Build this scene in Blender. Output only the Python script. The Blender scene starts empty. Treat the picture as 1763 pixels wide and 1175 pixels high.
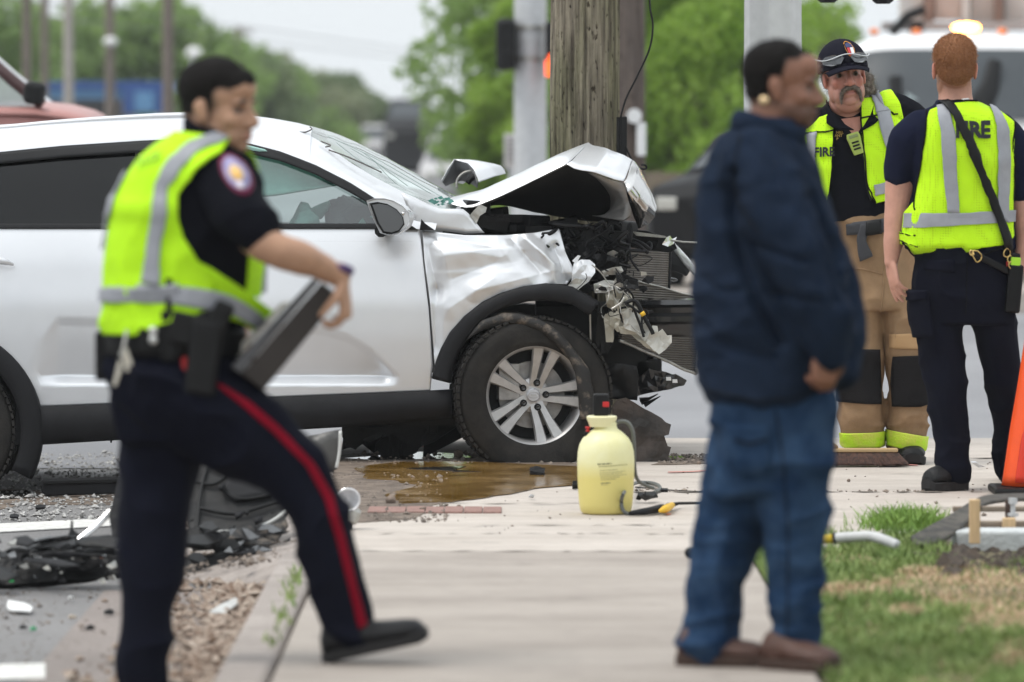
import bpy, bmesh, math, random
import numpy as np
from mathutils import Vector, Matrix
from mathutils.bvhtree import BVHTree

# ------------------------------------------------------------------ camera, sky, sun
SC = bpy.context.scene
COL = SC.collection
R = math.radians
W, H, F, CAMZ = 1763.0, 1175.0, 9794.4, 1.51
TILT = math.atan((587.5 - 215.0) / F)
cam = bpy.data.cameras.new('camera')
camo = bpy.data.objects.new('camera', cam)
COL.objects.link(camo)
camo.location = (0, 0, CAMZ)
camo.rotation_euler = (math.pi / 2 - TILT, 0, 0)
cam.lens = 200; cam.sensor_width = 36; cam.sensor_fit = 'HORIZONTAL'
cam.clip_start = 0.5; cam.clip_end = 6000
cam.dof.use_dof = True; cam.dof.focus_distance = 24.9; cam.dof.aperture_fstop = 3.1
SC.camera = camo
world = bpy.data.worlds.new('World'); SC.world = world; world.use_nodes = True
nt = world.node_tree; nt.nodes.clear()
_o = nt.nodes.new('ShaderNodeOutputWorld'); _b = nt.nodes.new('ShaderNodeBackground')
_s = nt.nodes.new('ShaderNodeTexSky'); _s.sky_type = 'NISHITA'; _s.sun_disc = False
SUN_EL, SUN_AZ = R(63), R(258)
_s.sun_elevation = SUN_EL; _s.sun_rotation = SUN_AZ
_s.air_density = 1.0; _s.dust_density = 3.0
# overcast cloud cover over the Nishita sky: brighter towards the zenith
_tc = nt.nodes.new('ShaderNodeTexCoord'); _sx = nt.nodes.new('ShaderNodeSeparateXYZ')
_cl = nt.nodes.new('ShaderNodeMath'); _cl.operation = 'MAXIMUM'; _cl.inputs[1].default_value = 0.0
_ma = nt.nodes.new('ShaderNodeMath'); _ma.operation = 'MULTIPLY_ADD'; _ma.inputs[1].default_value = 0.62; _ma.inputs[2].default_value = 1.0
_no = nt.nodes.new('ShaderNodeTexNoise'); _no.inputs['Scale'].default_value = 3.0; _no.inputs['Detail'].default_value = 5
_mr = nt.nodes.new('ShaderNodeMapRange'); _mr.inputs[3].default_value = 0.93; _mr.inputs[4].default_value = 1.07
_mu = nt.nodes.new('ShaderNodeMath'); _mu.operation = 'MULTIPLY'
_vm = nt.nodes.new('ShaderNodeVectorMath'); _vm.operation = 'SCALE'; _vm.inputs[0].default_value = (7.1, 7.5, 7.8)
_mx = nt.nodes.new('ShaderNodeMix'); _mx.data_type = 'RGBA'; _mx.inputs[0].default_value = 0.93
L = nt.links.new
L(_tc.outputs['Generated'], _sx.inputs[0]); L(_sx.outputs[2], _cl.inputs[0]); L(_cl.outputs[0], _ma.inputs[0])
L(_tc.outputs['Generated'], _no.inputs['Vector']); L(_no.outputs[0], _mr.inputs[0])
L(_ma.outputs[0], _mu.inputs[0]); L(_mr.outputs[0], _mu.inputs[1]); L(_mu.outputs[0], _vm.inputs['Scale'])
L(_s.outputs[0], _mx.inputs[6]); L(_vm.outputs[0], _mx.inputs[7]); L(_mx.outputs[2], _b.inputs[0])
_b.inputs[1].default_value = 0.1
L(_b.outputs[0], _o.inputs[0])
sun = bpy.data.lights.new('sun', 'SUN'); suno = bpy.data.objects.new('sun', sun); COL.objects.link(suno)
sun.energy = 1.5; sun.angle = R(22); sun.color = (1, 0.96, 0.9)
suno.rotation_euler = (math.pi / 2 - SUN_EL, 0, math.pi - SUN_AZ)
SC.view_settings.view_transform = 'Standard'; SC.view_settings.look = 'None'
SC.view_settings.exposure = 0.38; SC.view_settings.gamma = 1.0; SC.view_settings.use_curve_mapping = False
try:
    SC.cycles.use_denoising = True
    SC.cycles.max_bounces = 6; SC.cycles.diffuse_bounces = 3; SC.cycles.glossy_bounces = 3
    SC.cycles.transmission_bounces = 5; SC.cycles.transparent_max_bounces = 8
    SC.cycles.caustics_reflective = False; SC.cycles.caustics_refractive = False
except Exception:
    pass

# ------------------------------------------------------------------ picture <-> place
rng = random.Random(7)
NR = np.random.RandomState(11)
CT, ST = math.cos(TILT), math.sin(TILT)
def _ray(x, y):
    cx = (x - W / 2) / F; cy = (H / 2 - y) / F
    return Vector((cx, CT + ST * cy, -ST + CT * cy))
def P(x, y, Y, dy=0.0):          # the point seen at pixel (x, y) that lies Y metres away, moved dy metres deeper
    d = _ray(x, y); t = Y / d.y
    return Vector((d.x * t, Y + dy, CAMZ + d.z * t))
def G(x, y, z=0.0):              # the point at height z seen at pixel (x, y)
    d = _ray(x, y); t = (z - CAMZ) / d.z
    return Vector((d.x * t, d.y * t, z))
def proj(p):
    v = np.asarray(p, float) - np.array([0, 0, CAMZ])
    fw = v[..., 1] * CT - v[..., 2] * ST; up = v[..., 1] * ST + v[..., 2] * CT
    return np.stack([W / 2 + F * v[..., 0] / fw, H / 2 - F * up / fw], -1)
def lerp(a, b, t): return a + (b - a) * t
def interp(t, xs, ys): return float(np.interp(t, xs, ys))

# ------------------------------------------------------------------ noise for shapes
def _hash(i, j, k, seed):
    n = (i.astype(np.int64) * 374761393 + j.astype(np.int64) * 668265263 + k.astype(np.int64) * 2147483647 + seed * 974711) & 0x7fffffff
    n = ((n ^ (n >> 13)) * 1274126177) & 0x7fffffff
    n = ((n ^ (n >> 15)) * 60493) & 0x7fffffff
    return (n & 0xffff) / 65535.0
def vnoise(co, scale=1.0, seed=0):
    p = np.asarray(co, float) * np.asarray(scale, float)
    i = np.floor(p).astype(np.int64); f = p - i; f = f * f * (3 - 2 * f)
    out = 0
    for dx in (0, 1):
        for dy in (0, 1):
            for dz in (0, 1):
                w = (f[:, 0] if dx else 1 - f[:, 0]) * (f[:, 1] if dy else 1 - f[:, 1]) * (f[:, 2] if dz else 1 - f[:, 2])
                out = out + w * _hash(i[:, 0] + dx, i[:, 1] + dy, i[:, 2] + dz, seed)
    return out
def fbm(co, scale=1.0, seed=0, octs=3):
    s = 0; a = 0.5; sc = np.asarray(scale, float)
    for k in range(octs):
        s = s + a * (vnoise(co, sc, seed + k) - 0.5) * 2; a *= 0.5; sc = sc * 2.03
    return s
def ridge(co, scale, seed=0):
    return (1 - np.abs(2 * vnoise(co, scale, seed) - 1)) ** 2

# ------------------------------------------------------------------ mesh helpers
def tag(o, label=None, cat=None, group=None, kind=None):
    if label: o['label'] = label
    if cat: o['category'] = cat
    if group: o['group'] = group
    if kind: o['kind'] = kind
    return o
def thing(name, label, cat, loc=(0, 0, 0), group=None):
    o = bpy.data.objects.new(name, None); COL.objects.link(o); o.location = loc
    o.empty_display_size = 0.1
    return tag(o, label, cat, group)
def link(name, me, m=None, parent=None, smooth=True):
    if m is not None and not me.materials:
        for q in (m if isinstance(m, (list, tuple)) else [m]): me.materials.append(q)
    o = bpy.data.objects.new(name, me); COL.objects.link(o)
    if smooth and len(me.polygons): me.polygons.foreach_set('use_smooth', np.ones(len(me.polygons), bool))
    if parent is not None:
        o.parent = parent
        o.matrix_parent_inverse = wmat(parent).inverted()
    return o
def wmat(o):
    m = o.matrix_basis.copy()
    return m if o.parent is None else wmat(o.parent) @ o.matrix_parent_inverse @ m
class MB:
    def __init__(s): s.v = []; s.f = []; s.mi = []; s.cur = 0
    def add(s, vs, fs):
        b = len(s.v); s.v += [tuple(v) for v in vs]
        s.f += [tuple(b + i for i in f) for f in fs]; s.mi += [s.cur] * len(fs)
        return s
    def box(s, c, size, rot=None, taper=1.0):
        x, y, z = [q / 2 for q in size]; vs = []
        for k, (sx, sy, sz) in enumerate([(-1,-1,-1),(1,-1,-1),(1,1,-1),(-1,1,-1),(-1,-1,1),(1,-1,1),(1,1,1),(-1,1,1)]):
            tp = taper if sz > 0 else 1
            v = Vector((sx * x * tp, sy * y * tp, sz * z))
            if rot is not None: v = rot @ v
            vs.append(v + Vector(c))
        return s.add(vs, [(0,3,2,1),(4,5,6,7),(0,1,5,4),(1,2,6,5),(2,3,7,6),(3,0,4,7)])
    def tube(s, pts, rad, n=12, cap=True, e=None, sub=0, dome=False):
        pts = [Vector(p) for p in pts]
        if not isinstance(rad, list): rad = [rad] * len(pts)
        rad = [r if isinstance(r, (list, tuple)) else (r, r) for r in rad]
        if sub: pts, rad = spline(pts, rad, sub)
        rings = []; prev = None; N = len(pts)
        for i in range(N):
            t = (pts[min(i + 1, N - 1)] - pts[max(i - 1, 0)]).normalized()
            if e is not None: e1, e2 = Vector(e[0]), Vector(e[1])
            else:
                ref = Vector((0, 1, 0)) if abs(t.y) < 0.95 else Vector((1, 0, 0))
                e1 = t.cross(ref).normalized() if prev is None else (prev - t * prev.dot(t)).normalized()
                prev = e1; e2 = t.cross(e1)
            rings.append([pts[i] + e1 * (rad[i][0] * math.cos(a)) + e2 * (rad[i][1] * math.sin(a)) for a in [2 * math.pi * k / n for k in range(n)]])
        if dome:
            for end in (0, -1):
                c = pts[end]; t = (pts[end] - pts[1 if end == 0 else -2]).normalized(); r = min(rad[end])
                extra = []
                for q in (0.4, 0.75, 0.95):
                    sc_ = math.sqrt(1 - q * q)
                    extra.append([c + (p - c) * sc_ + t * (r * q) for p in rings[end]])
                rings = (extra[::-1] + rings) if end == 0 else (rings + extra)
        return s.loft(rings, cap)
    def loft(s, rings, cap=True, closed=True):
        n = len(rings[0]); vs = [p for r_ in rings for p in r_]; fs = []
        for i in range(len(rings) - 1):
            for k in range(n if closed else n - 1):
                k2 = (k + 1) % n
                fs.append((i * n + k, i * n + k2, (i + 1) * n + k2, (i + 1) * n + k))
        if cap and closed:
            fs.append(tuple(range(n))[::-1]); fs.append(tuple((len(rings) - 1) * n + k for k in range(n)))
        return s.add(vs, fs)
    def ell(s, c, r, rot=None, nu=16, nv=10):
        vs = []; fs = []
        for j in range(nv + 1):
            ph = math.pi * j / nv
            for i in range(nu):
                th = 2 * math.pi * i / nu
                v = Vector((r[0] * math.sin(ph) * math.cos(th), r[1] * math.sin(ph) * math.sin(th), r[2] * math.cos(ph)))
                if rot is not None: v = rot @ v
                vs.append(v + Vector(c))
        for j in range(nv):
            for i in range(nu):
                i2 = (i + 1) % nu; fs.append((j * nu + i, (j + 1) * nu + i, (j + 1) * nu + i2, j * nu + i2))
        return s.add(vs, fs)
    def lathe(s, c, prof, n=24, axis='Z', cap=True):
        rings = []
        for r_, h in prof:
            ring = []
            for k in range(n):
                a = 2 * math.pi * k / n
                if axis == 'Z': v = Vector((r_ * math.cos(a), r_ * math.sin(a), h))
                elif axis == 'Y': v = Vector((r_ * math.cos(a), h, r_ * math.sin(a)))
                else: v = Vector((h, r_ * math.cos(a), r_ * math.sin(a)))
                ring.append(v + Vector(c))
            rings.append(ring)
        return s.loft(rings, cap)
    def prism(s, poly, vec):        # a flat outline given a thickness
        n = len(poly); vec = Vector(vec)
        vs = [Vector(p) for p in poly] + [Vector(p) + vec for p in poly]
        fs = [tuple(range(n)), tuple(range(2 * n - 1, n - 1, -1))] + [(k, n + k, n + (k + 1) % n, (k + 1) % n) for k in range(n)]
        return s.add(vs, fs)
    def grid(s, rows):
        n = len(rows[0]); vs = [p for r_ in rows for p in r_]
        return s.add(vs, [(i * n + k, i * n + k + 1, (i + 1) * n + k + 1, (i + 1) * n + k) for i in range(len(rows) - 1) for k in range(n - 1)])
    def mesh(s, name='m'):
        me = bpy.data.meshes.new(name); me.from_pydata([tuple(v) for v in s.v], [], s.f)
        if any(s.mi): me.polygons.foreach_set('material_index', s.mi)
        me.update(); return me
    def build(s, name, m, parent=None, smooth=False, bevel=0, seg=2, angle=None, sub=0, solid=0, fix=True):
        me = s.mesh(name)
        if fix:
            b = bmesh.new(); b.from_mesh(me); bmesh.ops.recalc_face_normals(b, faces=b.faces); b.to_mesh(me); b.free()
        o = link(name, me, m, parent, smooth)
        if solid:
            q = o.modifiers.new('solid', 'SOLIDIFY'); q.thickness = solid; q.offset = 0
        if bevel:
            q = o.modifiers.new('bevel', 'BEVEL'); q.width = bevel; q.segments = seg; q.limit_method = 'ANGLE'; q.angle_limit = R(35)
        if sub:
            q = o.modifiers.new('sub', 'SUBSURF'); q.levels = sub; q.render_levels = sub
        if angle is not None: me.set_sharp_from_angle(angle=R(angle))
        return o
def spline(pts, rad, sub):
    op = []; orr = []; n = len(pts)
    for i in range(n - 1):
        p0, p1, p2, p3 = pts[max(i - 1, 0)], pts[i], pts[i + 1], pts[min(i + 2, n - 1)]
        for k in range(sub):
            t = k / sub; t2 = t * t; t3 = t2 * t
            op.append(0.5 * ((2 * p1) + (p2 - p0) * t + (2 * p0 - 5 * p1 + 4 * p2 - p3) * t2 + (3 * p1 - p0 - 3 * p2 + p3) * t3))
            u = t * t * (3 - 2 * t)
            orr.append(tuple(lerp(rad[i][q], rad[i + 1][q], u) for q in (0, 1)))
    op.append(pts[-1]); orr.append(rad[-1]); return op, orr
def polyline(pts, n):
    pts = [Vector(p) for p in pts]; r_ = [(0, 0)] * len(pts)
    q, _ = spline(pts, r_, max(2, n // max(1, len(pts) - 1))); return q
def resample(pts, n):            # n points evenly along a 2-D polyline
    a = np.array(pts, float); d = np.r_[0, np.cumsum(np.hypot(*(a[1:] - a[:-1]).T))]
    t = np.linspace(0, d[-1], n); return np.stack([np.interp(t, d, a[:, 0]), np.interp(t, d, a[:, 1])], 1)
def evaluated(o):
    dg = bpy.context.evaluated_depsgraph_get(); return bpy.data.meshes.new_from_object(o.evaluated_get(dg))
def remesh(mb, voxel, smooth=4, factor=0.5):
    o = bpy.data.objects.new('tmp', mb.mesh()); COL.objects.link(o)
    q = o.modifiers.new('r', 'REMESH'); q.mode = 'VOXEL'; q.voxel_size = voxel
    if smooth:
        q = o.modifiers.new('s', 'SMOOTH'); q.factor = factor; q.iterations = smooth
    me = evaluated(o); bpy.data.objects.remove(o); return me
def vco(me):
    a = np.empty(len(me.vertices) * 3); me.vertices.foreach_get('co', a); return a.reshape(-1, 3)
def vno(me):
    a = np.empty(len(me.vertices) * 3); me.vertex_normals.foreach_get('vector', a); return a.reshape(-1, 3)
def setco(me, a): me.vertices.foreach_set('co', np.asarray(a, float).ravel()); me.update()
def setcol(me, c, name='Col'):
    at = me.color_attributes.new(name, 'FLOAT_COLOR', 'POINT')
    c = np.asarray(c, float)
    if c.shape[1] == 3: c = np.c_[c, np.ones(len(c))]
    at.data.foreach_set('color', c.ravel())
def dup(o, parent=None):         # a thing with its parts and their sub-parts
    c = o.copy(); COL.objects.link(c)
    if parent is not None: c.parent = parent
    for ch in list(o.children): dup(ch, c)
    return c
def text_mesh(txt, size, bold=0.0, extrude=0.0, spacing=1.0):
    cu = bpy.data.curves.new('t', 'FONT'); cu.body = txt; cu.size = size; cu.offset = bold; cu.extrude = extrude
    cu.align_x = 'CENTER'; cu.align_y = 'CENTER'; cu.resolution_u = 4; cu.space_character = spacing
    o = bpy.data.objects.new('t', cu); COL.objects.link(o); me = evaluated(o); bpy.data.objects.remove(o); return me

# ------------------------------------------------------------------ materials
MATS = {}
def M(name, col, rough=0.6, metal=0.0, var=0.12, vs=6.0, col2=None, bump=0.0, bs=60.0, coat=0.0, spec=0.5, stretch=(1, 1, 1), trans=0.0, ior=1.45, attr=False, sheen=0.0, sss=0.0, emit=None, es=1.0, rvar=0.0, detail=5):
    if name in MATS: return MATS[name]
    m = bpy.data.materials.new(name); m.use_nodes = True; t = m.node_tree; b = t.nodes['Principled BSDF']; l = t.links.new
    b.inputs['Roughness'].default_value = rough; b.inputs['Metallic'].default_value = metal
    b.inputs['Specular IOR Level'].default_value = spec; b.inputs['IOR'].default_value = ior
    b.inputs['Coat Weight'].default_value = coat; b.inputs['Coat Roughness'].default_value = 0.05
    b.inputs['Transmission Weight'].default_value = trans; b.inputs['Sheen Weight'].default_value = sheen
    if sss:
        b.inputs['Subsurface Weight'].default_value = sss; b.inputs['Subsurface Radius'].default_value = (0.012, 0.005, 0.003); b.inputs['Subsurface Scale'].default_value = 1.0
    tc = t.nodes.new('ShaderNodeTexCoord'); mp = t.nodes.new('ShaderNodeMapping'); mp.inputs['Scale'].default_value = stretch
    l(tc.outputs['Object'], mp.inputs['Vector'])
    no = t.nodes.new('ShaderNodeTexNoise'); no.inputs['Scale'].default_value = vs; no.inputs['Detail'].default_value = detail; no.inputs['Roughness'].default_value = 0.62
    l(mp.outputs[0], no.inputs['Vector'])
    c4 = (*col, 1)
    src = None
    if attr:
        at = t.nodes.new('ShaderNodeVertexColor'); at.layer_name = 'Col'; src = at.outputs[0]
    if col2 is None:
        rmp = t.nodes.new('ShaderNodeMapRange'); rmp.inputs[1].default_value = 0.25; rmp.inputs[2].default_value = 0.75
        rmp.inputs[3].default_value = 1 - var; rmp.inputs[4].default_value = 1 + var; l(no.outputs[0], rmp.inputs[0])
        sc = t.nodes.new('ShaderNodeVectorMath'); sc.operation = 'SCALE'; sc.inputs[0].default_value = col
        if src is not None: l(src, sc.inputs[0])
        l(rmp.outputs[0], sc.inputs['Scale']); l(sc.outputs[0], b.inputs['Base Color'])
    else:
        cr = t.nodes.new('ShaderNodeValToRGB'); cr.color_ramp.elements[0].position = 0.38; cr.color_ramp.elements[1].position = 0.62
        cr.color_ramp.elements[0].color = c4; cr.color_ramp.elements[1].color = (*col2, 1)
        l(no.outputs[0], cr.inputs[0]); l(cr.outputs[0], b.inputs['Base Color'])
    if rvar:
        r2 = t.nodes.new('ShaderNodeMapRange'); r2.inputs[1].default_value = 0.3; r2.inputs[2].default_value = 0.7
        r2.inputs[3].default_value = max(0, rough - rvar); r2.inputs[4].default_value = min(1, rough + rvar)
        l(no.outputs[0], r2.inputs[0]); l(r2.outputs[0], b.inputs['Roughness'])
    if bump:
        n2 = t.nodes.new('ShaderNodeTexNoise'); n2.inputs['Scale'].default_value = bs; n2.inputs['Detail'].default_value = 4
        l(mp.outputs[0], n2.inputs['Vector'])
        bp = t.nodes.new('ShaderNodeBump'); bp.inputs['Strength'].default_value = bump; bp.inputs['Distance'].default_value = 0.01
        l(n2.outputs[0], bp.inputs['Height']); l(bp.outputs[0], b.inputs['Normal'])
    if emit is not None:
        b.inputs['Emission Color'].default_value = (*emit, 1); b.inputs['Emission Strength'].default_value = es
    MATS[name] = m
    return m
def nodes_of(m): return m.node_tree, m.node_tree.nodes['Principled BSDF'], m.node_tree.links.new
def struct(name, mb, m, **k):
    o = mb.build(name, m, **k); o['kind'] = 'structure'; return o
# ------------------------------------------------------------------ the ground and what is laid on it
def asphalt_mat(name, base, light, dark, big=0.5):
    m = M(name, base, rough=0.85, var=0.3, vs=1.1)
    t, b, l = nodes_of(m)
    tc = t.nodes.new('ShaderNodeTexCoord')
    vo = t.nodes.new('ShaderNodeTexNoise'); vo.inputs['Scale'].default_value = 220; vo.inputs['Detail'].default_value = 2
    l(tc.outputs['Object'], vo.inputs['Vector'])
    cr = t.nodes.new('ShaderNodeValToRGB'); e = cr.color_ramp.elements
    e[0].position = 0.36; e[0].color = (*dark, 1); e[1].position = 0.66; e[1].color = (*light, 1)
    l(vo.outputs[0], cr.inputs[0])
    n2 = t.nodes.new('ShaderNodeTexNoise'); n2.inputs['Scale'].default_value = big; n2.inputs['Detail'].default_value = 6
    l(tc.outputs['Object'], n2.inputs['Vector'])
    mr = t.nodes.new('ShaderNodeMapRange'); mr.inputs[1].default_value = 0.3; mr.inputs[2].default_value = 0.7; mr.inputs[3].default_value = 0.75; mr.inputs[4].default_value = 1.2
    l(n2.outputs[0], mr.inputs[0])
    sc = t.nodes.new('ShaderNodeVectorMath'); sc.operation = 'SCALE'; l(cr.outputs[0], sc.inputs[0]); l(mr.outputs[0], sc.inputs['Scale'])
    l(sc.outputs[0], b.inputs['Base Color'])
    bp = t.nodes.new('ShaderNodeBump'); bp.inputs['Strength'].default_value = 0.6; bp.inputs['Distance'].default_value = 0.008
    l(vo.outputs[0], bp.inputs['Height']); l(bp.outputs[0], b.inputs['Normal'])
    return m
def concrete_mat(name, base, dirt, streak=3.0, iso=False):
    m = M(name, base, rough=0.8)
    t, b, l = nodes_of(m)
    tc = t.nodes.new('ShaderNodeTexCoord')
    def noise(s, d, st=(1, 1, 1)):
        mp = t.nodes.new('ShaderNodeMapping'); mp.inputs['Scale'].default_value = st; l(tc.outputs['Object'], mp.inputs['Vector'])
        n = t.nodes.new('ShaderNodeTexNoise'); n.inputs['Scale'].default_value = s; n.inputs['Detail'].default_value = d; n.inputs['Roughness'].default_value = 0.65
        l(mp.outputs[0], n.inputs['Vector']); return n.outputs[0]
    a = noise(streak, 6, (0.6, 1.5, 1)); f = noise(170, 2); g = noise(30, 3, (1, 1, 1) if iso else (0.35, 2.5, 1))
    cr = t.nodes.new('ShaderNodeValToRGB'); e = cr.color_ramp.elements
    e[0].position = 0.3; e[0].color = (*dirt, 1); e[1].position = 0.6; e[1].color = (*base, 1); l(a, cr.inputs[0])
    mr = t.nodes.new('ShaderNodeMapRange'); mr.inputs[1].default_value = 0.3; mr.inputs[2].default_value = 0.7; mr.inputs[3].default_value = 0.86; mr.inputs[4].default_value = 1.1; l(f, mr.inputs[0])
    mr2 = t.nodes.new('ShaderNodeMapRange'); mr2.inputs[1].default_value = 0.3; mr2.inputs[2].default_value = 0.7; mr2.inputs[3].default_value = 0.84; mr2.inputs[4].default_value = 1.1; l(g, mr2.inputs[0])
    mu = t.nodes.new('ShaderNodeMath'); mu.operation = 'MULTIPLY'; l(mr.outputs[0], mu.inputs[0]); l(mr2.outputs[0], mu.inputs[1])
    for sc_, det, st, lo, hi, dk in ((7, 5, (.25, 3, 1), .27, .36, .55), (3.2, 6, (1, 1, 1), .30, .40, .72), (60, 2, (.5, 1.4, 1), .24, .29, .45)):
        q = noise(sc_, det, st); m3 = t.nodes.new('ShaderNodeMapRange'); m3.inputs[1].default_value = lo; m3.inputs[2].default_value = hi; m3.inputs[3].default_value = dk; m3.inputs[4].default_value = 1; l(q, m3.inputs[0])
        mm = t.nodes.new('ShaderNodeMath'); mm.operation = 'MULTIPLY'; l(mu.outputs[0], mm.inputs[0]); l(m3.outputs[0], mm.inputs[1]); mu = mm
    sc = t.nodes.new('ShaderNodeVectorMath'); sc.operation = 'SCALE'; l(cr.outputs[0], sc.inputs[0]); l(mu.outputs[0], sc.inputs['Scale'])
    l(sc.outputs[0], b.inputs['Base Color'])
    bp = t.nodes.new('ShaderNodeBump'); bp.inputs['Strength'].default_value = 0.12 if iso else 0.3; bp.inputs['Distance'].default_value = 0.005
    l(g, bp.inputs['Height']); l(bp.outputs[0], b.inputs['Normal'])
    return m
M_ASPH = asphalt_mat('worn_asphalt', (0.16, 0.155, 0.15), (0.34, 0.33, 0.325), (0.075, 0.072, 0.072))
M_ASPH2 = asphalt_mat('smooth_asphalt', (0.2, 0.2, 0.2), (0.29, 0.29, 0.3), (0.2, 0.2, 0.21), 0.2)
M_ASPHN = asphalt_mat('brown_asphalt', (0.2, 0.17, 0.15), (0.36, 0.31, 0.285), (0.105, 0.09, 0.08), 1.0)
M_CONC = concrete_mat('old_concrete', (0.375, 0.33, 0.29), (0.265, 0.228, 0.198), 1.6)
M_SLAB = concrete_mat('new_concrete', (0.52, 0.465, 0.415), (0.41, 0.36, 0.315), 2.2)
M_KERB = concrete_mat('kerb_concrete', (0.36, 0.315, 0.285), (0.22, 0.19, 0.17), 5.0, True)
M_SOIL = M('soil', (0.07, 0.052, 0.04), rough=0.95, col2=(0.13, 0.1, 0.078), vs=14, bump=0.8, bs=60)
M_PAINT = M('road_paint', (0.62, 0.61, 0.58), rough=0.7, var=0.25, vs=25, bump=0.4, bs=150)
M_RED = M('red_brick_strip', (0.27, 0.16, 0.135), rough=0.85, var=0.3, vs=30, bump=0.5, bs=90)
M_FAR = M('dry_verge', (0.2, 0.2, 0.1), rough=0.95, col2=(0.32, 0.27, 0.17), vs=0.4)

def sheet(name, x0, x1, y0, y1, z, m, nx=1, ny=1):
    mb = MB(); mb.grid([[(lerp(x0, x1, i / nx), lerp(y0, y1, j / ny), z) for i in range(nx + 1)] for j in range(ny + 1)])
    return struct(name, mb, m)
sheet('ground', -1500, 1500, -40, 3500, -0.22, M_FAR)
sheet('street', -16, -0.82, 4, 27.4, -0.15, M_ASPH)
sheet('street_gutter_lane', -1.45, -0.825, 4, 20.2, -0.146, M_ASPHN)
sheet('avenue', -16, -0.6, 50.0, 600, -0.15, M_ASPH2)
sheet('cross_street', -60, 70, 27.4, 50.0, -0.146, M_ASPH2)
mb = MB(); mb.box((0, 50.2, -0.08), (140, 0.4, 0.24)); struct('kerb', mb, M_SLAB)
sheet('pavement', -0.5, 70, 50.4, 62, 0.0, M_CONC)
sheet('parking_lot', -0.5, 70, 62, 110, 0.004, M_ASPH2)
# pavement in front: two long slabs cast between the kerb and the lawn
sw = sheet('pavement', -0.66, 0.84, 4, 20.12, -0.06, M_SOIL)
for (y0, y1) in ((15.28, 20.125), (10.4, 15.26), (5.6, 10.38)):
    mb = MB(); mb.box((0.09, (y0 + y1) / 2, -0.04), (1.494, y1 - y0, 0.08)); mb.build('slab', M_CONC, sw, bevel=0.008)
# newer light slabs at the corner
cs = sheet('corner_pavement', -0.64, 9, 20.16, 27.38, -0.07, M_SOIL)
for (y0, y1) in ((20.15, 23.395), (23.405, 25.78), (25.81, 27.4)):
    for (x0, x1) in ((-0.66, 1.18), (1.195, 3.0), (3.015, 9.0)):
        if x0 > 1.1 and y0 < 21: y0_ = 21.05
        else: y0_ = y0
        mb = MB(); mb.box(((x0 + x1) / 2, (y0_ + y1) / 2, -0.04), (x1 - x0, y1 - y0_, 0.08)); mb.build('slab', M_SLAB, cs, bevel=0.006)
# kerb along the near pavement, then the ramp that runs down to the street at the corner
kb = MB(); kb.box((-0.745, 12.1, -0.09), (0.15, 16.1, 0.18)); struct('kerb', kb, M_KERB, bevel=0.025, seg=3)
rows = []
for j in range(30):
    y = lerp(20.15, 27.4, j / 29); t = min(1, max(0, (y - 20.15) / 0.7)); w = lerp(0.16, 0.75, t)
    rows.append([(-0.661 - w * q, y, -0.004 - 0.141 * (q * q * (3 - 2 * q)) if q > 0 else -0.004) for q in (0, .15, .3, .45, .6, .75, .9, 1)])
mb = MB(); mb.grid(rows); struct('kerb_ramp', mb, M_KERB, smooth=True)
# lawn to the right of the pavement: earth below, blades on it
M_LAWN = M('lawn_earth', (0.07, 0.075, 0.03), rough=0.95, col2=(0.13, 0.105, 0.06), vs=5, bump=0.8, bs=80)
rows = []
for j in range(60):
    y = lerp(4, 21.0, j / 59); row = []
    for i in range(40):
        x = lerp(0.85, 9, (i / 39) ** 1.6)
        z = -0.025 + 0.02 * math.sin(x * 3 + y * 1.7) * math.sin(y * 2.3)
        if x > 1.95 and y > 19.3: z -= 0.10 * min(1, (x - 1.95) * 3) * min(1, (y - 19.3) * 2)
        row.append((x, y, z))
    rows.append(row)
mb = MB(); mb.grid(rows); struct('lawn', mb, M_LAWN, smooth=True)
# painted lines in the street
def paint(name, pts, m=M_PAINT, z=-0.143):
    mb = MB(); mb.prism([(p.x, p.y, z - 0.004) for p in pts], (0, 0, 0.004)); return struct(name, mb, m)
paint('stop_line', [G(-300, 915, -.14), G(330, 884, -.14), G(330, 896, -.14), G(-300, 931, -.14)])
paint('crosswalk_line', [G(-300, 985, -.14), G(110, 940, -.14), G(205, 930, -.14), G(208, 945, -.14), G(110, 962, -.14), G(-300, 1003, -.14)])
paint('lane_mark', [G(-200, 1146, -.14), G(78, 1140, -.14), G(78, 1166, -.14), G(-200, 1172, -.14)])

# ------------------------------------------------------------------ spilled fluid, dirt, grit, grass
M_WET = M('spilled_fluid', (0.17, 0.092, 0.016), rough=0.12, col2=(0.25, 0.15, 0.05), vs=3.5, spec=0.5, bump=0.05, bs=25, rvar=0.1)
M_DIRT = M('damp_dirt', (0.10, 0.076, 0.06), rough=0.85, col2=(0.21, 0.165, 0.13), vs=9, bump=0.8, bs=120)
M_WATER = M('clear_wet_film', (0.05, 0.045, 0.04), rough=0.04, spec=0.8, var=0.2, bump=0.03, bs=14)
def blotch(name, px, z, m, wob=0.05, seed=0, kind='stuff', n=160, th=0.002):
    pts = [G(x, y, z) for x, y in px]; c = sum(pts, Vector()) / len(pts)
    a = np.array([(p.x, p.y) for p in pts]); a = np.r_[a, a[:1]]
    q = resample(a, n + 1)[:-1]
    co = np.c_[q, np.zeros(len(q))]
    q = q + np.stack([fbm(co, 4, seed, 2), fbm(co, 4, seed + 9, 2)], 1) * wob
    mb = MB(); mb.prism([(x, y, z - th) for x, y in q], (0, 0, th))
    o = mb.build(name, m); o['kind'] = kind; return o
blotch('dirt', [(560, 800), (640, 781), (900, 782), (1000, 800), (1000, 828), (900, 842), (760, 868), (700, 893), (600, 900), (575, 850)], 0.003, M_DIRT, 0.07, 1)
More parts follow.
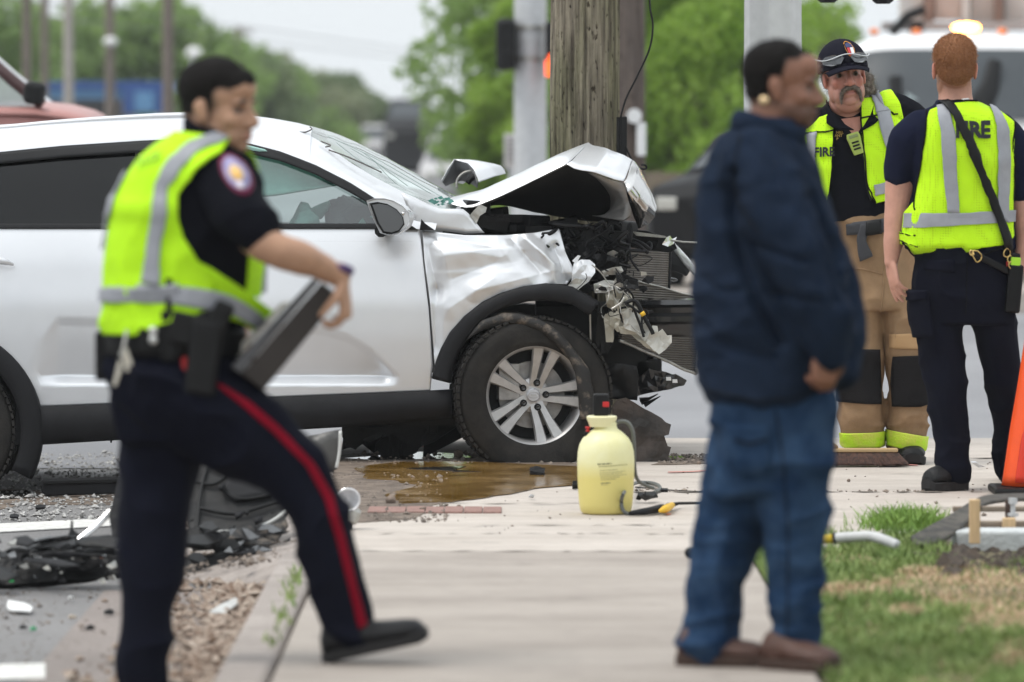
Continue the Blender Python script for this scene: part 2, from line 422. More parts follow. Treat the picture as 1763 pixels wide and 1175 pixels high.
blotch('spilled_fluid', [(612, 806), (680, 795), (780, 795), (900, 798), (1010, 803), (1065, 812), (1005, 832), (930, 840), (850, 853), (780, 864), (690, 866), (668, 852), (720, 840), (690, 826), (628, 824)], 0.006, M_WET, 0.06, 2)
blotch('wet_film', [(590, 789), (660, 783), (720, 778), (800, 782), (815, 788), (760, 790), (650, 792)], 0.006, M_WATER, 0.04, 3)
blotch('wet_film', [(1145, 786), (1190, 785), (1188, 790), (1150, 791)], 0.006, M_WATER, 0.03, 4)
blotch('dirt', [(1120, 800), (1160, 790), (1240, 786), (1240, 797), (1160, 800)], 0.003, M_DIRT, 0.03, 5)
blotch('wet_film', [(700, 806), (800, 802), (775, 812), (830, 812), (720, 808)], 0.0085, M_WATER, 0.03, 6)
blotch('dirt', [(-30, 842), (90, 845), (215, 850), (215, 870), (60, 868), (-30, 880)], -0.147, M_DIRT, 0.1, 8)
blotch('wet_film', [(-40, 846), (60, 845), (75, 856), (-40, 862)], -0.145, M_WATER, 0.06, 9)
# reddish brick edging sunk in the slab
be = thing('brick_edging', 'row of reddish paving bricks sunk in the pale corner slab beside the brown puddle', 'bricks', G(760, 884))
for k in range(7):
    a, b_ = G(634 + 33 * k, 880, 0), G(634 + 33 * k + 31.5, 880, 0)
    mb = MB(); mb.box(((a.x + b_.x) / 2, a.y - 0.0, 0.002 + rng.uniform(-.001, .002)), (b_.x - a.x, 0.3, 0.012)); mb.build('brick', M_RED, be, bevel=0.003)

def scatter_stones(name, n, spots, m, smin, smax, seed, label=None):
    r_ = random.Random(seed); mb = MB()
    for _ in range(n):
        x, y, z = spots(r_); s = r_.uniform(smin, smax) * (1 + 1.5 * (r_.random() ** 6)); q = Matrix.Rotation(r_.uniform(0, 6.3), 3, 'Z') @ Matrix.Rotation(r_.uniform(-.5, .5), 3, 'X')
        vs = [q @ Vector((s * a * r_.uniform(.6, 1.2), s * b * r_.uniform(.6, 1.2), s * c * r_.uniform(.35, .8))) + Vector((x, y, z + s * .3)) for a, b, c in ((1, 0, 0), (-1, 0, 0), (0, 1, 0), (0, -1, 0), (0, 0, 1), (0, 0, -1))]
        mb.add(vs, [(0, 2, 4), (2, 1, 4), (1, 3, 4), (3, 0, 4), (2, 0, 5), (1, 2, 5), (3, 1, 5), (0, 3, 5)])
    o = mb.build(name, m, fix=False); o['kind'] = 'stuff'; return o
M_GRIT = M('grit', (0.1, 0.085, 0.075), rough=0.9, col2=(0.27, 0.22, 0.18), vs=40)
M_LITTER = M('leaf_litter', (0.14, 0.085, 0.055), rough=0.9, col2=(0.42, 0.35, 0.29), vs=30)
def pxspot(x0, x1, y0, y1, z):
    def f(r_):
        p = G(r_.uniform(x0, x1), r_.uniform(y0, y1), z); return p.x, p.y, z
    return f
scatter_stones('grit', 900, pxspot(580, 770, 815, 900, 0.0), M_GRIT, .003, .008, 1)
scatter_stones('grit', 500, pxspot(600, 1000, 782, 800, 0.0), M_GRIT, .003, .010, 2)
scatter_stones('grit', 160, pxspot(760, 1763, 780, 930, 0.0), M_GRIT, .002, .007, 3)
scatter_stones('grit', 350, pxspot(1130, 1245, 784, 800, 0.0), M_GRIT, .003, .011, 4)
scatter_stones('gravel', 1500, pxspot(-20, 240, 780, 900, -.148), M('pale_gravel', (0.14, 0.13, 0.125), rough=.9, col2=(.55, .54, .52), vs=50), .003, .012, 5)
scatter_stones('gravel', 700, pxspot(-20, 480, 1000, 1190, -.148), M_GRIT, .002, .007, 6)
def gut(r_):
    y = r_.uniform(14.6, 20.6); x = -0.83 - abs(r_.gauss(0, .17)); return x, y, -0.144
scatter_stones('leaf_litter', 2600, gut, M_LITTER, .005, .02, 7)
def ramp_spot(r_):
    y = r_.uniform(20.2, 24.5); q = r_.random(); return -0.68 - .7 * q, y, -.01 - .13 * q
scatter_stones('grit', 1100, ramp_spot, M_GRIT, .004, .012, 8)

def blades(name, n, fn, m, seed, hmin, hmax, w=0.004):
    r_ = np.random.RandomState(seed); rr = random.Random(seed)
    V = []; Fc = []
    for k in range(n):
        x, y, z, hs = fn(rr)
        h = rr.uniform(hmin, hmax) * hs; a = rr.uniform(0, 6.283); b = rr.uniform(0, 6.283); lean = rr.uniform(.1, .9) * h
        dx, dy = math.cos(a) * w, math.sin(a) * w; lx, ly = math.cos(b) * lean, math.sin(b) * lean
        i = len(V)
        V += [(x - dx, y - dy, z), (x + dx, y + dy, z), (x + dx * .7 + lx * .35, y + dy * .7 + ly * .35, z + h * .6), (x - dx * .7 + lx * .35, y - dy * .7 + ly * .35, z + h * .6), (x + lx, y + ly, z + h)]
        Fc += [(i, i + 1, i + 2, i + 3), (i + 3, i + 2, i + 4)]
    me = bpy.data.meshes.new(name); me.from_pydata(V, [], Fc); me.update()
    o = link(name, me, m, smooth=False); o['kind'] = 'stuff'; return o
M_GRASS = M('grass_blade', (0.12, 0.2, 0.04), rough=0.6, col2=(0.26, 0.33, 0.10), vs=3.0)
M_GRASS2 = M('grass_blade_fresh', (0.12, 0.24, 0.03), rough=0.6, col2=(0.19, 0.3, 0.05), vs=9.0)
M_STRAW = M('dry_grass_blade', (0.5, 0.34, 0.2), rough=0.8, col2=(0.72, 0.55, 0.38), vs=7.0)
def dry(a):
    p = proj(a); d = np.zeros(len(a))
    for cx, cy, rx, ry in ((1690, 1010, 130, 40), (1600, 985, 60, 16), (1440, 1015, 60, 15), (1530, 1010, 70, 14), (1730, 1060, 70, 25), (1560, 1050, 40, 12), (1745, 1130, 40, 14)):
        d = np.maximum(d, 1.15 - np.hypot((p[:, 0] - cx) / rx, (p[:, 1] - cy) / ry))
    return d + 0.5 * fbm(a, 9, 4)
def lawn_pts(seed, n=170000):
    q = np.random.RandomState(seed); a = np.c_[0.86 + 2.1 * q.rand(n), 21.0 - 6.6 * q.rand(n), np.zeros(n)]
    bare = (a[:, 0] > 1.55) & (a[:, 1] > 19.0) & ((a[:, 1] - 19.0) + (a[:, 0] - 1.5) * 0.9 > 0.75)
    k = (proj(a)[:, 0] < 1960) & ~bare & ((a[:, 0] > 0.95) | (q.rand(n) < .5))
    a = a[k]; return a, dry(a), q.rand(len(a))
_a, _d, _r = lawn_pts(1); _k = (_d < 0.25) | (_r < .2)
_g = [(x, y, -.03, 1.0 if d < 0 else .6) for (x, y, z), d in zip(_a[_k], _d[_k])]
_a, _d, _r = lawn_pts(2); _k = (_d > 0.12) | (_r < .05)
_w = [(x, y, -.03, .75) for (x, y, z), d in zip(_a[_k], _d[_k])]
blades('grass', min(40000, len(_g)), lambda r_, it=iter(_g): next(it), M_GRASS, 1, .03, .075, .0035)
blades('grass', min(20000, len(_w)), lambda r_, it=iter(_w): next(it), M_STRAW, 2, .02, .055, .003)
def tuft(r_):
    p = G(1560 + r_.gauss(0, 32), 905 + r_.gauss(0, 5), 0.0); return p.x, p.y, -.03, 1.3
blades('grass', 1600, tuft, M_GRASS2, 3, .04, .085, .004)
def edge_t(r_):
    y = r_.uniform(16, 20.2); return 0.85 + abs(r_.gauss(0, .05)), y, -.02, 1.0
blades('grass', 1800, edge_t, M_GRASS, 4, .03, .07, .004)
def weed(cx, cy, s):
    def f(r_):
        p = G(cx + r_.gauss(0, s), cy + r_.gauss(0, s * 1.3), 0.0); return min(-.662, p.x), p.y, -.004, 1.0
    return f
for k, (cx, cy, n) in enumerate(((508, 1000, 45), (497, 1030, 25), (484, 1068, 26), (468, 1110, 16))):
    blades('weeds', n, weed(cx, cy, 7), M_GRASS, 20 + k, .02, .05, .004)
def weed2(r_):
    p = G(455 + r_.gauss(0, 6), 962 + r_.gauss(0, 3), -.1); return p.x, p.y, -.1, 1.0
blades('weeds', 60, weed2, M_GRASS2, 31, .02, .05, .008)

# dirt caught in the slab joints and scuffs
M_JD = M('joint_dirt', (.10, .085, .07), rough=.95, col2=(.2, .17, .14), vs=30)
def joint(x0, x1, y, seed, th=.03):
    q = np.random.RandomState(seed); x = x0; mb = MB()
    while x < x1:
        w = q.uniform(15, 90); a, b_ = G(x, y + q.uniform(-1, 1), 0), G(min(x1, x + w), y + q.uniform(-1, 1), 0); t_ = th * q.uniform(.3, 1)
        mb.add([(a.x, a.y, .0032), (lerp(a.x, b_.x, .4), lerp(a.y, b_.y, .4) - t_, .0034), (b_.x, b_.y, .0032), (lerp(a.x, b_.x, .5), lerp(a.y, b_.y, .5) + t_, .0034)], [(0, 1, 2, 3)]); x += w + q.uniform(0, 40)
    o = mb.build('joint_dirt', M_JD); o['kind'] = 'stuff'
for k, (x0, x1, y, t_) in enumerate(((1080, 1763, 848, .05), (1100, 1763, 790, .04), (640, 1300, 868, .02), (1380, 1640, 876, .02), (900, 1763, 905, .02), (650, 1200, 920, .015), (600, 1400, 950, .02))): joint(x0, x1, y, k, t_)
scatter_stones('grit', 130, lambda r_: (r_.uniform(.5, 2.2), 23.4 + r_.gauss(0, .04), 0), M_GRIT, .002, .009, 41)
# ------------------------------------------------------------------ the crashed silver car
YC = 25.4
def C(x, y, d=0.0): return P(x, y, YC, d)
M_CAR = M('silver_paint', (0.72, 0.73, 0.75), rough=0.33, metal=0.45, var=0.04, vs=3, coat=0.35)
M_TRIM = M('satin_black_trim', (0.009, 0.009, 0.01), rough=0.45, spec=.3, var=0.2, vs=10)
M_CLAD = M('grey_black_cladding', (0.012, 0.012, 0.0135), rough=0.6, spec=.22, var=0.25, vs=12, bump=0.05, bs=200)
M_BLK = M('black_plastic', (0.0065, 0.0065, 0.007), rough=0.5, spec=.28, var=0.35, vs=14)
M_GLOSSB = M('glossy_black', (0.012, 0.012, 0.013), rough=0.16, var=0.2, vs=14, coat=0.5)
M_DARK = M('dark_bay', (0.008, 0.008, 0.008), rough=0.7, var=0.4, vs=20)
M_RUB = M('tyre_rubber', (0.02, 0.019, 0.018), rough=0.85, spec=.2, col2=(0.035, 0.032, 0.029), vs=9, bump=0.25, bs=90)
M_RIM = M('alloy', (0.46, 0.45, 0.445), rough=0.42, metal=0.7, var=0.12, vs=25)
M_DISC = M('brake_disc', (0.3, 0.29, 0.28), rough=0.5, metal=0.6, var=0.3, vs=20)
M_MUD = M('muddy_plastic', (0.019, 0.0175, 0.0165), rough=0.65, col2=(0.2, 0.16, 0.125), vs=20, bump=0.3, bs=60)
_e = [n for n in M_MUD.node_tree.nodes if n.type == 'VALTORGB'][0].color_ramp.elements; _e[0].position = .5; _e[1].position = .72
M_METAL = M('scuffed_steel', (0.42, 0.41, 0.38), rough=0.4, metal=0.7, var=0.35, vs=18, bump=0.3, bs=50)
M_CREAM = M('cream_plastic', (0.43, 0.405, 0.335), rough=0.35, var=0.25, vs=14, bump=0.3, bs=40)
M_LENS = M('clear_plastic', (0.75, 0.74, 0.68), rough=0.2, trans=0.35, var=0.1, vs=20)
M_UNDER = M('hood_underside', (0.012, 0.0115, 0.011), rough=0.8, var=0.4, vs=8)
M_UNDERG = M('hood_inner_metal', (0.3, 0.29, 0.28), rough=0.4, metal=0.6, var=0.35, vs=10)
M_BRASS = M('yellow_tape', (0.7, 0.42, 0.02), rough=0.5)
M_REDP = M('red_plastic', (0.5, 0.02, 0.02), rough=0.4)
M_WHITE = M('white_plastic', (0.75, 0.75, 0.74), rough=0.5, var=0.1)
def glass_mat(name, tint, refl=0.12, rough=0.02, milky=0.0, milk=(0.8, 0.85, 0.83)):
    m = bpy.data.materials.new(name); m.use_nodes = True; t = m.node_tree; t.nodes.clear(); l = t.links.new
    o = t.nodes.new('ShaderNodeOutputMaterial'); tr = t.nodes.new('ShaderNodeBsdfTransparent'); tr.inputs[0].default_value = (*tint, 1)
    gl = t.nodes.new('ShaderNodeBsdfGlossy'); gl.inputs['Roughness'].default_value = rough; gl.inputs[0].default_value = (1, 1, 1, 1)
    df = t.nodes.new('ShaderNodeBsdfDiffuse'); df.inputs[0].default_value = (*milk, 1)
    fr = t.nodes.new('ShaderNodeLayerWeight'); fr.inputs[0].default_value = 0.25
    ma = t.nodes.new('ShaderNodeMath'); ma.operation = 'MULTIPLY_ADD'; ma.inputs[1].default_value = 0.6; ma.inputs[2].default_value = refl; l(fr.outputs[0], ma.inputs[0])
    m0 = t.nodes.new('ShaderNodeMixShader'); m0.inputs[0].default_value = milky; l(tr.outputs[0], m0.inputs[1]); l(df.outputs[0], m0.inputs[2])
    m1 = t.nodes.new('ShaderNodeMixShader'); l(ma.outputs[0], m1.inputs[0]); l(m0.outputs[0], m1.inputs[1]); l(gl.outputs[0], m1.inputs[2]); l(m1.outputs[0], o.inputs[0])
    return m
M_GLASS = glass_mat('teal_side_glass', (0.62, 0.76, 0.73), 0.10)
M_GLASSD = glass_mat('privacy_glass', (0.045, 0.045, 0.05), 0.018)
M_SCREEN = glass_mat('shattered_windscreen', (0.7, 0.82, 0.78), 0.14, 0.05, 0.3)
M_AIRBAG = M('airbag_cloth', (0.32, 0.52, 0.47), rough=0.8, var=0.12, vs=12, bump=0.2, bs=40)
M_SEAT = M('seat_cloth', (0.12, 0.12, 0.125), rough=0.85, var=0.2)
M_SHARD = M('green_glass_crumbs', (0.12, 0.32, 0.28), rough=0.2, var=0.5, vs=60)

car = thing('crashed_car', 'silver crossover car with crumpled bonnet and torn-off front end against the wooden pole', 'car', G(915, 797))
YS = [185, 205, 225, 250, 320, 392, 400, 415, 450, 520, 580, 640, 700, 780]
DS = [.56, .43, .335, .26, .165, .085, .075, .058, .028, 0.0, 0.0, .012, .03, .06]
_yy = np.arange(120, 860.0); _dd = np.interp(_yy, YS, DS); _kk = np.exp(-(np.arange(-48, 49) / 17.0) ** 2); _dd = np.convolve(np.pad(_dd, 48, 'edge'), _kk / _kk.sum(), 'valid')
def gauss(v, w): return math.exp(-(v / w) ** 2)
def crease(x, y, a, b, w, amp):
    ax, ay = a; bx, by = b; vx, vy = bx - ax, by - ay; l2 = vx * vx + vy * vy
    t = max(0, min(1, ((x - ax) * vx + (y - ay) * vy) / l2)); return amp * max(0, 1 - math.hypot(x - ax - t * vx, y - ay - t * vy) / (1.75 * w)) ** 1.25
def D(x, y):
    d = float(np.interp(y, _yy, _dd))
    a = max(0, min(1, (688 - x) / 34)) * max(0, min(1, (x - 45) / 70)); a = a * a * (3 - 2 * a)
    if a > 0:
        yt = interp(x, [60, 100, 400, 560, 600, 640, 680], [600, 545, 552, 562, 575, 600, 642])
        if y > yt:
            if y < 648: q = min(1, (y - yt) / 16); d += a * (.008 * q + .042 * min(1, (y - yt) / max(8, 648 - yt)) ** 1.15)
            elif y < 664: d += .05 * a * (1 - (y - 648) / 16) - 0.006 * a * (y - 648) / 16
            else: d -= .006 * a
    return d
def panel(name, top, bot, left, right, nx, ny, m, dx=0.0, df=None, xs=None, solid=0.004, flip=False):
    rows = []
    for j in range(ny + 1):
        t = j / ny; row = []
        for i in range(nx + 1):
            s = i / nx
            xl = left(t) if callable(left) else left; xr = right(t) if callable(right) else right
            x = lerp(xl, xr, xs(s) if xs else s)
            y = lerp(top(x), bot(x), t)
            row.append(C(x, y, (df or D)(x, y) + dx))
        rows.append(row)
    mb = MB(); mb.grid(rows); return mb.build(name, m, car, smooth=True, solid=solid)
def L2(*pts):
    xs = [p[0] for p in pts]; ys = [p[1] for p in pts]; return lambda x: float(np.interp(x, xs, ys))
trimtop = L2((-460, 392), (-380, 330), (-200, 280), (0, 262), (100, 252), (240, 243), (320, 240), (420, 247), (480, 262), (540, 285), (600, 315), (640, 340), (712, 394))
glasstop = L2((-440, 392), (-370, 345), (-200, 298), (0, 281), (100, 271), (232, 262), (330, 258), (420, 263), (480, 277), (540, 300), (600, 331), (640, 354), (668, 389))
sill_top = L2((-10, 705), (60, 701), (740, 673), (775, 671))
roof_top = L2((-460, 300), (-380, 255), (-200, 226), (0, 213), (60, 207), (150, 200), (250, 194), (320, 192), (400, 197), (450, 203), (500, 212), (530, 220))
def rear_arch(x, r=182.0, xc=-110.0, yc=742.0):
    return yc - math.sqrt(max(0, r * r - (x - xc) ** 2)) if abs(x - xc) < r else 9999
def door_bot(x): return min(sill_top(x), rear_arch(x) if abs(x + 110) < 182 else 9999)
belt = lambda x: 393.0
panel('front_door', belt, sill_top, 252, lambda t: interp(t, [0, .2, .5, .85, 1], [722, 728, 738, 745, 741]), 110, 110, M_CAR)
rd = panel('rear_door', belt, door_bot, -290, 248.5, 120, 100, M_CAR)
panel('rear_quarter', lambda x: 393 if x > -460 else 430, lambda x: 640 if x < -292 else 560, -480, -293, 10, 20, M_CAR, df=lambda x, y: D(x, y) + .25 * ((max(0, -350 - x) / 130) ** 2))
for nm, a, b_ in (('door_crease', 252, 724), ('door_crease', -290, 248)):
    pass
# thin shut line under the belt, as the photograph shows across both doors
mb = MB(); mb.tube([C(x, 416 + (0.5 if x > 400 else 1), D(x, 416) - .001) for x in range(-280, 726, 30)], 0.0016, 6); mb.build('swage_line', M_TRIM, car)
# front fender, crushed
def fd(x, y):
    d = D(x, 500) * 0 + interp(y, [390, 405, 430, 470, 560, 640], [.10, .07, .03, .005, 0, .01])
    d += max(0, (x - 880) / 110) ** 2 * 0.07
    d += crease(x, y, (738, 430), (752, 500), 14, .055) + crease(x, y, (752, 500), (748, 600), 8, .02)
    d += crease(x, y, (735, 405), (860, 428), 9, .022) - crease(x, y, (760, 440), (880, 425), 16, .03)
    d += crease(x, y, (880, 412), (930, 470), 14, .045) - crease(x, y, (905, 412), (955, 455), 9, .04)
    d += crease(x, y, (955, 430), (975, 485), 10, .05) - crease(x, y, (820, 500), (960, 465), 14, .02)
    d += crease(x, y, (780, 480), (850, 455), 18, .02) - crease(x, y, (775, 530), (850, 480), 16, .018)
    q = np.array([[x / 60, y / 60, 0]]); b0 = D(x, 500) * 0 + interp(y, [390, 405, 430, 470, 560, 640], [.10, .07, .03, .005, 0, .01]) + max(0, (x - 880) / 110) ** 2 * 0.07; d = b0 + (d - b0) * .72; return d + .7 * .016 * float(fbm(q, 1, 3)[0]) * min(1, max(0, (x - 725) / 60))
arch_o = L2((747, 640), (752, 620), (760, 600), (775, 573), (800, 545), (830, 521), (860, 506), (900, 494), (940, 489), (985, 491))
fender_top = L2((727, 398), (800, 406), (870, 406), (920, 402), (950, 397), (962, 395), (975, 415), (992, 442))
panel('front_fender', fender_top, arch_o, lambda t: interp(t, [0, .2, .5, 1], [727, 730, 740, 749]), lambda t: interp(t, [0, .3, .55, .8, 1], [964, 975, 991, 986, 976]), 110, 70, M_CAR, df=fd, solid=0.004)
# black arch flare over the front wheel and sill cladding
oc = [(744, 652), (752, 620), (760, 600), (775, 573), (800, 545), (830, 521), (860, 506), (900, 494), (940, 489), (985, 495), (1032, 521)]
ic = [(776, 660), (779, 640), (786, 617), (800, 590), (822, 560), (850, 539), (880, 526), (910, 519), (945, 517), (985, 524), (1014, 543)]
A_, B_ = resample(oc, 50), resample(ic, 50); rows = []
for a, b_ in zip(A_, B_):
    rows.append([C(*lerp(a, b_, t), dd) for t, dd in ((-.02, .03), (0, -.012), (.12, -.03), (.8, -.034), (.97, -.022), (1, .05))])
mb = MB(); mb.grid(rows); mb.build('wheel_arch_flare', M_CLAD, car, smooth=True, solid=.004)
sb = L2((20, 769), (300, 752), (600, 735), (778, 719))
rows = []
for x in np.linspace(58, 778, 60):
    yt, yb = sill_top(x) + .5, sb(x); rows.append([C(x, yt, .02), C(x, yt + 2, .0), C(x, lerp(yt, yb, .5), -.012), C(x, yb - 6, .0), C(x, yb, .02), C(x, yb + 1, .12)])
mb = MB(); mb.grid(rows); mb.build('sill_cladding', M_CLAD, car, smooth=True, solid=.004)
rows = []
for a in np.linspace(R(188), R(-27), 40):
    rows.append([C(-110 + r_ * math.cos(a), 742 - r_ * math.sin(a), dd) for r_, dd in ((184, .03), (182, -.01), (176, -.022), (152, -.022), (147, -.01), (146, .06))])
mb = MB(); mb.grid(rows); mb.build('wheel_arch_flare', M_CLAD, car, smooth=True, solid=.004)
rows = [[C(x, y, .001 + D(x, 690)) for y in (698, sb(x))] for x in np.linspace(18, 66, 6)]
rows = []
for a in np.linspace(R(178), R(-14), 40):
    rows.append([C(-110 + r_ * math.cos(a), 742 - r_ * math.sin(a), dd) for r_, dd in ((147, .05), (145, .5))])
mb = MB(); mb.grid(rows); mb.build('wheel_arch_liner', M_DARK, car, smooth=True)
mb = MB(); mb.prism([C(x, y, .02) for x, y in ((28, 695), (64, 700), (66, 762), (20, 768))], (0, .1, 0)); mb.build('mud_flap', M_CLAD, car, bevel=.005)
for (x, y, w, h) in ((56, 762, 5, 20), (187, 752, 6, 12), (27, 768, 5, 6)):
    mb = MB(); mb.prism([C(x, y, .06), C(x + w, y, .06), C(x + w * .6, y + h, .06), C(x + w * .2, y + h, .06)], (0, .02, 0)); mb.build('clip', M_BLK, car)

def shard(name, poly, d, m, amp=.02, th=.004, sub=3, seed=1, parent=car, base=None, smooth=False, dfn=None, fr=12):
    b = bmesh.new(); cc = base or C
    f = b.faces.new([b.verts.new(cc(x, y, (dfn(x, y) if dfn else d))) for x, y in poly])
    bmesh.ops.triangulate(b, faces=[f])
    for _ in range(sub):
        bmesh.ops.subdivide_edges(b, edges=[e for e in b.edges if e.calc_length() > .03], cuts=1)
        bmesh.ops.triangulate(b, faces=b.faces[:])
    me = bpy.data.meshes.new(name); b.to_mesh(me); b.free()
    co = vco(me); n = fbm(co, fr, seed); r2 = ridge(co, fr * .6, seed + 2)
    co[:, 1] += (n + r2 * .8) * amp; co[:, 2] += fbm(co, fr, seed + 5) * amp * .25; setco(me, co)
    o = link(name, me, m, parent, smooth=smooth)
    if th:
        q = o.modifiers.new('solid', 'SOLIDIFY'); q.thickness = th; q.offset = 0
    return o
# roof, pillars, windscreen
rows = []
XR = list(np.linspace(-440, 530, 66))
prof = [(0, 0), (.25, 0), (.55, 0), (.8, 0), (.95, 0), (1, 0)]
for x in XR:
    yt, yr = trimtop(x), roof_top(x); d0 = D(x, yt)
    row = [C(x, lerp(yt, yr, v), lerp(d0, .62, v ** 1.7 * .62 + .0)) for v in (0, .15, .3, .45, .6, .72, .82)]
    row += [C(x, lerp(yt, yr, v), dd) for v, dd in ((.92, .52), (.98, .66), (1.0, .93))]
    row += [C(x, lerp(yt, yr, v), 1.86 - dd) for v, dd in ((.98, .66), (.92, .52), (.72, .36), (.4, .26), (0, d0))]
    rows.append(row)
mb = MB(); mb.grid(rows); mb.build('roof', M_CAR, car, smooth=True)
for dd, hh in ((.44, 8),):
    mb = MB(); mb.tube([C(x, lerp(trimtop(x), roof_top(x), .87), dd) for x in np.linspace(-380, 330, 30)], (.012), 8); mb.build('roof_ditch', M_CAR, car, smooth=True)
pil_a = [(470, 228), (520, 229), (560, 253), (600, 281), (640, 305), (690, 331), (730, 350), (757, 364)]
pil_b = [(470, 259), (510, 273), (540, 285), (600, 315), (640, 340), (670, 361), (712, 395), (749, 397)]
PA, PB = resample(pil_a, 40), resample(pil_b, 40); rows = []
for a, b_ in zip(PA, PB):
    row = []
    for v in (0, .04, .2, .4, .6, .8, .95, 1):
        x, y = lerp(b_, a, v); row.append(C(x, y, D(x, y) + .10 * v ** 2 - .005))
    rows.append(row)
mb = MB(); mb.grid(rows); mb.build('windscreen_pillar', M_CAR, car, smooth=True)
rows = []
ws_b = [(522, 217), (560, 229), (600, 245), (660, 275), (720, 308), (760, 331), (795, 349)]
WA, WB = resample([(520, 229), (560, 253), (600, 281), (640, 305), (690, 331), (730, 350), (775, 371)], 40), resample(ws_b, 40)
for k, (a, b_) in enumerate(zip(WA, WB)):
    row = []
    da = D(*a) + .10
    for v, dd in ((0, da), (.35, lerp(da, .93, .10)), (.6, lerp(da, .93, .22)), (.8, lerp(da, .93, .42)), (.95, lerp(da, .93, .7)), (1, .93)):
        x, y = lerp(a, b_, v); row.append((x, y, dd))
    pts = [C(x, y, dd + .0) for x, y, dd in row] + [C(x, y, 1.86 - dd) for x, y, dd in row[-2::-1]]
    nz = fbm(np.array([tuple(p) for p in pts]), 9, 5) * .008
    rows.append([p + Vector((0, 0, z_)) for p, z_ in zip(pts, nz)])
mb = MB(); mb.grid(rows); mb.build('windscreen', M_SCREEN, car, smooth=True)
for pts in ([(498, 232), (505, 228), (520, 228), (531, 223), (528, 219)], [(548, 244), (565, 251), (556, 254)], [(562, 259), (600, 273), (655, 298)]):
    mb = MB(); mb.tube([C(x, y, D(x, y) + .06) for x, y in pts], .0032, 6, sub=5); mb.build('torn_seal', M('torn_seal_grey', (.10, .09, .085), rough=.5), car, smooth=True)
for pts in ([(560, 235), (640, 272), (700, 306), (765, 345)], [(600, 256), (660, 290), (740, 335)], [(575, 246), (620, 280), (650, 292)], [(620, 262), (700, 322)], [(640, 276), (680, 318), (745, 352)]):
    mb = MB(); mb.tube([C(x, y, .3) for x, y in pts], .0016, 5, sub=4); mb.build('crack', M('crack_grey_green', (.3, .38, .36), rough=.3), car, smooth=True)
# windows
def strip(name, ft, fb, x0, x1, m, dx, n=50, ny=4, solid=.004):
    return panel(name, ft, fb, x0, x1, n, ny, m, dx=dx, solid=solid)
strip('window_trim', trimtop, lambda x: min(394, glasstop(x) + 1), -430, 705, M_TRIM, -.006, 90)
strip('belt_moulding', lambda x: 386.0, lambda x: 394.5, -420, 665, M_TRIM, -.008, 60)
strip('rear_door_glass', glasstop, lambda x: 387.0, -420, 233, M_GLASSD, .012, 40, 12, 0)
strip('front_door_glass', glasstop, lambda x: 387.0, 302, 664, M_GLASS, .012, 40, 12, 0)
panel('door_pillar', glasstop, lambda x: 389.0, 232, 304, 6, 8, M_TRIM, dx=-.004)
mb = MB(); mb.prism([C(x, y, .06) for x, y in ((638, 343), (650, 352), (720, 397), (665, 394), (648, 360))], (0, .02, 0)); mb.build('mirror_sail', M_TRIM, car, bevel=.003)
mb = MB(); mb.prism([C(x, y, .05) for x, y in ((722, 397), (725, 378), (732, 386), (748, 397))], (0, .03, 0)); mb.build('fender_wedge', M_BLK, car)
mb = MB(); mb.tube([C(232, y, .13) for y in (262, 300, 340, 388)], .006, 6); mb.build('glass_run', M_BLK, car)
# cabin behind the glass; a dark mid-cabin sheet is added to block light through
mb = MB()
mb.prism([C(x, y, .93) for x, y in ((-400, 395), (-330, 300), (-100, 240), (228, 232), (252, 395))], (0, .02, 0)); mb.build('rear_cabin_blackout', M_DARK, car)
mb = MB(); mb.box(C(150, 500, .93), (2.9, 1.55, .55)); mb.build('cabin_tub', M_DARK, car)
mb = MB(); mb.prism([C(x, y, .45) for x, y in ((330, 262), (350, 250), (372, 255), (385, 330), (400, 420), (330, 420))], (0, .45, 0)); mb.build('seat', M_SEAT, car, bevel=.04, seg=3)
def blob(px, py, d, r, seed, amp=.03):
    mb = MB(); c = C(px, py, d); mb.ell(c, r, nu=28, nv=18); me = mb.mesh(); co = vco(me); n = vno(me)
    setco(me, co + n * (fbm(co, 14, seed) * amp)[:, None]); return me
link('airbag', blob(588, 392, .45, (.085, .16, .13), 1, .06), M_SEAT, car)
for k, (pl, dd) in enumerate((([(490, 392), (513, 350), (526, 354), (534, 366), (528, 392)], .34), ([(500, 392), (512, 368), (528, 362), (545, 376), (548, 392)], .27), ([(526, 362), (548, 352), (562, 346), (566, 358), (548, 380), (534, 380)], .36), ([(612, 392), (622, 378), (640, 372), (650, 392)], .28))): shard('airbag', pl, dd, M_AIRBAG, .05, .006, 3, 300 + k, smooth=True, fr=16)
rows = []
for i in range(25):
    x = lerp(300, 585, i / 24); yb = interp(x, [300, 470, 585], [350, 338, 318])
    rows.append([C(x, lerp(trimtop(x) + 4, yb, j / 10), .24 + .05 * math.sin(j / 10 * 3.1) + .006 * math.sin(x / 9)) for j in range(11)])
mb = MB(); mb.grid(rows); mb.build('curtain_airbag', M_AIRBAG, car, smooth=True, solid=.01)
mb = MB(); mb.prism([C(x, y, .3) for x, y in ((560, 395), (600, 352), (690, 360), (760, 395))], (0, 1.2, 0)); mb.build('dashboard', M_SEAT, car, bevel=.02)
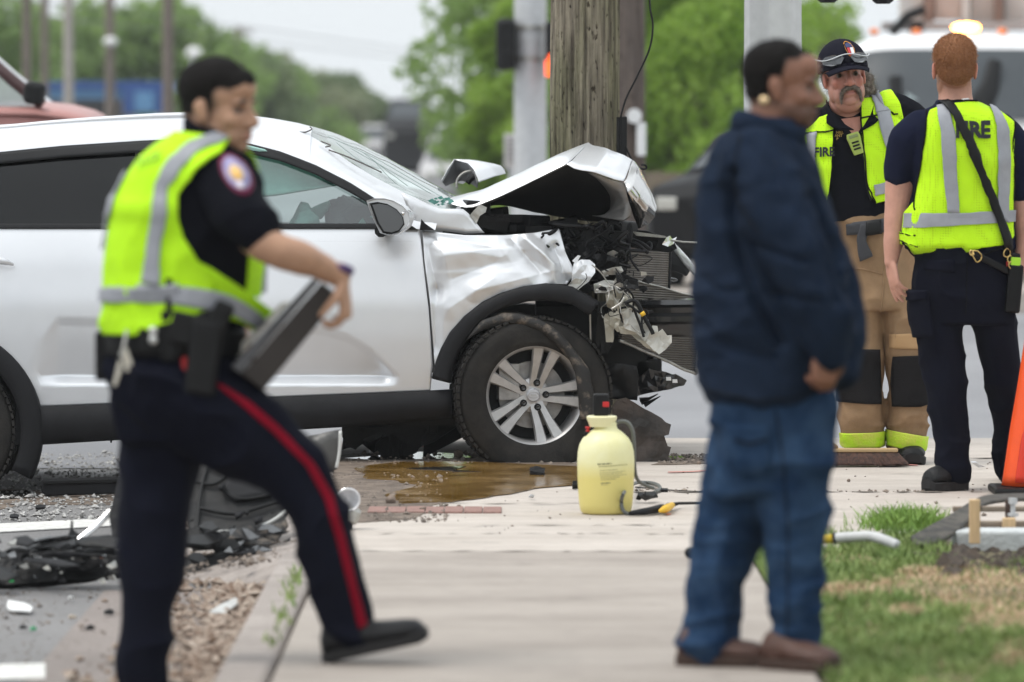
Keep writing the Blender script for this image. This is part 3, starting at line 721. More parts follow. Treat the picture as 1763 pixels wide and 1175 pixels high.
# door mirror
mb = MB()
mo = [(634, 345), (648, 341), (664, 341), (680, 345), (696, 354), (706, 366), (708, 376), (702, 391), (688, 401), (670, 404), (657, 400), (647, 380), (638, 358)]
rings = []
cxm, cym = 674, 373
for d, s in ((-.19, .93), (-.20, 1.0), (-.16, 1.03), (-.10, .95), (-.06, .75), (-.03, .4)):
    rings.append([C(cxm + (x - cxm) * s + (d + .19) * 90, cym + (y - cym) * s, d) for x, y in mo])
mb.loft(rings); mir = mb.build('door_mirror', M_CAR, car, smooth=True, angle=50)
mg = [(643, 352), (655, 350), (670, 353), (684, 361), (694, 373), (696, 384), (688, 395), (676, 399), (663, 397), (654, 382)]
mb = MB(); mb.prism([C(cxm - 1 + (x - cxm) * 1.13, cym + (y - cym) * 1.13, -.197) for x, y in mg], (0, .01, 0)); mb.build('bezel', M_BLK, mir)
mb = MB(); mb.prism([C(x, y, -.203) for x, y in mg], (0, .004, 0)); mb.build('mirror_glass', M('mirror_glass', (.15, .155, .165), rough=.3, metal=.8, var=.05), mir)
mb = MB(); mb.tube([C(693, 369, -.19), C(702, 362, -.17), C(707, 372, -.15)], (.008, .012), 8, sub=3); mb.build('indicator', M('chrome', (.8, .8, .8), rough=.12, metal=1), mir, smooth=True)
mb = MB(); mb.tube([C(655, 398, -.02), C(668, 392, .06)], .03, 8); mb.build('mirror_arm', M_TRIM, mir)
mb = MB(); mb.tube([C(-30, 452, -.02), C(-10, 448, -.045), (C(8, 450, -.045)), C(22, 455, -.015)], [(.012, .012), (.017, .012), (.016, .012), (.008, .008)], 10, sub=4, dome=True); mb.build('door_handle', M_CAR, car, smooth=True)

shard('cowl_panel', [(690, 333), (725, 348), (757, 360), (797, 361), (806, 368), (834, 402), (800, 404), (749, 397), (715, 394)], .1, M_CAR, .006, .004, 2, 4, smooth=True)
for k in range(16):
    x, y = 738 + rng.random() * 40, 341 + rng.random() * 13; s = 3 + 4 * rng.random()
    shard('glass_crumb', [(x - s, y), (x + s * .3, y - s * .6), (x + s, y + s * .2), (x, y + s * .6)], .12 + .03 * rng.random(), M_SHARD, .004, .003, 0, k)

# bonnet, buckled up against the pole: near side, ridge, far side
def strips(name, lines, m, n=40, parent=car, amp=0.0, seed=0, solid=.003, smooth=True, angle=None):
    cur = []
    for ln in lines:
        a = np.array(ln, float); q = resample(a[:, :2], n)
        dd = np.r_[0, np.cumsum(np.hypot(*(a[1:, :2] - a[:-1, :2]).T))]; dep = np.interp(np.linspace(0, dd[-1], n), dd, a[:, 2])
        cur.append([C(x, y, z_) for (x, y), z_ in zip(q, dep)])
    if amp:
        al = np.array([[tuple(p) for p in c] for c in cur]); sh = al.shape; f = al.reshape(-1, 3); f = f + np.stack([fbm(f, 7, seed), fbm(f, 7, seed + 1), fbm(f, 7, seed + 2)], 1) * amp
        cur = [[Vector(p) for p in c] for c in f.reshape(sh)]
    mb = MB(); mb.grid(cur); return mb.build(name, m, parent, smooth=smooth, solid=solid, angle=angle)
hood = strips('bonnet', [
    [(768, 350, .16), (800, 358, .12), (818, 357, .10), (880, 330, .08), (940, 300, .06), (975, 283, .05)],
    [(770, 347, .30), (800, 349, .26), (820, 347, .24), (885, 316, .2), (950, 286, .18), (985, 276, .16)],
    [(775, 344, .55), (800, 340, .52), (825, 335, .50), (890, 306, .45), (960, 272, .42), (1005, 256, .38)],
    [(780, 343, .75), (805, 336, .72), (830, 330, .70), (895, 301, .66), (965, 267, .62), (1015, 247, .58)],
    [(785, 352, 1.0), (810, 352, 1.0), (835, 348, 1.0), (890, 330, .95), (950, 305, .85), (1010, 275, .76)]], M_CAR, amp=.004, seed=3)
strips('bonnet_front', [
    [(975, 283, .05), (988, 290, .04), (1020, 296, .03), (1060, 310, .04), (1075, 313, .05)],
    [(985, 276, .14), (995, 280, .12), (1030, 288, .08), (1065, 300, .09), (1080, 305, .10)],
    [(1003, 258, .36), (1010, 265, .30), (1045, 270, .24), (1075, 280, .22), (1088, 287, .22)],
    [(1015, 247, .58), (1022, 250, .5), (1050, 259, .42), (1078, 268, .36), (1093, 277, .34)],
    [(1018, 262, .8), (1030, 262, .72), (1055, 268, .62), (1085, 280, .55), (1100, 292, .5)]], M_CAR, amp=.014, seed=8)
strips('bonnet_nose', [
    [(1075, 313, .05), (1082, 330, .04), (1094, 350, .06), (1112, 364, .10), (1128, 368, .16)],
    [(1080, 305, .10), (1090, 318, .06), (1104, 336, .07), (1118, 352, .12), (1130, 362, .2)],
    [(1093, 277, .30), (1100, 290, .22), (1112, 312, .2), (1124, 336, .24), (1131, 357, .3)],
    [(1097, 282, .6), (1106, 294, .55), (1118, 316, .5), (1128, 340, .5), (1132, 358, .5)]], M('bonnet_nose_paint', (.62, .61, .6), rough=.2, metal=.85, var=.1, vs=9, coat=.6), amp=.012, seed=12)
strips('nose_lip', [
    [(1075, 313, .06), (1083, 345, .07), (1092, 375, .1), (1100, 395, .15)],
    [(1085, 328, .06), (1095, 352, .05), (1106, 376, .10), (1106, 392, .15)],
    [(1128, 366, .14), (1128, 374, .14), (1118, 386, .16), (1106, 392, .18)]], M_GLOSSB, amp=.006, seed=13)
strips('bonnet_inner_skin', [
    [(1000, 289, .07), (1040, 303, .06), (1075, 315, .07), (1092, 345, .1), (1090, 375, .12)],
    [(1030, 305, .14), (1055, 325, .14), (1072, 340, .13), (1080, 360, .15), (1076, 384, .16)],
    [(1050, 330, .3), (1056, 345, .3), (1052, 362, .28), (1040, 372, .26), (1020, 374, .25)]], M_UNDERG, amp=.02, seed=14)
strips('bonnet_underside', [
    [(818, 358, .11), (880, 332, .1), (940, 302, .08), (975, 285, .07), (1040, 305, .08), (1078, 345, .2)],
    [(830, 362, .5), (900, 345, .5), (960, 330, .5), (1010, 325, .5), (1055, 345, .5), (1075, 365, .5)],
    [(842, 356, 1.0), (890, 363, .95), (940, 374, .9), (990, 384, .85), (1040, 388, .8), (1075, 388, .7)]], M_UNDER, amp=.012, seed=15, solid=0)
strips('bonnet_underside_lip', [
    [(815, 357, .10), (850, 343, .10), (900, 318, .09), (975, 284, .06)],
    [(840, 352, .2), (870, 340, .2), (905, 322, .2), (940, 302, .15)]], M_UNDERG, amp=.006, seed=16)
mb = MB(); t_ = text_mesh('KIA', .05, .002, .001)
# far corner of the bonnet bent upwards
strips('bonnet_corner', [
    [(752, 318, 1.5), (764, 296, 1.52), (776, 278, 1.55), (800, 285, 1.5), (812, 298, 1.45), (822, 320, 1.4)],
    [(770, 320, 1.75), (790, 296, 1.8), (800, 280, 1.82), (828, 284, 1.8), (842, 294, 1.75), (850, 310, 1.7)],
    [(790, 325, 1.9), (830, 305, 1.9), (850, 288, 1.9), (862, 291, 1.9), (868, 298, 1.88), (870, 305, 1.85)]], M_CAR, amp=.008, seed=17)
strips('bonnet_corner_underside', [
    [(753, 318, 1.52), (764, 297, 1.54), (776, 280, 1.56), (800, 288, 1.52), (812, 300, 1.47), (820, 320, 1.42)],
    [(760, 328, 1.6), (775, 322, 1.65), (790, 318, 1.66), (800, 320, 1.62), (810, 325, 1.58), (818, 330, 1.5)]], M('bonnet_back_lining', (.16, .16, .165), rough=.45, var=.2), amp=.004, seed=18)
mb = MB(); mb.tube([C(x, y, 1.5) for x, y in ((781, 331), (781, 318), (787, 308), (798, 301), (808, 300))], .006, 6, sub=4); mb.build('washer_hose', M_METAL, car, smooth=True)
mb = MB(); mb.tube([C(x, y, 1.48) for x, y in ((800, 322), (806, 314), (816, 308))], (.014), 6, sub=2); mb.build('washer_hose', M_BLK, car, smooth=True)

# engine bay
mb = MB(); mb.box(C(880, 455, .95), (.62, 1.3, .34)); mb.build('engine_block', M_DARK, car, bevel=.02)
mb = MB(); mb.prism([C(x, y, .28) for x, y in ((830, 372), (850, 380), (895, 390), (1090, 402), (1080, 480), (985, 520), (830, 430))], (0, 1.2, 0)); mb.build('inner_wing', M_DARK, car)
bay = [(818, 366, 42, 38, .16), (838, 384, 58, 26, .14), (842, 370, 60, 16, .3), (905, 384, 60, 22, .3), (870, 396, 70, 16, .2), (955, 392, 60, 18, .35), (1000, 404, 50, 30, .3), (1040, 410, 46, 36, .34), (1075, 396, 30, 26, .4), (1010, 440, 60, 40, .26), (985, 425, 36, 40, .3), (1050, 455, 36, 40, .2)]
for k, (x, y, w, h, d) in enumerate(bay):
    a = R(rng.uniform(-14, 10)); mb = MB(); mb.box(C(x, y, d + .1), (w / 385, .2, h / 385), Matrix.Rotation(a, 3, 'Y') @ Matrix.Rotation(rng.uniform(-.5, .5), 3, 'Z'))
    mb.build('engine_box', M_BLK if k % 3 else M_CLAD, car, bevel=.008)
for k in range(7):
    mb = MB(); y = 371 + k * 1.9; mb.tube([C(838, y, .12), C(868, y - .5, .11), C(900, y + 1, .14)], .002, 5); mb.build('box_rib', M_TRIM, car)
r4 = random.Random(4)
for k in range(44):
    x, y = r4.uniform(935, 1090), r4.uniform(388, 455); pts = [(x, y)]
    for _ in range(4): pts.append((pts[-1][0] + r4.uniform(-24, 24), pts[-1][1] + r4.uniform(-14, 18)))
    d = r4.uniform(.08, .3); mb = MB(); mb.tube([C(px, py, d + r4.uniform(-.05, .05)) for px, py in pts], r4.choice([.002, .003, .005, .009]), 6, sub=4)
    mb.build('wire' if k % 3 else 'hose', [M_BLK, M_TRIM, M_CLAD][k % 3], car, smooth=True)
for pts, r_, m in (([(1053, 388), (1046, 398), (1012, 418), (1012, 440), (1020, 452)], .0045, M_TRIM), ([(1085, 385), (1088, 398), (1086, 416), (1082, 402), (1084, 388)], .008, M_CLAD), ([(952, 387), (985, 390), (1025, 394)], .010, M_TRIM), ([(1064, 424), (1085, 432), (1112, 434)], .006, M_CLAD)):
    mb = MB(); mb.tube([C(x, y, .12) for x, y in pts], r_, 8, sub=4); mb.build('hose', m, car, smooth=True)
shard('hinge_bracket', [(816, 362), (826, 352), (838, 358), (836, 366), (826, 372), (820, 386), (808, 372)], .1, M_METAL, .01, .006, 2, 30)
shard('torn_fender_tip', [(985, 478), (988, 455), (1000, 448), (1016, 448), (1025, 456), (1025, 470), (1014, 486), (1000, 497), (984, 492)], .06, M_CAR, .035, .003, 3, 31)
shard('torn_fender_tip', [(978, 492), (990, 480), (1004, 482), (1012, 485), (996, 500), (985, 498)], .02, M_METAL, .02, .003, 2, 32)
shard('torn_fender_tip', [(985, 450), (995, 440), (1000, 441), (992, 455)], .02, M_CAR, .01, .002, 2, 33)
# radiators
def fins(name, col):
    m = M(name, col, rough=.55, metal=.3, var=.35, vs=9); t, b, l = nodes_of(m)
    tc = t.nodes.new('ShaderNodeTexCoord'); wv = t.nodes.new('ShaderNodeTexWave'); wv.bands_direction = 'Z'; wv.inputs['Scale'].default_value = 30; wv.inputs['Distortion'].default_value = .6; wv.inputs['Detail'].default_value = 0
    mp = t.nodes.new('ShaderNodeMapping'); mp.inputs['Rotation'].default_value = (0, R(-5), 0); l(tc.outputs['Object'], mp.inputs[0]); l(mp.outputs[0], wv.inputs[0])
    bp = t.nodes.new('ShaderNodeBump'); bp.inputs['Strength'].default_value = 1; bp.inputs['Distance'].default_value = .01; l(wv.outputs['Fac'], bp.inputs['Height']); l(bp.outputs[0], b.inputs['Normal'])
    src = b.inputs['Base Color'].links[0].from_socket
    mr = t.nodes.new('ShaderNodeMapRange'); mr.inputs[3].default_value = .7; mr.inputs[4].default_value = 1.35; l(wv.outputs['Fac'], mr.inputs[0])
    sc = t.nodes.new('ShaderNodeVectorMath'); sc.operation = 'SCALE'; l(src, sc.inputs[0]); l(mr.outputs[0], sc.inputs['Scale']); l(sc.outputs[0], b.inputs['Base Color']); return m
M_FIN = fins('radiator_fins', (.17, .15, .13)); M_FIN2 = fins('condenser_fins', (.15, .135, .117))
def quadpanel(name, q, ds, m, n=14, amp=.008, seed=0, parent=car, solid=.02):
    rows = []
    for j in range(n + 1):
        row = []
        for i in range(n + 1):
            s, t = i / n, j / n; x = lerp(lerp(q[0][0], q[1][0], s), lerp(q[3][0], q[2][0], s), t); y = lerp(lerp(q[0][1], q[1][1], s), lerp(q[3][1], q[2][1], s), t)
            d = lerp(lerp(ds[0], ds[1], s), lerp(ds[3], ds[2], s), t); row.append(C(x, y, d))
        rows.append(row)
    a = np.array([[tuple(p) for p in r_] for r_ in rows]); f = a.reshape(-1, 3); f[:, 1] += fbm(f, 6, seed) * amp; f[:, 2] += fbm(f, 5, seed + 3) * amp
    rows = [[Vector(p) for p in r_] for r_ in f.reshape(a.shape)]
    mb = MB(); mb.grid(rows); o = mb.build(name, m, parent, smooth=False, solid=solid); return o, rows
rad, rr_ = quadpanel('radiator', [(1052, 433), (1161, 439), (1158, 508), (1060, 500)], (.3, .8, .8, .3), M_FIN, seed=5)
for a, r_ in (([r[-1] for r in rr_], .012), (rr_[0], .006), (rr_[-1], .006)):
    mb = MB(); mb.tube([p + Vector((0, -.012, 0)) for p in a], r_, 6); mb.build('radiator_frame', M_CLAD, rad, smooth=True)
mb = MB(); mb.tube([r[-1] + Vector((-.02, -.02, 0)) for r in rr_], .004, 6); mb.build('radiator_frame', M_METAL, rad, smooth=True)
cond, rr_ = quadpanel('condenser', [(1083, 482), (1215, 520), (1206, 655), (1068, 590)], (.22, .62, .6, .2), M_FIN2, seed=6, amp=.014)
for a, r_ in ((rr_[0], .004), (rr_[-1], .007), ([r[-1] for r in rr_], .009)):
    mb = MB(); mb.tube([p + Vector((0, -.014, 0)) for p in a], r_, 6); mb.build('condenser_frame', M_METAL, cond, smooth=True)
# bumper beam and the black pieces round it
rows = []
for x, d in ((1090, .30), (1108, .22), (1160, .20), (1230, .22), (1300, .4), (1340, .7)):
    o = (x - 1108) * -.01
    rows.append([C(x, y + o, d + q) for y, q in ((519, .12), (521, .02), (528, .0), (533, .03), (543, .035), (549, 0), (557, .0), (562, .03), (575, .035), (584, .05), (586, .14))])
mb = MB(); mb.grid(rows); mb.build('bumper_beam', M_GLOSSB, car, smooth=True, angle=35, solid=.004)
shard('front_panel_support', [(1088, 398), (1120, 402), (1165, 418), (1172, 432), (1160, 440), (1100, 432), (1075, 430)], .55, M_CLAD, .02, .01, 2, 41)
shard('front_panel_support', [(1092, 402), (1150, 410), (1155, 414), (1100, 410)], .5, M_METAL, .006, .006, 1, 42)
shard('torn_foil', [(1144, 424), (1152, 412), (1158, 409), (1162, 415), (1170, 412), (1164, 424), (1154, 428)], .4, M('foil', (.8, .8, .8), rough=.2, metal=.9), .02, .002, 2, 43)
mb = MB(); mb.tube([C(1160, 417, .4), C(1180, 420, .38), C(1205, 421, .36)], .004, 6); mb.build('torn_strip', M_METAL, car)
shard('fender_edge', [(1158, 424), (1168, 420), (1210, 468), (1215, 492), (1200, 476)], 1.2, M_CAR, .01, .02, 2, 44, smooth=True)
shard('lamp_housing', [(1152, 428), (1162, 430), (1200, 478), (1196, 486), (1160, 474), (1150, 470)], 1.15, M_CLAD, .03, .03, 2, 45)
mb = MB(); mb.tube([C(1150, 490, 1.0), C(1170, 492, 1.0), C(1178, 493, 1.0)], [(.006, .03), (.009, .03), (.004, .02)], 8); mb.build('bracket', M_GLOSSB, car, smooth=True)
# lamp brackets and broken cream lamp housings on the near corner
for k, (poly, d, m, amp) in enumerate((
    ([(1036, 467), (1060, 461), (1070, 460), (1074, 468), (1066, 474), (1040, 474)], .05, M_METAL, .02),
    ([(1022, 490), (1040, 483), (1058, 484), (1060, 498), (1042, 506), (1024, 506)], .04, M_METAL, .03),
    ([(1058, 482), (1076, 492), (1080, 502), (1066, 506), (1058, 494)], .02, M_METAL, .02),
    ([(1042, 505), (1060, 500), (1066, 515), (1060, 535), (1046, 530)], .05, M_CREAM, .03),
    ([(1056, 500), (1066, 498), (1074, 510), (1074, 530), (1064, 535), (1056, 520)], .03, M_CREAM, .04),
    ([(1070, 510), (1086, 505), (1094, 518), (1088, 530), (1074, 524)], .02, M_CREAM, .04),
    ([(1052, 545), (1072, 528), (1096, 530), (1106, 552), (1090, 566), (1064, 572), (1050, 560)], .0, M_CREAM, .05),
    ([(1070, 538), (1092, 526), (1106, 545), (1122, 572), (1110, 588), (1094, 572), (1076, 566)], -.03, M_LENS, .03),
    ([(1064, 562), (1088, 560), (1112, 582), (1120, 586), (1128, 608), (1108, 596), (1086, 576), (1068, 574)], -.02, M_CREAM, .03),
    ([(1118, 580), (1123, 560), (1131, 561), (1133, 572), (1140, 566), (1148, 578), (1156, 577), (1156, 590), (1146, 602), (1134, 610), (1124, 603), (1112, 590)], -.05, M_LENS, .018),
    ([(1040, 545), (1056, 535), (1058, 560), (1056, 590), (1044, 590)], .06, M_CREAM, .04),
    ([(1050, 520), (1040, 560), (1034, 600), (1046, 612), (1058, 590), (1062, 540)], .16, M_CLAD, .05),
    ([(1060, 470), (1080, 474), (1100, 482), (1094, 500), (1078, 496), (1062, 486)], .03, M_CLAD, .03),
    ([(1082, 482), (1098, 484), (1100, 496), (1090, 498)], .0, M_BLK, .02),
    ([(1020, 440), (1042, 440), (1062, 446), (1060, 462), (1036, 462)], .12, M_BLK, .05),
    ([(1006, 486), (1030, 470), (1044, 480), (1022, 505)], .1, M_CLAD, .04))):
    shard('lamp_bracket' if m in (M_METAL,) else 'lamp_housing' if m in (M_CREAM, M_LENS) else 'broken_bracket', poly, d, m, amp, .005, 2, 60 + k, fr=22)
for (x, y) in ((1033, 491), (1028, 500), (1050, 494), (1054, 499)):
    mb = MB(); mb.tube([C(x, y, .0), C(x, y, -.03)], .007, 8, dome=True); mb.build('bolt', M_METAL, car, smooth=True)
for pts, r_, m in (([(1075, 522), (1088, 517), (1098, 524), (1108, 545), (1120, 566), (1124, 575)], .009, M_BLK), ([(1078, 524), (1090, 530), (1096, 545), (1102, 560), (1108, 580)], .006, M_BLK), ([(1052, 532), (1062, 526), (1070, 520), (1074, 512)], .005, M_METAL)):
    mb = MB(); mb.tube([C(x, y, -.06) for x, y in pts], r_, 8, sub=5); mb.build('cable', m, car, smooth=True)
mb = MB(); mb.tube([C(1104, 537, -.06), C(1108, 543, -.06)], .0115, 8); mb.build('yellow_band', M_BRASS, car, smooth=True)
for k in range(46):
    x, y = r4.uniform(985, 1125), r4.uniform(425, 560)
    if y < 425 + (x - 985) * .2 or y > 480 + (x - 985) * .75: continue
    s = r4.uniform(4, 12); pts = [(x + s * r4.uniform(.6, 1.2) * math.cos(a), y + s * r4.uniform(.4, .9) * math.sin(a)) for a in np.linspace(r4.random(), 6.28 + r4.random(), r4.choice([5, 6, 7]))[:-1]]
    shard('torn_piece', pts, r4.uniform(-.02, .14), r4.choice([M_BLK, M_METAL, M_CREAM, M_CLAD, M_BLK, M_TRIM, M_MUD]), .03, .005, 1, 200 + k, fr=26)
for k in range(16):
    x, y = r4.uniform(1000, 1090), r4.uniform(450, 530); pts = [(x, y)]
    for _ in range(4): pts.append((pts[-1][0] + r4.uniform(-12, 20), pts[-1][1] + r4.uniform(-6, 22)))
    mb = MB(); mb.tube([C(px, py, r4.uniform(-.06, .02)) for px, py in pts], r4.choice([.002, .003, .005]), 6, sub=4); mb.build('wire', r4.choice([M_BLK, M_TRIM, M_BLK, M_METAL]), car, smooth=True)
# lower pieces hanging by the wheel
shard('torn_liner', [(1044, 690), (1042, 645), (1052, 628), (1074, 626), (1096, 632), (1100, 650), (1098, 690)], .06, M_BLK, .05, .004, 3, 80, smooth=True)
shard('torn_liner', [(1030, 520), (1054, 560), (1050, 610), (1036, 612), (1026, 590)], .12, M_DARK, .03, .004, 2, 81)
shard('undertray', [(1054, 702), (1062, 690), (1078, 686), (1140, 722), (1147, 729), (1156, 733), (1152, 750), (1144, 752), (1150, 770), (1156, 772), (1148, 800), (1060, 800)], .05, M('dark_muddy_tray', (.02, .017, .015), rough=.6, col2=(.065, .05, .042), vs=9, bump=.3, bs=50), .025, .006, 3, 82)
shard('broken_support', [(1098, 660), (1120, 640), (1150, 646), (1186, 660), (1182, 668), (1160, 676), (1130, 680), (1098, 690)], .3, M_GLOSSB, .04, .01, 2, 83)
shard('broken_support', [(1150, 650), (1166, 648), (1184, 658), (1180, 668), (1158, 672), (1140, 668)], .22, M_GLOSSB, .01, .006, 2, 84)
for (x, y) in ((1153, 656), (1164, 660)):
    mb = MB(); mb.prism([C(x - 4, y - 3, .2), C(x + 4, y - 3, .2), C(x + 5, y + 3, .2), C(x - 4, y + 3, .2)], (0, .01, 0)); mb.build('clip', M_WHITE, car)
for a, b_ in (((1106, 700), (1136, 684)), ((1112, 704), (1140, 688)), ((1104, 695), (1126, 690))):
    mb = MB(); mb.tube([C(*a, .3), C(*b_, .3)], [(.012, .02), (.002, .004)], 5); mb.build('splinter', M_BLK, car)
mb = MB(); mb.box(C(1120, 640, .5), (.12, .3, .08)); mb.box(C(1110, 620, .6), (.10, .4, .3)); mb.build('front_subframe', M_DARK, car, bevel=.01)
mb = MB(); mb.box(C(1020, 600, .9), (.5, 1.1, .35)); mb.build('wheelhouse', M_DARK, car)
mb = MB()
rows = []
for a, b_ in zip(A_, B_): rows.append([C(*lerp(b_, a, -.02), .05), C(*lerp(b_, a, .3), .35), C(*lerp(b_, a, .3), .7)])
mb.grid(rows); mb.build('wheelhouse_liner', M_DARK, car, smooth=True)
mb = MB(); mb.tube([C(1016, 542, .03), C(1017, 590, .05), C(1018, 600, .06)], .004, 6); mb.build('cable', M_METAL, car)
# underside
mb = MB(); mb.box(C(400, 725, .93), (2.0, 1.5, .06)); mb.build('underbody', M_DARK, car)
shard('dropped_shield', [(588, 735), (750, 728), (748, 745), (735, 745), (750, 770), (715, 772), (690, 760), (668, 762), (640, 772), (612, 764), (588, 764)], .5, M_DARK, .03, .3, 2, 90)
mb = MB(); mb.box(C(744, 742, .35), (.04, .04, .06)); mb.build('drain_plug', M_BLK, car, bevel=.005)
# grey splash panel still hanging off the tyre, mud coated
o1 = [(802, 585), (830, 550), (864, 540), (892, 540), (928, 549), (962, 570), (990, 606), (1013, 635), (1022, 677), (1024, 720)]
o2 = [(808, 581), (836, 567), (872, 561), (900, 561), (934, 574), (962, 600), (979, 622), (989, 645), (993, 682), (995, 722)]
QA, QB = resample(o1, 50), resample(o2, 50); QB = QA + (QB - QA) * .9; rows = []
for k, (a, b_) in enumerate(zip(QA, QB)):
    rows.append([C(*lerp(a, b_, v), dd) for v, dd in ((-.05, .12), (0, .0), (.06, -.034), (.5, -.040), (.94, -.036), (1.0, -.005))])
al = np.array([[tuple(p) for p in r_] for r_ in rows]); f = al.reshape(-1, 3); f = f + np.stack([fbm(f, 18, 5), fbm(f, 18, 6), fbm(f, 18, 7)], 1) * .008
mb = MB(); mb.grid([[Vector(p) for p in r_] for r_ in f.reshape(al.shape)]); mb.build('arch_liner', M_MUD, car, smooth=True, solid=.004)

# wheels
def make_wheel(cen, steer, flat, parent):
    wh = bpy.data.objects.new('wheel', None); COL.objects.link(wh); wh.parent = parent
    wh.matrix_parent_inverse = wmat(parent).inverted()
    RT = .349
    prof = [(.215, -.09), (.222, -.108), (.245, -.116), (.29, -.119), (.325, -.112), (.339, -.1), (.346, -.085), (.347, -.06), (.349, -.02), (.349, .03), (.347, .06), (.346, .085), (.338, .105), (.29, .116), (.23, .105), (.215, .08)]
    n = 96; V = []; Fc = []
    for r_, y in prof:
        for k in range(n):
            a = 2 * math.pi * k / n; V.append((r_ * math.cos(a), y, r_ * math.sin(a)))
    for i in range(len(prof) - 1):
        for k in range(n): Fc.append((i * n + k, i * n + (k + 1) % n, (i + 1) * n + (k + 1) % n, (i + 1) * n + k))
    me = bpy.data.meshes.new('tyre'); me.from_pydata(V, [], Fc); b = bmesh.new(); b.from_mesh(me); bmesh.ops.recalc_face_normals(b, faces=b.faces); b.to_mesh(me); b.free()
    co = vco(me); lim = -flat
    low = co[:, 2] < lim + .05
    k = np.clip((lim + .05 - co[:, 2]) / .09, 0, 1)
    co[:, 1] *= 1 + .22 * k * (np.hypot(co[:, 0], co[:, 2]) > .235); co[:, 0] *= 1 + .08 * k
    co[:, 2] = np.where(co[:, 2] < lim, lim, co[:, 2]); setco(me, co)
    rot = Matrix.Rotation(steer, 4, 'Z'); wh.matrix_basis = Matrix.Translation(cen) @ rot
    def add(name, me_, m, par=wh, **k):
        o = bpy.data.objects.new(name, me_); COL.objects.link(o); o.parent = par
        me_.materials.append(m)
        return o
    ty = add('tyre', me, M_RUB); me.polygons.foreach_set('use_smooth', [True] * len(me.polygons)); me.set_sharp_from_angle(angle=R(50))
    mb = MB()
    for k in range(64):
        a = 2 * math.pi * k / 64
        if math.sin(a) * RT < -flat + .02: continue
        for y0, y1, sh in ((-.112, -.075, 0), (-.068, -.03, .5), (-.02, .02, 0), (.03, .07, .5), (.078, .108, 0)):
            aa = a + sh * math.pi / 64; q = Matrix.Rotation(-aa, 3, 'Y')
            mb.box(q @ Vector((RT + (.003 if abs(y0 + y1) < .1 else -.001), (y0 + y1) / 2, 0)), (.012, y1 - y0, .025), q)
    o = add('tread', mb.mesh(), M_RUB); o['kind'] = 'stuff'
    mb = MB(); mb.lathe((0, 0, 0), [(.196, .10), (.205, -.085), (.214, -.10), (.222, -.106), (.228, -.10), (.228, -.092), (.216, -.088), (.214, .10)], 72, 'Y', cap=False)
    o = add('rim', mb.mesh(), M_RIM); o.data.polygons.foreach_set('use_smooth', [True] * len(o.data.polygons)); o.data.set_sharp_from_angle(angle=R(40))
    mb = MB(); mb.lathe((0, 0, 0), [(.001, -.02), (.15, -.02), (.15, .0), (.001, .0)], 40, 'Y'); add('brake_disc', mb.mesh(), M_DISC)
    mb = MB(); mb.lathe((0, 0, 0), [(.001, .03), (.205, .03), (.205, .05), (.001, .05)], 40, 'Y'); add('back_plate', mb.mesh(), M_DARK)
    mb = MB(); mb.box((-.11, -.03, .06), (.09, .07, .16)); add('caliper', mb.mesh(), M_DISC)
    for k in range(5):
        a0 = R(2 + 72 * k); sp = []
        for sgn in (-1, 1):
            pts = [(.030, sgn * .016, -.054, .0165), (.07, sgn * .0205, -.061, .0165), (.13, sgn * .0275, -.074, .0205), (.19, sgn * .037, -.086, .0265), (.213, sgn * .043, -.092, .031)]
            rings = []
            for (r_, off, dy, w) in pts:
                c = Vector((r_ * math.cos(a0) - off * math.sin(a0), dy, r_ * math.sin(a0) + off * math.cos(a0)))
                tv = Vector((-math.sin(a0), 0, math.cos(a0)))
                rings.append([c - tv * w + Vector((0, .004, 0)), c - tv * w * .75 + Vector((0, -.006, 0)), c + tv * w * .75 + Vector((0, -.006, 0)), c + tv * w + Vector((0, .004, 0)), c + tv * w * .8 + Vector((0, .035, 0)), c - tv * w * .8 + Vector((0, .035, 0))])
            mb = MB(); mb.loft(rings); me_ = mb.mesh(); b = bmesh.new(); b.from_mesh(me_); bmesh.ops.recalc_face_normals(b, faces=b.faces); b.to_mesh(me_); b.free()
            add('spoke', me_, M_RIM)
        a1 = a0
        mb = MB(); q = Vector((.057 * math.cos(a1), 0, .057 * math.sin(a1)))
        mb.lathe(q + Vector((0, -.066, 0)), [(.001, -.010), (.007, -.014), (.0095, -.008), (.0095, .02)], 10, 'Y'); add('wheel_nut', mb.mesh(), M('nut_steel', (.1, .1, .1), rough=.4, metal=.7))
        mb = MB(); mb.lathe(q + Vector((0, -.0685, 0)), [(.0095, .002), (.0155, -.0005), (.0165, .012)], 14, 'Y', cap=False); add('nut_well', mb.mesh(), M_DARK)
    mb = MB(); mb.lathe((0, -.05, 0), [(.078, .03), (.078, -.002), (.072, -.008), (.03, -.012), (.001, -.012)], 40, 'Y'); o = add('hub', mb.mesh(), M_RIM); o.data.polygons.foreach_set('use_smooth', [True] * len(o.data.polygons)); o.data.set_sharp_from_angle(angle=R(40))
    mb = MB(); mb.lathe((0, -.062, 0), [(.031, .004), (.031, -.004), (.026, -.008), (.001, -.009)], 30, 'Y'); cap = add('hub_cap', mb.mesh(), M('cap_grey', (.5, .5, .52), rough=.35, metal=.6))
    mb = MB(); rings = [[(r_ * 1.45 * math.cos(a), -.0705 - q, r_ * .8 * math.sin(a)) for r_, q in ((.0145, 0), (.016, .0012), (.0175, 0))] for a in np.linspace(0, 2 * math.pi, 33)]; mb.grid(rings); add('emblem_ring', mb.mesh(), M_RIM)
    tm = text_mesh('KIA', .0155, .0004, .0008); tm.transform(Matrix.Translation((0, -.0715, 0)) @ Matrix.Rotation(math.pi / 2, 4, 'X')); add('emblem_letters', tm, M_RIM)
    return wh
FW = make_wheel(C(914, 681, .085), R(10), .301, car)
RW = make_wheel(C(-110, 742, .10), 0, .345, car)
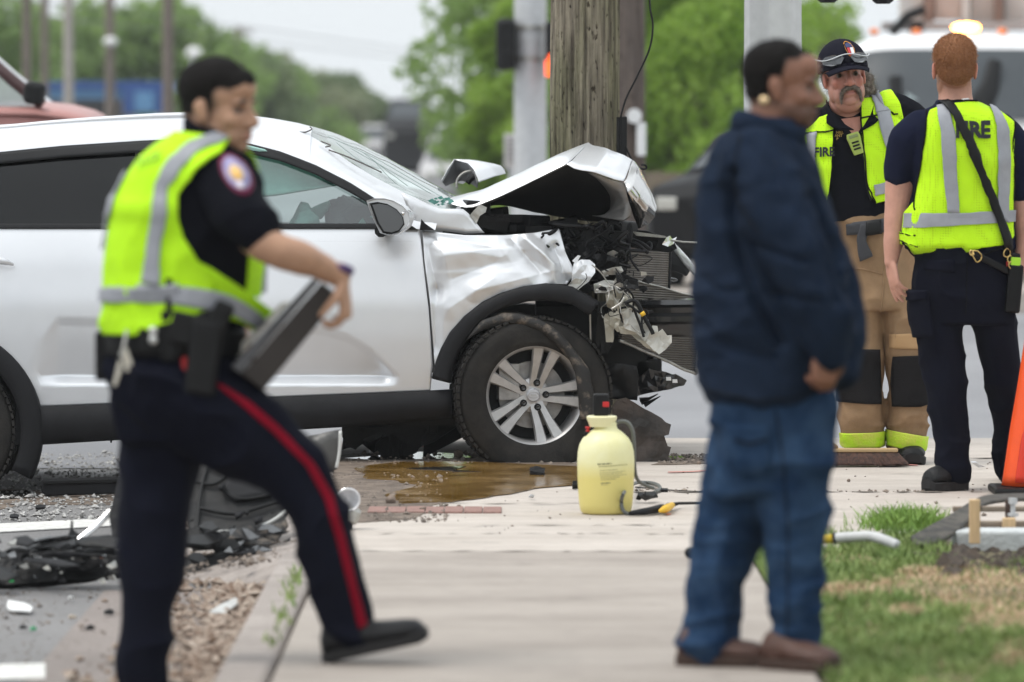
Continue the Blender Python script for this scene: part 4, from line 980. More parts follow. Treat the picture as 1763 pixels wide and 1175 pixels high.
for cx, cy in ((905, 676), (-110, 742)):
    mb = MB(); mb.lathe(C(cx, cy, 1.7), [(.001, -.1), (.3, -.11), (.345, -.09), (.345, .09), (.3, .11), (.001, .1)], 40, 'Y'); mb.build('wheel', M_RUB, car, smooth=True, angle=40)
# far side of the body
mb = MB(); mb.prism([C(x, y, 1.80) for x, y in ((-440, 400), (720, 397), (830, 402), (950, 405), (960, 480), (780, 560), (745, 672), (60, 700), (-10, 580), (-110, 555), (-220, 580), (-290, 690), (-470, 640))], (0, .03, 0)); mb.build('body_side', M_CAR, car)
# bonnet emblem mirrored in the nose
# ------------------------------------------------------------------ people: helpers
M_SKIN = M('skin', (.5, .3, .22), rough=.5, var=.08, vs=30, attr=True, sss=.08, bump=.06, bs=220)
M_HAIR = M('dark_hair', (.009, .0075, .007), rough=.8, var=.35, vs=60, bump=.6, bs=260, spec=.2)
M_EYE = M('eye', (.6, .57, .53), rough=.5, spec=.1, attr=True, var=.02)
def cloth(name, col, var=.16, bump=.35, bs=420, rough=.9, col2=None, sheen=0.0):
    return M(name, col, rough=rough, var=var, vs=9, bump=bump, bs=bs, col2=col2, sheen=sheen, spec=.07)
M_NAVY = cloth('navy_uniform_cloth', (.0055, .006, .0095))
M_TROUS = cloth('dark_navy_trouser_cloth', (.006, .0068, .0135))
M_TEE = cloth('navy_tshirt_cloth', (.0085, .011, .028))
M_JACKET = cloth('blue_work_jacket_cloth', (.011, .019, .037), var=.3)
M_JEANS = cloth('jeans_denim', (.012, .032, .075), col2=(.032, .065, .125), var=.4, bump=.5, bs=500)
M_TAN = cloth('tan_bunker_cloth', (.30, .195, .115), var=.2, bump=.5, bs=350)
M_PAD = cloth('black_knee_pad', (.016, .015, .016), bump=.6, bs=250)
M_BOOT = M('black_boot_leather', (.007, .007, .008), rough=.5, spec=.3, var=.3, vs=20, bump=.3, bs=160)
M_BROWN = M('brown_shoe_leather', (.075, .035, .025), rough=.6, var=.3, vs=18, bump=.2, bs=120)
M_SOLE = M('boot_sole', (.014, .013, .013), rough=.8, var=.3, vs=30)
M_BELT = M('black_belt_leather', (.005, .005, .0055), rough=.45, var=.3, vs=20, spec=.25)
M_GREYT = M('grey_reflective_tape', (.29, .30, .33), rough=.45, var=.12, vs=20, bump=.15, bs=300)
M_BIND = cloth('black_binding', (.008, .008, .008))
M_GOLD = M('gold', (.75, .55, .32), rough=.25, metal=.8)
M_BRASSM = M('brass', (.6, .42, .16), rough=.3, metal=.9)
M_LTXT = M('black_print', (.012, .013, .02), rough=.7, var=.05)
M_GTXT = M('gold_thread', (.5, .32, .08), rough=.6)
def mesh_vest(name, col, hole):
    m = M(name, col, rough=.7, var=.06, vs=7, bump=.3, bs=300, spec=.2); t, b, l = nodes_of(m)
    if hole:
        tc = t.nodes.new('ShaderNodeTexCoord'); mp = t.nodes.new('ShaderNodeMapping'); mp.inputs['Scale'].default_value = (95, 95, 95); l(tc.outputs['Object'], mp.inputs[0])
        vo = t.nodes.new('ShaderNodeTexVoronoi'); vo.inputs['Randomness'].default_value = 0.1; vo.inputs['Scale'].default_value = 1.0; l(mp.outputs[0], vo.inputs['Vector'])
        cr = t.nodes.new('ShaderNodeMapRange'); cr.inputs[1].default_value = .12; cr.inputs[2].default_value = .34; cr.inputs[3].default_value = .62; cr.inputs[4].default_value = 1.04; l(vo.outputs['Distance'], cr.inputs[0])
        src = b.inputs['Base Color'].links[0].from_socket
        sc = t.nodes.new('ShaderNodeVectorMath'); sc.operation = 'SCALE'; l(src, sc.inputs[0]); l(cr.outputs[0], sc.inputs['Scale']); l(sc.outputs[0], b.inputs['Base Color'])
    return m
M_VEST = mesh_vest('lime_vest_cloth', (.47, .84, .015), False)
M_VESTM = mesh_vest('lime_vest_mesh', (.52, .87, .015), True)

class Fig:                       # a person's plane in the scene: pixels to points, and a list of closed forms to fuse
    def __init__(s, Y): s.Y = Y; s.k = (P(1, 0, Y) - P(0, 0, Y)).length
    def p(s, x, y, d=0.0): return P(x, y, s.Y, d)
    def stack(s, mb, secs, n=36, ex=2.3, sub=5):     # sections (y, x left, x right, half depth, depth offset)
        secs = np.array([list(q) + [0] * (5 - len(q)) for q in secs], float)
        t = np.linspace(0, len(secs) - 1, (len(secs) - 1) * sub + 1); out = []
        for c in range(5):
            v = secs[:, c]; o = []
            for u in t:
                i = min(int(u), len(v) - 2); w = u - i; p0, p1, p2, p3 = v[max(i - 1, 0)], v[i], v[i + 1], v[min(i + 2, len(v) - 1)]
                o.append(.5 * (2 * p1 + (p2 - p0) * w + (2 * p0 - 5 * p1 + 4 * p2 - p3) * w * w + (3 * p1 - p0 - 3 * p2 + p3) * w ** 3))
            out.append(o)
        rings = []
        for y, xl, xr, b, d in zip(*out):
            c = s.p((xl + xr) / 2, y, d); a = (xr - xl) / 2 * s.k; ring = []
            for q in range(n):
                an = 2 * math.pi * q / n; ca, sa = math.cos(an), math.sin(an)
                ring.append(c + Vector((a * abs(ca) ** (2 / ex) * (1 if ca >= 0 else -1), b * abs(sa) ** (2 / ex) * (1 if sa >= 0 else -1), 0)))
            rings.append(ring)
        mb.loft(rings)
    def limb(s, mb, pts, n=18, sub=6):               # points (x, y, depth, radius across px, radius in depth m)
        P_ = [s.p(q[0], q[1], q[2]) for q in pts]; Rr = [(q[3] * s.k, q[4] if len(q) > 4 else q[3] * s.k) for q in pts]
        mb.tube(P_, Rr, n, sub=sub, dome=True)
def folds(me, fn):
    co = vco(me); n = vno(me); setco(me, co + n * fn(co)[:, None])
def garment(name, mb, m, parent, vox=.007, smooth=5, fold=None, color=None):
    me = remesh(mb, vox, smooth)
    if fold: folds(me, fold)
    return link(name, me, m, parent)
def bvh_of(*obs):
    V = []; Fc = []
    for o in obs:
        off = len(V); V += [o.matrix_world @ v.co if False else v.co.copy() for v in o.data.vertices]; Fc += [tuple(off + i for i in p.vertices) for p in o.data.polygons]
    return BVHTree.FromPolygons(V, Fc)
def drape(fig, bv, x, y, off, back=False):           # the point on the cloth in front of pixel (x, y), lifted off along its normal
    a = fig.p(x, y, 0); o = a + Vector((0, 1.2 if back else -1.2, 0)); d = Vector((0, -1 if back else 1, 0))
    h, n, i, t = bv.ray_cast(o, d, 2.4)
    if h is None:
        h, n, i, t = bv.find_nearest(a)
        if (n.y > 0) != back: n = Vector((n.x, 0, n.z)).normalized() if abs(n.x) > 1e-3 else n
    return h + n * off
def drape_patch(name, fig, bv, rows, m, parent, off=.012, nx=24, ny=30, th=.004, back=False, relax=1, wr=0.0):
    # rows: (y, x left, x right), or pairs of 2-D points; a cloth patch laid on the figure
    if len(rows[0]) == 3: rows = [((q[1], q[0]), (q[2], q[0])) for q in rows]
    A = resample([q[0] for q in rows], ny + 1); B = resample([q[1] for q in rows], ny + 1)
    g = np.array([[tuple(drape(fig, bv, *(a + (b_ - a) * (i / nx)), off, back)) for i in range(nx + 1)] for a, b_ in zip(A, B)])
    for _ in range(relax):
        g2 = g.copy(); g2[1:-1] = .25 * (g[:-2] + 2 * g[1:-1] + g[2:]); g2[:, 1:-1] = .5 * g2[:, 1:-1] + .25 * (g2[:, :-2] + g2[:, 2:]); g[:, :, 1] = g2[:, :, 1]
    if wr:
        f = g.reshape(-1, 3); q = f + .06 * np.stack([fbm(f, 4, 7), fbm(f, 4, 8), fbm(f, 4, 9)], 1); f[:, 1] -= (1 if not back else -1) * wr * (ridge(q, (9, 9, 4.5), 17) + .5 * ridge(q, (20, 20, 12), 18)); g = f.reshape(g.shape)
    mb = MB(); mb.grid([[Vector(p) for p in r_] for r_ in g])
    return mb.build(name, m, parent, smooth=True, solid=th)
def drape_line(name, fig, bv, pts, m, parent, off=.014, r=.004, n=40):
    q = resample(pts, n); mb = MB(); mb.tube([drape(fig, bv, x, y, off) for x, y in q], r, 8); return mb.build(name, m, parent, smooth=True)
def drape_text(name, fig, bv, txt, cx, cy, hpx, m, parent, off=.017, bold=.03, shear=(1, 0, 0, 1), wide=1.0):
    me = text_mesh(txt, 1.0, bold); b = bmesh.new(); b.from_mesh(me)
    bmesh.ops.triangulate(b, faces=b.faces[:]); bmesh.ops.subdivide_edges(b, edges=[e for e in b.edges if e.calc_length() > .2], cuts=2); b.to_mesh(me); b.free()
    co = vco(me); hh = .7; out = []
    for v in co:
        u, w = v[0] / hh * hpx * wide, v[1] / hh * hpx
        out.append(tuple(drape(fig, bv, cx + shear[0] * u + shear[1] * w, cy - (shear[2] * u + shear[3] * w), off)))
    setco(me, np.array(out)); return link(name, me, m, parent, smooth=False)

class Head:
    def __init__(s, cen, yaw, pitch, roll, k=1.0):   # yaw: 0 faces the camera, 90 faces right in the picture, 180 away
        s.k = k
        s.M = Matrix.Translation(cen) @ Matrix.Rotation(R(yaw), 4, 'Z') @ Matrix.Rotation(R(pitch), 4, 'X') @ Matrix.Rotation(R(roll), 4, 'Y')
        # local axes: forward = -Y, the person's left = +X, up = +Z
        s.I = s.M.inverted()
    def w(s, f, l, u): return s.M @ (Vector((l, -f, u)) * s.k)
    def loc(s, co):                                   # world -> (f, l, u)
        a = np.array(s.I)[:3]; q = (co @ a[:, :3].T + a[:, 3]) / s.k
        return np.stack([-q[:, 1], q[:, 0], q[:, 2]], 1)
    def ell(s, mb, c, r, ru=0.0, nu=22, nv=14):
        R3 = s.M.to_3x3(); b = MB(); b.ell((0, 0, 0), (1, 1, 1), None, nu, nv); rm = Matrix.Rotation(ru, 3, 'X'); vs = []
        for v in b.v:
            q = rm @ Vector((v[0] * r[1], v[1] * r[0], v[2] * r[2])); vs.append(s.M @ ((q + Vector((c[1], -c[0], c[2]))) * s.k))
        mb.add(vs, b.f)
    def tube(s, mb, pts, rad, n=14):
        mb.tube([s.w(*p) for p in pts], [(r * s.k if not isinstance(r, tuple) else (r[0] * s.k, r[1] * s.k)) for r in rad], n, sub=4, dome=True)
    def build(s, mb, wide=1.0, jaw=1.0, neck=.058, fat=0.0, ear=1.0):
        e = s.ell
        e(mb, (-.012, 0, .042), (.099, .076 * wide, .084)); e(mb, (.022, 0, -.022), (.074, .065 * wide, .088))
        e(mb, (-.03, 0, .0), (.072, .068 * wide, .075))
        e(mb, (.034, 0, -.072), (.054, .055 * wide * jaw, .042)); e(mb, (.070, 0, -.096), (.023, .026 * jaw, .019))
        for q in (-1, 1):
            e(mb, (.010, q * .052 * wide * jaw, -.058), (.034, .014, .036)); e(mb, (.058, q * .040 * wide, -.026), (.024, .023, .026)); e(mb, (.045, q * .036 * wide * jaw, -.070), (.036, .020, .034))
            e(mb, (.079, q * .028, .022), (.016, .026, .011)); e(mb, (.100, q * .0135, -.036), (.012, .010, .009))
            e(mb, (-.010, q * .079 * wide, -.008), (.019 * ear, .008, .033 * ear), R(-12)); e(mb, (-.018, q * .083 * wide, .004), (.016 * ear, .005, .022 * ear), R(-12))
        e(mb, (.083, 0, .020), (.014, .02, .016)); e(mb, (.060, 0, .058), (.045, .052 * wide, .045))
        s.tube(mb, [(.088, 0, .014), (.100, 0, -.010), (.1115, 0, -.030), (.098, 0, -.041)], [.009, .0115, .0135, .010])
        e(mb, (.091, 0, -.0605), (.0125, .024, .0075)); e(mb, (.090, 0, -.0735), (.0125, .021, .0085)); e(mb, (.076, 0, -.066), (.022, .032, .024))
        if fat:
            e(mb, (.02, 0, -.10), (.055, .055 * wide, .04 * fat)); e(mb, (-.03, 0, -.105), (.06, .066 * wide, .05))
    def finish(s, me, skin, hairf=None, hair=(.02, .016, .013), lips=(.32, .12, .1), stubble=None, brow=(.02, .015, .012), red=0.0, browy=.0265):
        co = vco(me); q = s.loc(co); f, l, u = q[:, 0], q[:, 1], q[:, 2]; n = vno(me)
        near = (np.abs(l) < .12) & (u > -.16) & (u < .16) & (np.abs(f) < .16)
        d = np.zeros(len(co))
        for sg in (-1, 1):
            g = np.exp(-(((f - .085) / .03) ** 2 + ((l - sg * .031) / .016) ** 2 + ((u - .000) / .0095) ** 2)); d -= .008 * g
        g = np.exp(-(((f - .1) / .03) ** 2 + (l / .03) ** 2 + ((u + .0668) / .0024) ** 2)); d -= .004 * g
        d *= near; co = co + n * (d * s.k)[:, None]; setco(me, co)
        c = np.tile(np.array(skin, float), (len(co), 1)); c *= (1 + .1 * fbm(co, 30, 3))[:, None]
        def mix(mask, col):
            mk = np.clip(mask * near, 0, 1)[:, None]; c[:] = c * (1 - mk) + np.array(col) * mk
        front = np.clip((f - .06) / .02, 0, 1)
        if red:
            for cen, sg in (((.11, 0, -.03), .02), ((.075, .042, -.03), .025), ((.075, -.042, -.03), .025), ((.09, 0, .06), .035)):
                mix(red * np.exp(-((f - cen[0]) ** 2 + (l - cen[1]) ** 2 + (u - cen[2]) ** 2) / sg ** 2), (skin[0] * 1.05, skin[1] * .68, skin[2] * .65))
            mix(red * (np.abs(l) > .073) * (np.abs(u) < .045) * (f < .02), (skin[0], skin[1] * .65, skin[2] * .6))
        mix(.75 * front * np.exp(-((l / .021) ** 4 + ((u + .067) / .0095) ** 4)), lips)
        if stubble is not None:
            m_ = np.clip((-.035 - u) / .02, 0, 1) * np.clip((f + .01) / .03, 0, 1) * (1 - np.exp(-((l / .02) ** 4 + ((u + .067) / .009) ** 4))); mix(stubble[1] * m_, stubble[0])
            mix(stubble[1] * front * np.exp(-((l / .026) ** 4 + ((u + .052) / .006) ** 2)), stubble[0])
        for sg in (-1, 1):
            mix(1.2 * front * np.exp(-(((l - sg * .032) / .019) ** 4 + ((u - browy + .18 * abs(1) * (np.abs(l) - .03)) / .0055) ** 2)), brow)
            mix(.75 * front * np.exp(-(((l - sg * .031) / .018) ** 4 + ((u - .001) / .0075) ** 2)), (brow[0] * 1.5 + .02, brow[1] * 1.5 + .01, brow[2] * 1.5 + .01))  # eye-socket shade painted into the skin colour
        if hairf is not None: mix(hairf(f, l, u) * (np.abs(l) < .0735), hair)
        return c
    def eyes(s, parent, iris=(.05, .03, .02), r=.0112, f=.0695):
        for sg in (-1, 1):
            mb = MB(); s.ell(mb, (f, sg * .031, .0005), (r, r, r), 0, 18, 14); me = mb.mesh(); q = s.loc(vco(me))
            dd = np.hypot(q[:, 1] - sg * .031, q[:, 2] - .0005); c = np.where((dd < .0078)[:, None], np.array(iris), np.array((.2, .165, .145))); c[dd < .0027] = .005
            setcol(me, c); link('eye', me, M_EYE, parent)
    def hair(s, body, test, m, parent, h=.007, amp=.004, name='hair', seed=3, strands=0, sl=.006, sm=None):
        me0 = body.data; co = vco(me0); n = vno(me0); q = s.loc(co)
        k = test(q[:, 0], q[:, 1], q[:, 2]); keep = k > 0
        lift = (np.clip(k, 0, 1) * h + amp * np.clip(k, 0, 1) * fbm(co, 45, seed)) * np.clip(q[:, 2] / .085, .22, 1); co2 = co + n * (lift * s.k)[:, None]
        idx = -np.ones(len(co), int); idx[keep] = np.arange(keep.sum())
        fc = [tuple(idx[v] for v in p.vertices) for p in me0.polygons if all(keep[v] for v in p.vertices)]
        me = bpy.data.meshes.new(name); me.from_pydata([tuple(v) for v in co2[keep]], [], fc); me.update()
        o = link(name, me, m, parent)
        if strands:
            r_ = np.random.RandomState(seed); ii = r_.choice(np.where(k > .15)[0], strands); V = []; Fc = []
            for i in ii:
                p = co2[i] + r_.randn(3) * .002; dr = n[i] + r_.randn(3) * .45; dr[2] -= .15; L_ = sl * (.5 + r_.rand()); sd = np.cross(dr, r_.randn(3)); sd = sd / (np.linalg.norm(sd) + 1e-6) * .0006
                j = len(V); V += [tuple(p - sd), tuple(p + sd), tuple(p + dr * L_)]; Fc.append((j, j + 1, j + 2))
            ms = bpy.data.meshes.new('strands'); ms.from_pydata(V, [], Fc); ms.update(); so = link('strands', ms, sm or m, o, smooth=False); so['kind'] = 'stuff'
        return o
def hand(mb, wrist, fwd, palm_n, scale=1.0, curl=(0.3, .35, .4, .5), thumb=1, spread=.1, tcurl=.5, thick=1.0):
    # wrist point, direction to the knuckles, direction the palm faces, curl per joint for index..little, thumb side
    f = Vector(fwd).normalized(); pn = Vector(palm_n); pn = (pn - f * pn.dot(f)).normalized(); sd = f.cross(pn) * thumb
    k = scale; w = Vector(wrist)
    mb.tube([w - f * .03 * k, w, w + f * .025 * k, w + f * .06 * k, w + f * .09 * k], [(.026 * k, .021 * k), (.027 * k, .019 * k), (.035 * k, .016 * k), (.040 * k, .0145 * k), (.036 * k, .011 * k)], 16, e=(tuple(sd), tuple(pn)), sub=3, dome=True)
    for i, (off, ln, r_) in enumerate(((.029, .072, .0088), (.0098, .08, .0092), (-.0098, .074, .0088), (-.028, .058, .0078))):
        p = w + f * (.078 - .004 * abs(i - 1)) * k + sd * off * k; d = (f + sd * spread * (1 - i * .66)).normalized(); pts = [p - d * .02 * k, p]; a = 0
        for seg, jl in enumerate((.46, .31, .25)):
            a += curl[i] * (1.0 if seg == 0 else 1.25); q = d * math.cos(a) + pn * math.sin(a); pts.append(pts[-1] + q * ln * jl * k)
        mb.tube(pts, [r_ * k * 1.1, r_ * k * 1.08, r_ * k, r_ * k * .92, r_ * k * .8], 10, dome=True)
    p = w + f * .018 * k + sd * .024 * k; d1 = (f * .62 + sd * .75 + pn * .28).normalized(); d2 = (f * .85 + sd * .3 + pn * tcurl).normalized(); d3 = (f * .9 + pn * tcurl * 1.2).normalized()
    mb.tube([p - d1 * .01 * k, p + d1 * .036 * k, p + d1 * .036 * k + d2 * .032 * k, p + d1 * .036 * k + d2 * .032 * k + d3 * .024 * k], [.014 * k, .0125 * k, .0105 * k, .0085 * k], 10, dome=True)
def shoe(name, heel, toe, top, m, parent, w=.1, h=.09, sole=.028, sm=None, lift=0.0):
    # heel and toe points on the sole; top: where the ankle enters
    heel, toe = Vector(heel), Vector(toe); f = (toe - heel); Ln = f.length; f.normalize(); s_ = f.cross(Vector((0, 0, 1))).normalized(); u = s_.cross(f)
    prof = [(0, .30, .55, .0), (.06, .40, .95, .0), (.2, .43, 1.0, .0), (.36, .42, .98, .0), (.5, .46, .72, .0), (.66, .52, .64, .0), (.82, .50, .58, .0), (.94, .42, .50, .0), (1, .24, .30, .0)]
    mb = MB(); rings = []
    for t, hw, hh, z in prof:
        c = heel + f * Ln * t + u * z
        rings.append([c + s_ * (w * hw * math.cos(a) * (1.0 if math.sin(a) < .3 else .9)) + u * (sole * .6 + (h * hh) * (.5 + .5 * math.sin(a))) for a in np.linspace(0, 2 * math.pi, 20, endpoint=False)])
    mb.loft(rings)
    tp = Vector(top); mb.tube([heel + f * Ln * .22 + u * (h * .5), tp], [(w * .42, w * .42), (w * .44, w * .44)], 16, dome=True)
    o = garment(name, mb, m, parent, .006, 3)
    mb = MB(); rings = []
    for zz, g in ((0, .95), (.006, 1.0), (sole, 1.03), (sole + .004, .97)):
        ring = []
        out = [(t, hw) for t, hw, _, _ in prof]
        for t, hw in out: ring.append(heel + f * Ln * (t * 1.02 - .01) + s_ * (w * hw * g) + u * (zz + (.012 if t > .95 else 0)))
        for t, hw in out[::-1]: ring.append(heel + f * Ln * (t * 1.02 - .01) - s_ * (w * hw * g) + u * (zz + (.012 if t > .95 else 0)))
        rings.append(ring)
    mb.loft(rings); mb.build('sole', sm or M_SOLE, o)
    return o
def box_on(name, c, size, rot, m, parent, bevel=.004):
    mb = MB(); mb.box(c, size, rot); return mb.build(name, m, parent, bevel=bevel)
# ------------------------------------------------------------------ the officer walking off to the right with a metal form box
fg = Fig(16.0); OF = thing('person', 'officer with short black hair and lime vest striding past and carrying a dark form box', 'person', G(470, 1135))
hd = Head(fg.p(376, 187, 0), 65, 4, -3, 1.05)
body = MB(); hd.build(body, wide=.98, jaw=1.06)
body.tube([fg.p(362, 205, .0), fg.p(356, 240, .0), fg.p(350, 275, .0)], [(.062, .06), (.060, .062), (.075, .07)], 18, sub=4, dome=True)
fg.stack(body, [(268, 300, 400, .07), (330, 250, 420, .11), (450, 230, 400, .11), (600, 230, 380, .11)], sub=3)
# bare forearm and the hand round the end of the box
fg.limb(body, [(400, 340, -.16, 36, .06), (445, 402, -.235, 34, .055), (485, 428, -.26, 30.5, .05), (520, 440, -.24, 30, .047), (556, 456, -.2, 24, .038), (590, 478, -.17, 17, .027)])
hand(body, fg.p(592, 482, -.17), fg.p(600, 540, -.17) - fg.p(592, 482, -.17), Vector((-1, .25, .05)), 1.08, (.62, .62, .6, .6), -1, .05, .9)
# far arm, mostly hidden, its hand on the other edge of the box
fg.limb(body, [(380, 330, .17, 34, .06), (392, 420, .2, 28, .05), (396, 500, .14, 24, .042), (412, 565, .06, 18, .03)])
hand(body, fg.p(414, 567, .06), Vector((.1, -.2, -.5)), Vector((.9, -.3, 0)), .95, (.4, .45, .45, .45), 1)
me = remesh(body, .0045, 5)
sk = (.43, .245, .155)
hairf = lambda f, l, u: np.clip((u - (.078 - .9 * np.maximum(0, .02 - f) - .55 * np.clip(.055 - f, 0, .04))) / .02, 0, 1) * .8
def off_hair(f, l, u):
    line = np.where(f > .022, .054 + .2 * (f - .022), np.where(f > .012, .054 - (.022 - f) * 5.2, np.maximum(-.02, .002 - (.012 - f) * .3))) + .004 * np.sin(l * 160) * (f > .03)
    line = np.where((np.abs(l) > .073) & (f > -.04), np.maximum(line, .028), line)
    return np.clip((u - line) / .06, -1, 1)
c = hd.finish(me, sk, lambda f, l, u: np.clip(np.where(f > .012, off_hair(f, l, u + .012) * 3, np.clip((u + .062) / .075, 0, .92)), 0, .92) * (f < .07) * (1 - np.exp(-((f + .012) ** 2 + (u + .008) ** 2) / .0011) * (np.abs(l) > .072)), hair=(.05, .035, .028), stubble=((.2, .12, .09), .25), brow=(.02, .014, .012))
q_ = hd.loc(vco(me)); mk = (.85 * np.exp(-(((q_[:, 0] - .018) / .012) ** 2 + ((q_[:, 2] - .018) / .024) ** 2)) * (np.abs(q_[:, 1]) > .05))[:, None]; c = c * (1 - mk) + np.array((.04, .028, .022)) * mk
setcol(me, c); ob = link('body', me, M_SKIN, OF); hd.eyes(OF)
hd.hair(ob, off_hair, M_HAIR, OF, .013, .004, strands=6000, sl=.004)
# shirt
mb = MB()
fg.stack(mb, [(222, 325, 392, .065), (238, 308, 392, .08), (256, 274, 412, .105), (285, 240, 440, .14), (330, 210, 450, .155), (380, 196, 450, .16), (430, 190, 448, .16), (480, 188, 440, .158), (530, 186, 428, .155), (570, 184, 418, .152), (612, 186, 414, .15)])
fg.limb(mb, [(378, 316, -.08, 54, .10), (398, 334, -.14, 52, .092), (422, 362, -.20, 50, .085), (443, 388, -.235, 42, .07), (450, 396, -.24, 40, .066)])
fg.limb(mb, [(375, 300, .1, 55, .09), (388, 345, .17, 48, .08), (394, 400, .2, 40, .07)])
def f_sh(co): return .018 * (ridge(co, (5, 5, 9), 3) - .4) + .005 * fbm(co, 22, 5)
sh = garment('shirt', mb, M_NAVY, OF, .008, 5, f_sh)
bv = bvh_of(sh)
mb = MB(); mb.tube([fg.p(322, 216, -.0), fg.p(332, 226, -.06), fg.p(356, 238, -.085), fg.p(384, 246, -.06), fg.p(398, 252, .0)], [(.03, .012)] * 5, 10, sub=4, dome=True); mb.build('collar', M_NAVY, sh, smooth=True)
# vest
vest = drape_patch('vest', fg, bv, [((312, 231), (392, 243)), ((275, 248), (386, 268)), ((240, 280), (350, 290)), ((213, 320), (316, 335)), ((196, 370), (312, 368)), ((187, 420), (322, 405)), ((182, 470), (348, 450)), ((178, 520), (374, 485)), ((174, 552), (350, 535)), ((172, 572), (236, 574))], M_VEST, OF, .014, 50, 64, .006, wr=.010)
drape_patch('vest_panel', fg, bv, [((386, 268), (392, 243)), ((350, 290), (366, 268)), ((316, 330), (319, 328))], M_VEST, vest, .014, 6, 10, .006)
flap = [((300, 480), (352, 452)), ((330, 505), (385, 480)), ((380, 515), (430, 500)), ((420, 540), (470, 530))]
def P3(*q): return [fg.p(*a) for a in q]
def ribbon(name, A, B, m, parent, th=.005, n=24, nx=5, amp=.0, seed=0):
    A = polyline(A, n); B = polyline(B, n); k = min(len(A), len(B)); rows = [[A[i].lerp(B[i], j / nx) for j in range(nx + 1)] for i in range(k)]
    if amp:
        a = np.array([[tuple(p) for p in r_] for r_ in rows]); f = a.reshape(-1, 3); f[:, 1] += fbm(f, 14, seed) * amp; rows = [[Vector(p) for p in r_] for r_ in f.reshape(a.shape)]
    mb = MB(); mb.grid(rows); return mb.build(name, m, parent, smooth=True, solid=th)
# the loose lower front of the vest swinging forward
ribbon('vest_flap', P3((300, 440, -.17), (350, 450, -.175), (400, 480, -.15), (440, 510, -.10), (473, 537, -.04)), P3((300, 560, -.16), (335, 558, -.17), (375, 545, -.15), (420, 555, -.10), (440, 575, -.04)), M_VEST, vest, .006, 30, 10, .012, 3)
ribbon('reflective_tape', P3((300, 489, -.186), (350, 494, -.19), (400, 506, -.168), (440, 530, -.115), (462, 552, -.06)), P3((300, 519, -.186), (345, 527, -.19), (390, 534, -.168), (430, 554, -.118), (447, 567, -.06)), M_GREYT, vest, .004, 30, 6, .012, 3)
ribbon('vest_front', P3((434, 400, -.08), (432, 440, -.10), (430, 480, -.11), (426, 508, -.11)), P3((456, 420, .0), (455, 450, -.02), (452, 480, -.03), (449, 512, -.04)), M_VEST, vest, .006, 12, 5)
ribbon('reflective_tape', P3((440, 410, .01), (442, 450, -.005), (440, 500, -.03)), P3((458, 425, .045), (459, 450, .03), (458, 505, .0)), M_GREYT, vest, .004, 12, 4)
# far half of the vest so that it closes round the chest
drape_patch('vest_back', fg, bv, [(232, 318, 396), (260, 275, 425), (310, 222, 440), (370, 192, 445), (450, 184, 440), (540, 178, 420), (572, 176, 410)], M_VEST, vest, .013, 24, 24, .006, back=True)
tape = [((368, 236), (390, 249)), ((330, 254), (352, 270)), ((300, 280), (322, 294)), ((278, 320), (300, 326)), ((270, 380), (294, 380)), ((262, 430), (286, 432)), ((256, 486), (284, 490))]
drape_patch('reflective_tape', fg, bv, tape, M_GREYT, vest, .026, 6, 50, .004, wr=.004)
drape_patch('reflective_tape', fg, bv, [((226, 302), (232, 304)), ((205, 335), (213, 340)), ((192, 385), (200, 385)), ((186, 430), (194, 430))], M_GREYT, vest, .027, 4, 26, .004)
drape_patch('reflective_tape', fg, bv, [((172, 497), (174, 519)), ((215, 494), (214, 519)), ((260, 489), (262, 518)), ((312, 486), (312, 518))], M_GREYT, vest, .027, 6, 40, .004)
drape_text('lettering', fg, bv, 'POLICE', 268, 285, 13, M('faded_print', (.2, .42, .03), rough=.7), vest, .030, .02, (.8, .2, .28, .9), .75)
# shoulder patch
mb = MB(); px, py = 412, 302
def patch(name, rr, m, off, cx=px, cy=py):
    out = [drape(fg, bv, cx + math.cos(a) * rr * .82 + math.sin(a) * rr * .28, cy + math.sin(a) * rr + math.cos(a) * rr * .3, off) for a in np.linspace(0, 2 * math.pi, 25)[:-1]]
    ce = drape(fg, bv, cx, cy, off); mb = MB(); mb.add(out + [ce], [(i, (i + 1) % 24, 24) for i in range(24)]); return mb.build(name, m, sh, smooth=True, solid=.003)
pt = patch('shoulder_patch', 33, M('maroon_patch', (.16, .02, .06), rough=.8), .006)
patch('patch_field', 26, M('blue_patch', (.25, .25, .45), rough=.8, col2=(.4, .35, .5), vs=60), .009)
patch('patch_emblem', 13, M('gold_patch', (.8, .42, .06), rough=.7, col2=(.75, .6, .35), vs=70), .012)
patch('patch_emblem', 7, M('white_patch', (.6, .55, .6), rough=.7), .012, 420, 322)
# belt and what hangs on it
mb = MB(); fg.stack(mb, [(566, 176, 424, .165), (574, 174, 426, .168), (604, 174, 422, .168), (612, 176, 420, .165)], sub=2); bl = garment('duty_belt', mb, M_BELT, OF, .008, 2)
def pouch(name, x0, y0, x1, y1, d, th, m=M_BELT, tilt=0, bev=.008):
    a = fg.p((x0 + x1) / 2, (y0 + y1) / 2, d); s_ = fg.k; return box_on(name, a, ((x1 - x0) * s_, th, (y1 - y0) * s_), Matrix.Rotation(R(tilt), 3, 'Y'), m, bl, bev)
pouch('magazine_pouch', 166, 570, 188, 655, -.02, .08); pouch('holder', 283, 530, 313, 618, -.17, .04); pouch('antenna', 292, 476, 304, 560, -.185, .012, bev=.004)
pouch('cuff_case', 246, 560, 285, 606, -.165, .04); pouch('radio', 300, 535, 350, 590, -.18, .05, M_BLK, 12)
ho = pouch('holster', 330, 545, 384, 676, -.185, .06, M_BLK, 7, .014); pouch('pistol_grip', 366, 515, 400, 580, -.19, .045, M_BLK, 24, .01); pouch('holster_loop', 345, 530, 392, 570, -.175, .04, M_BLK, -20)
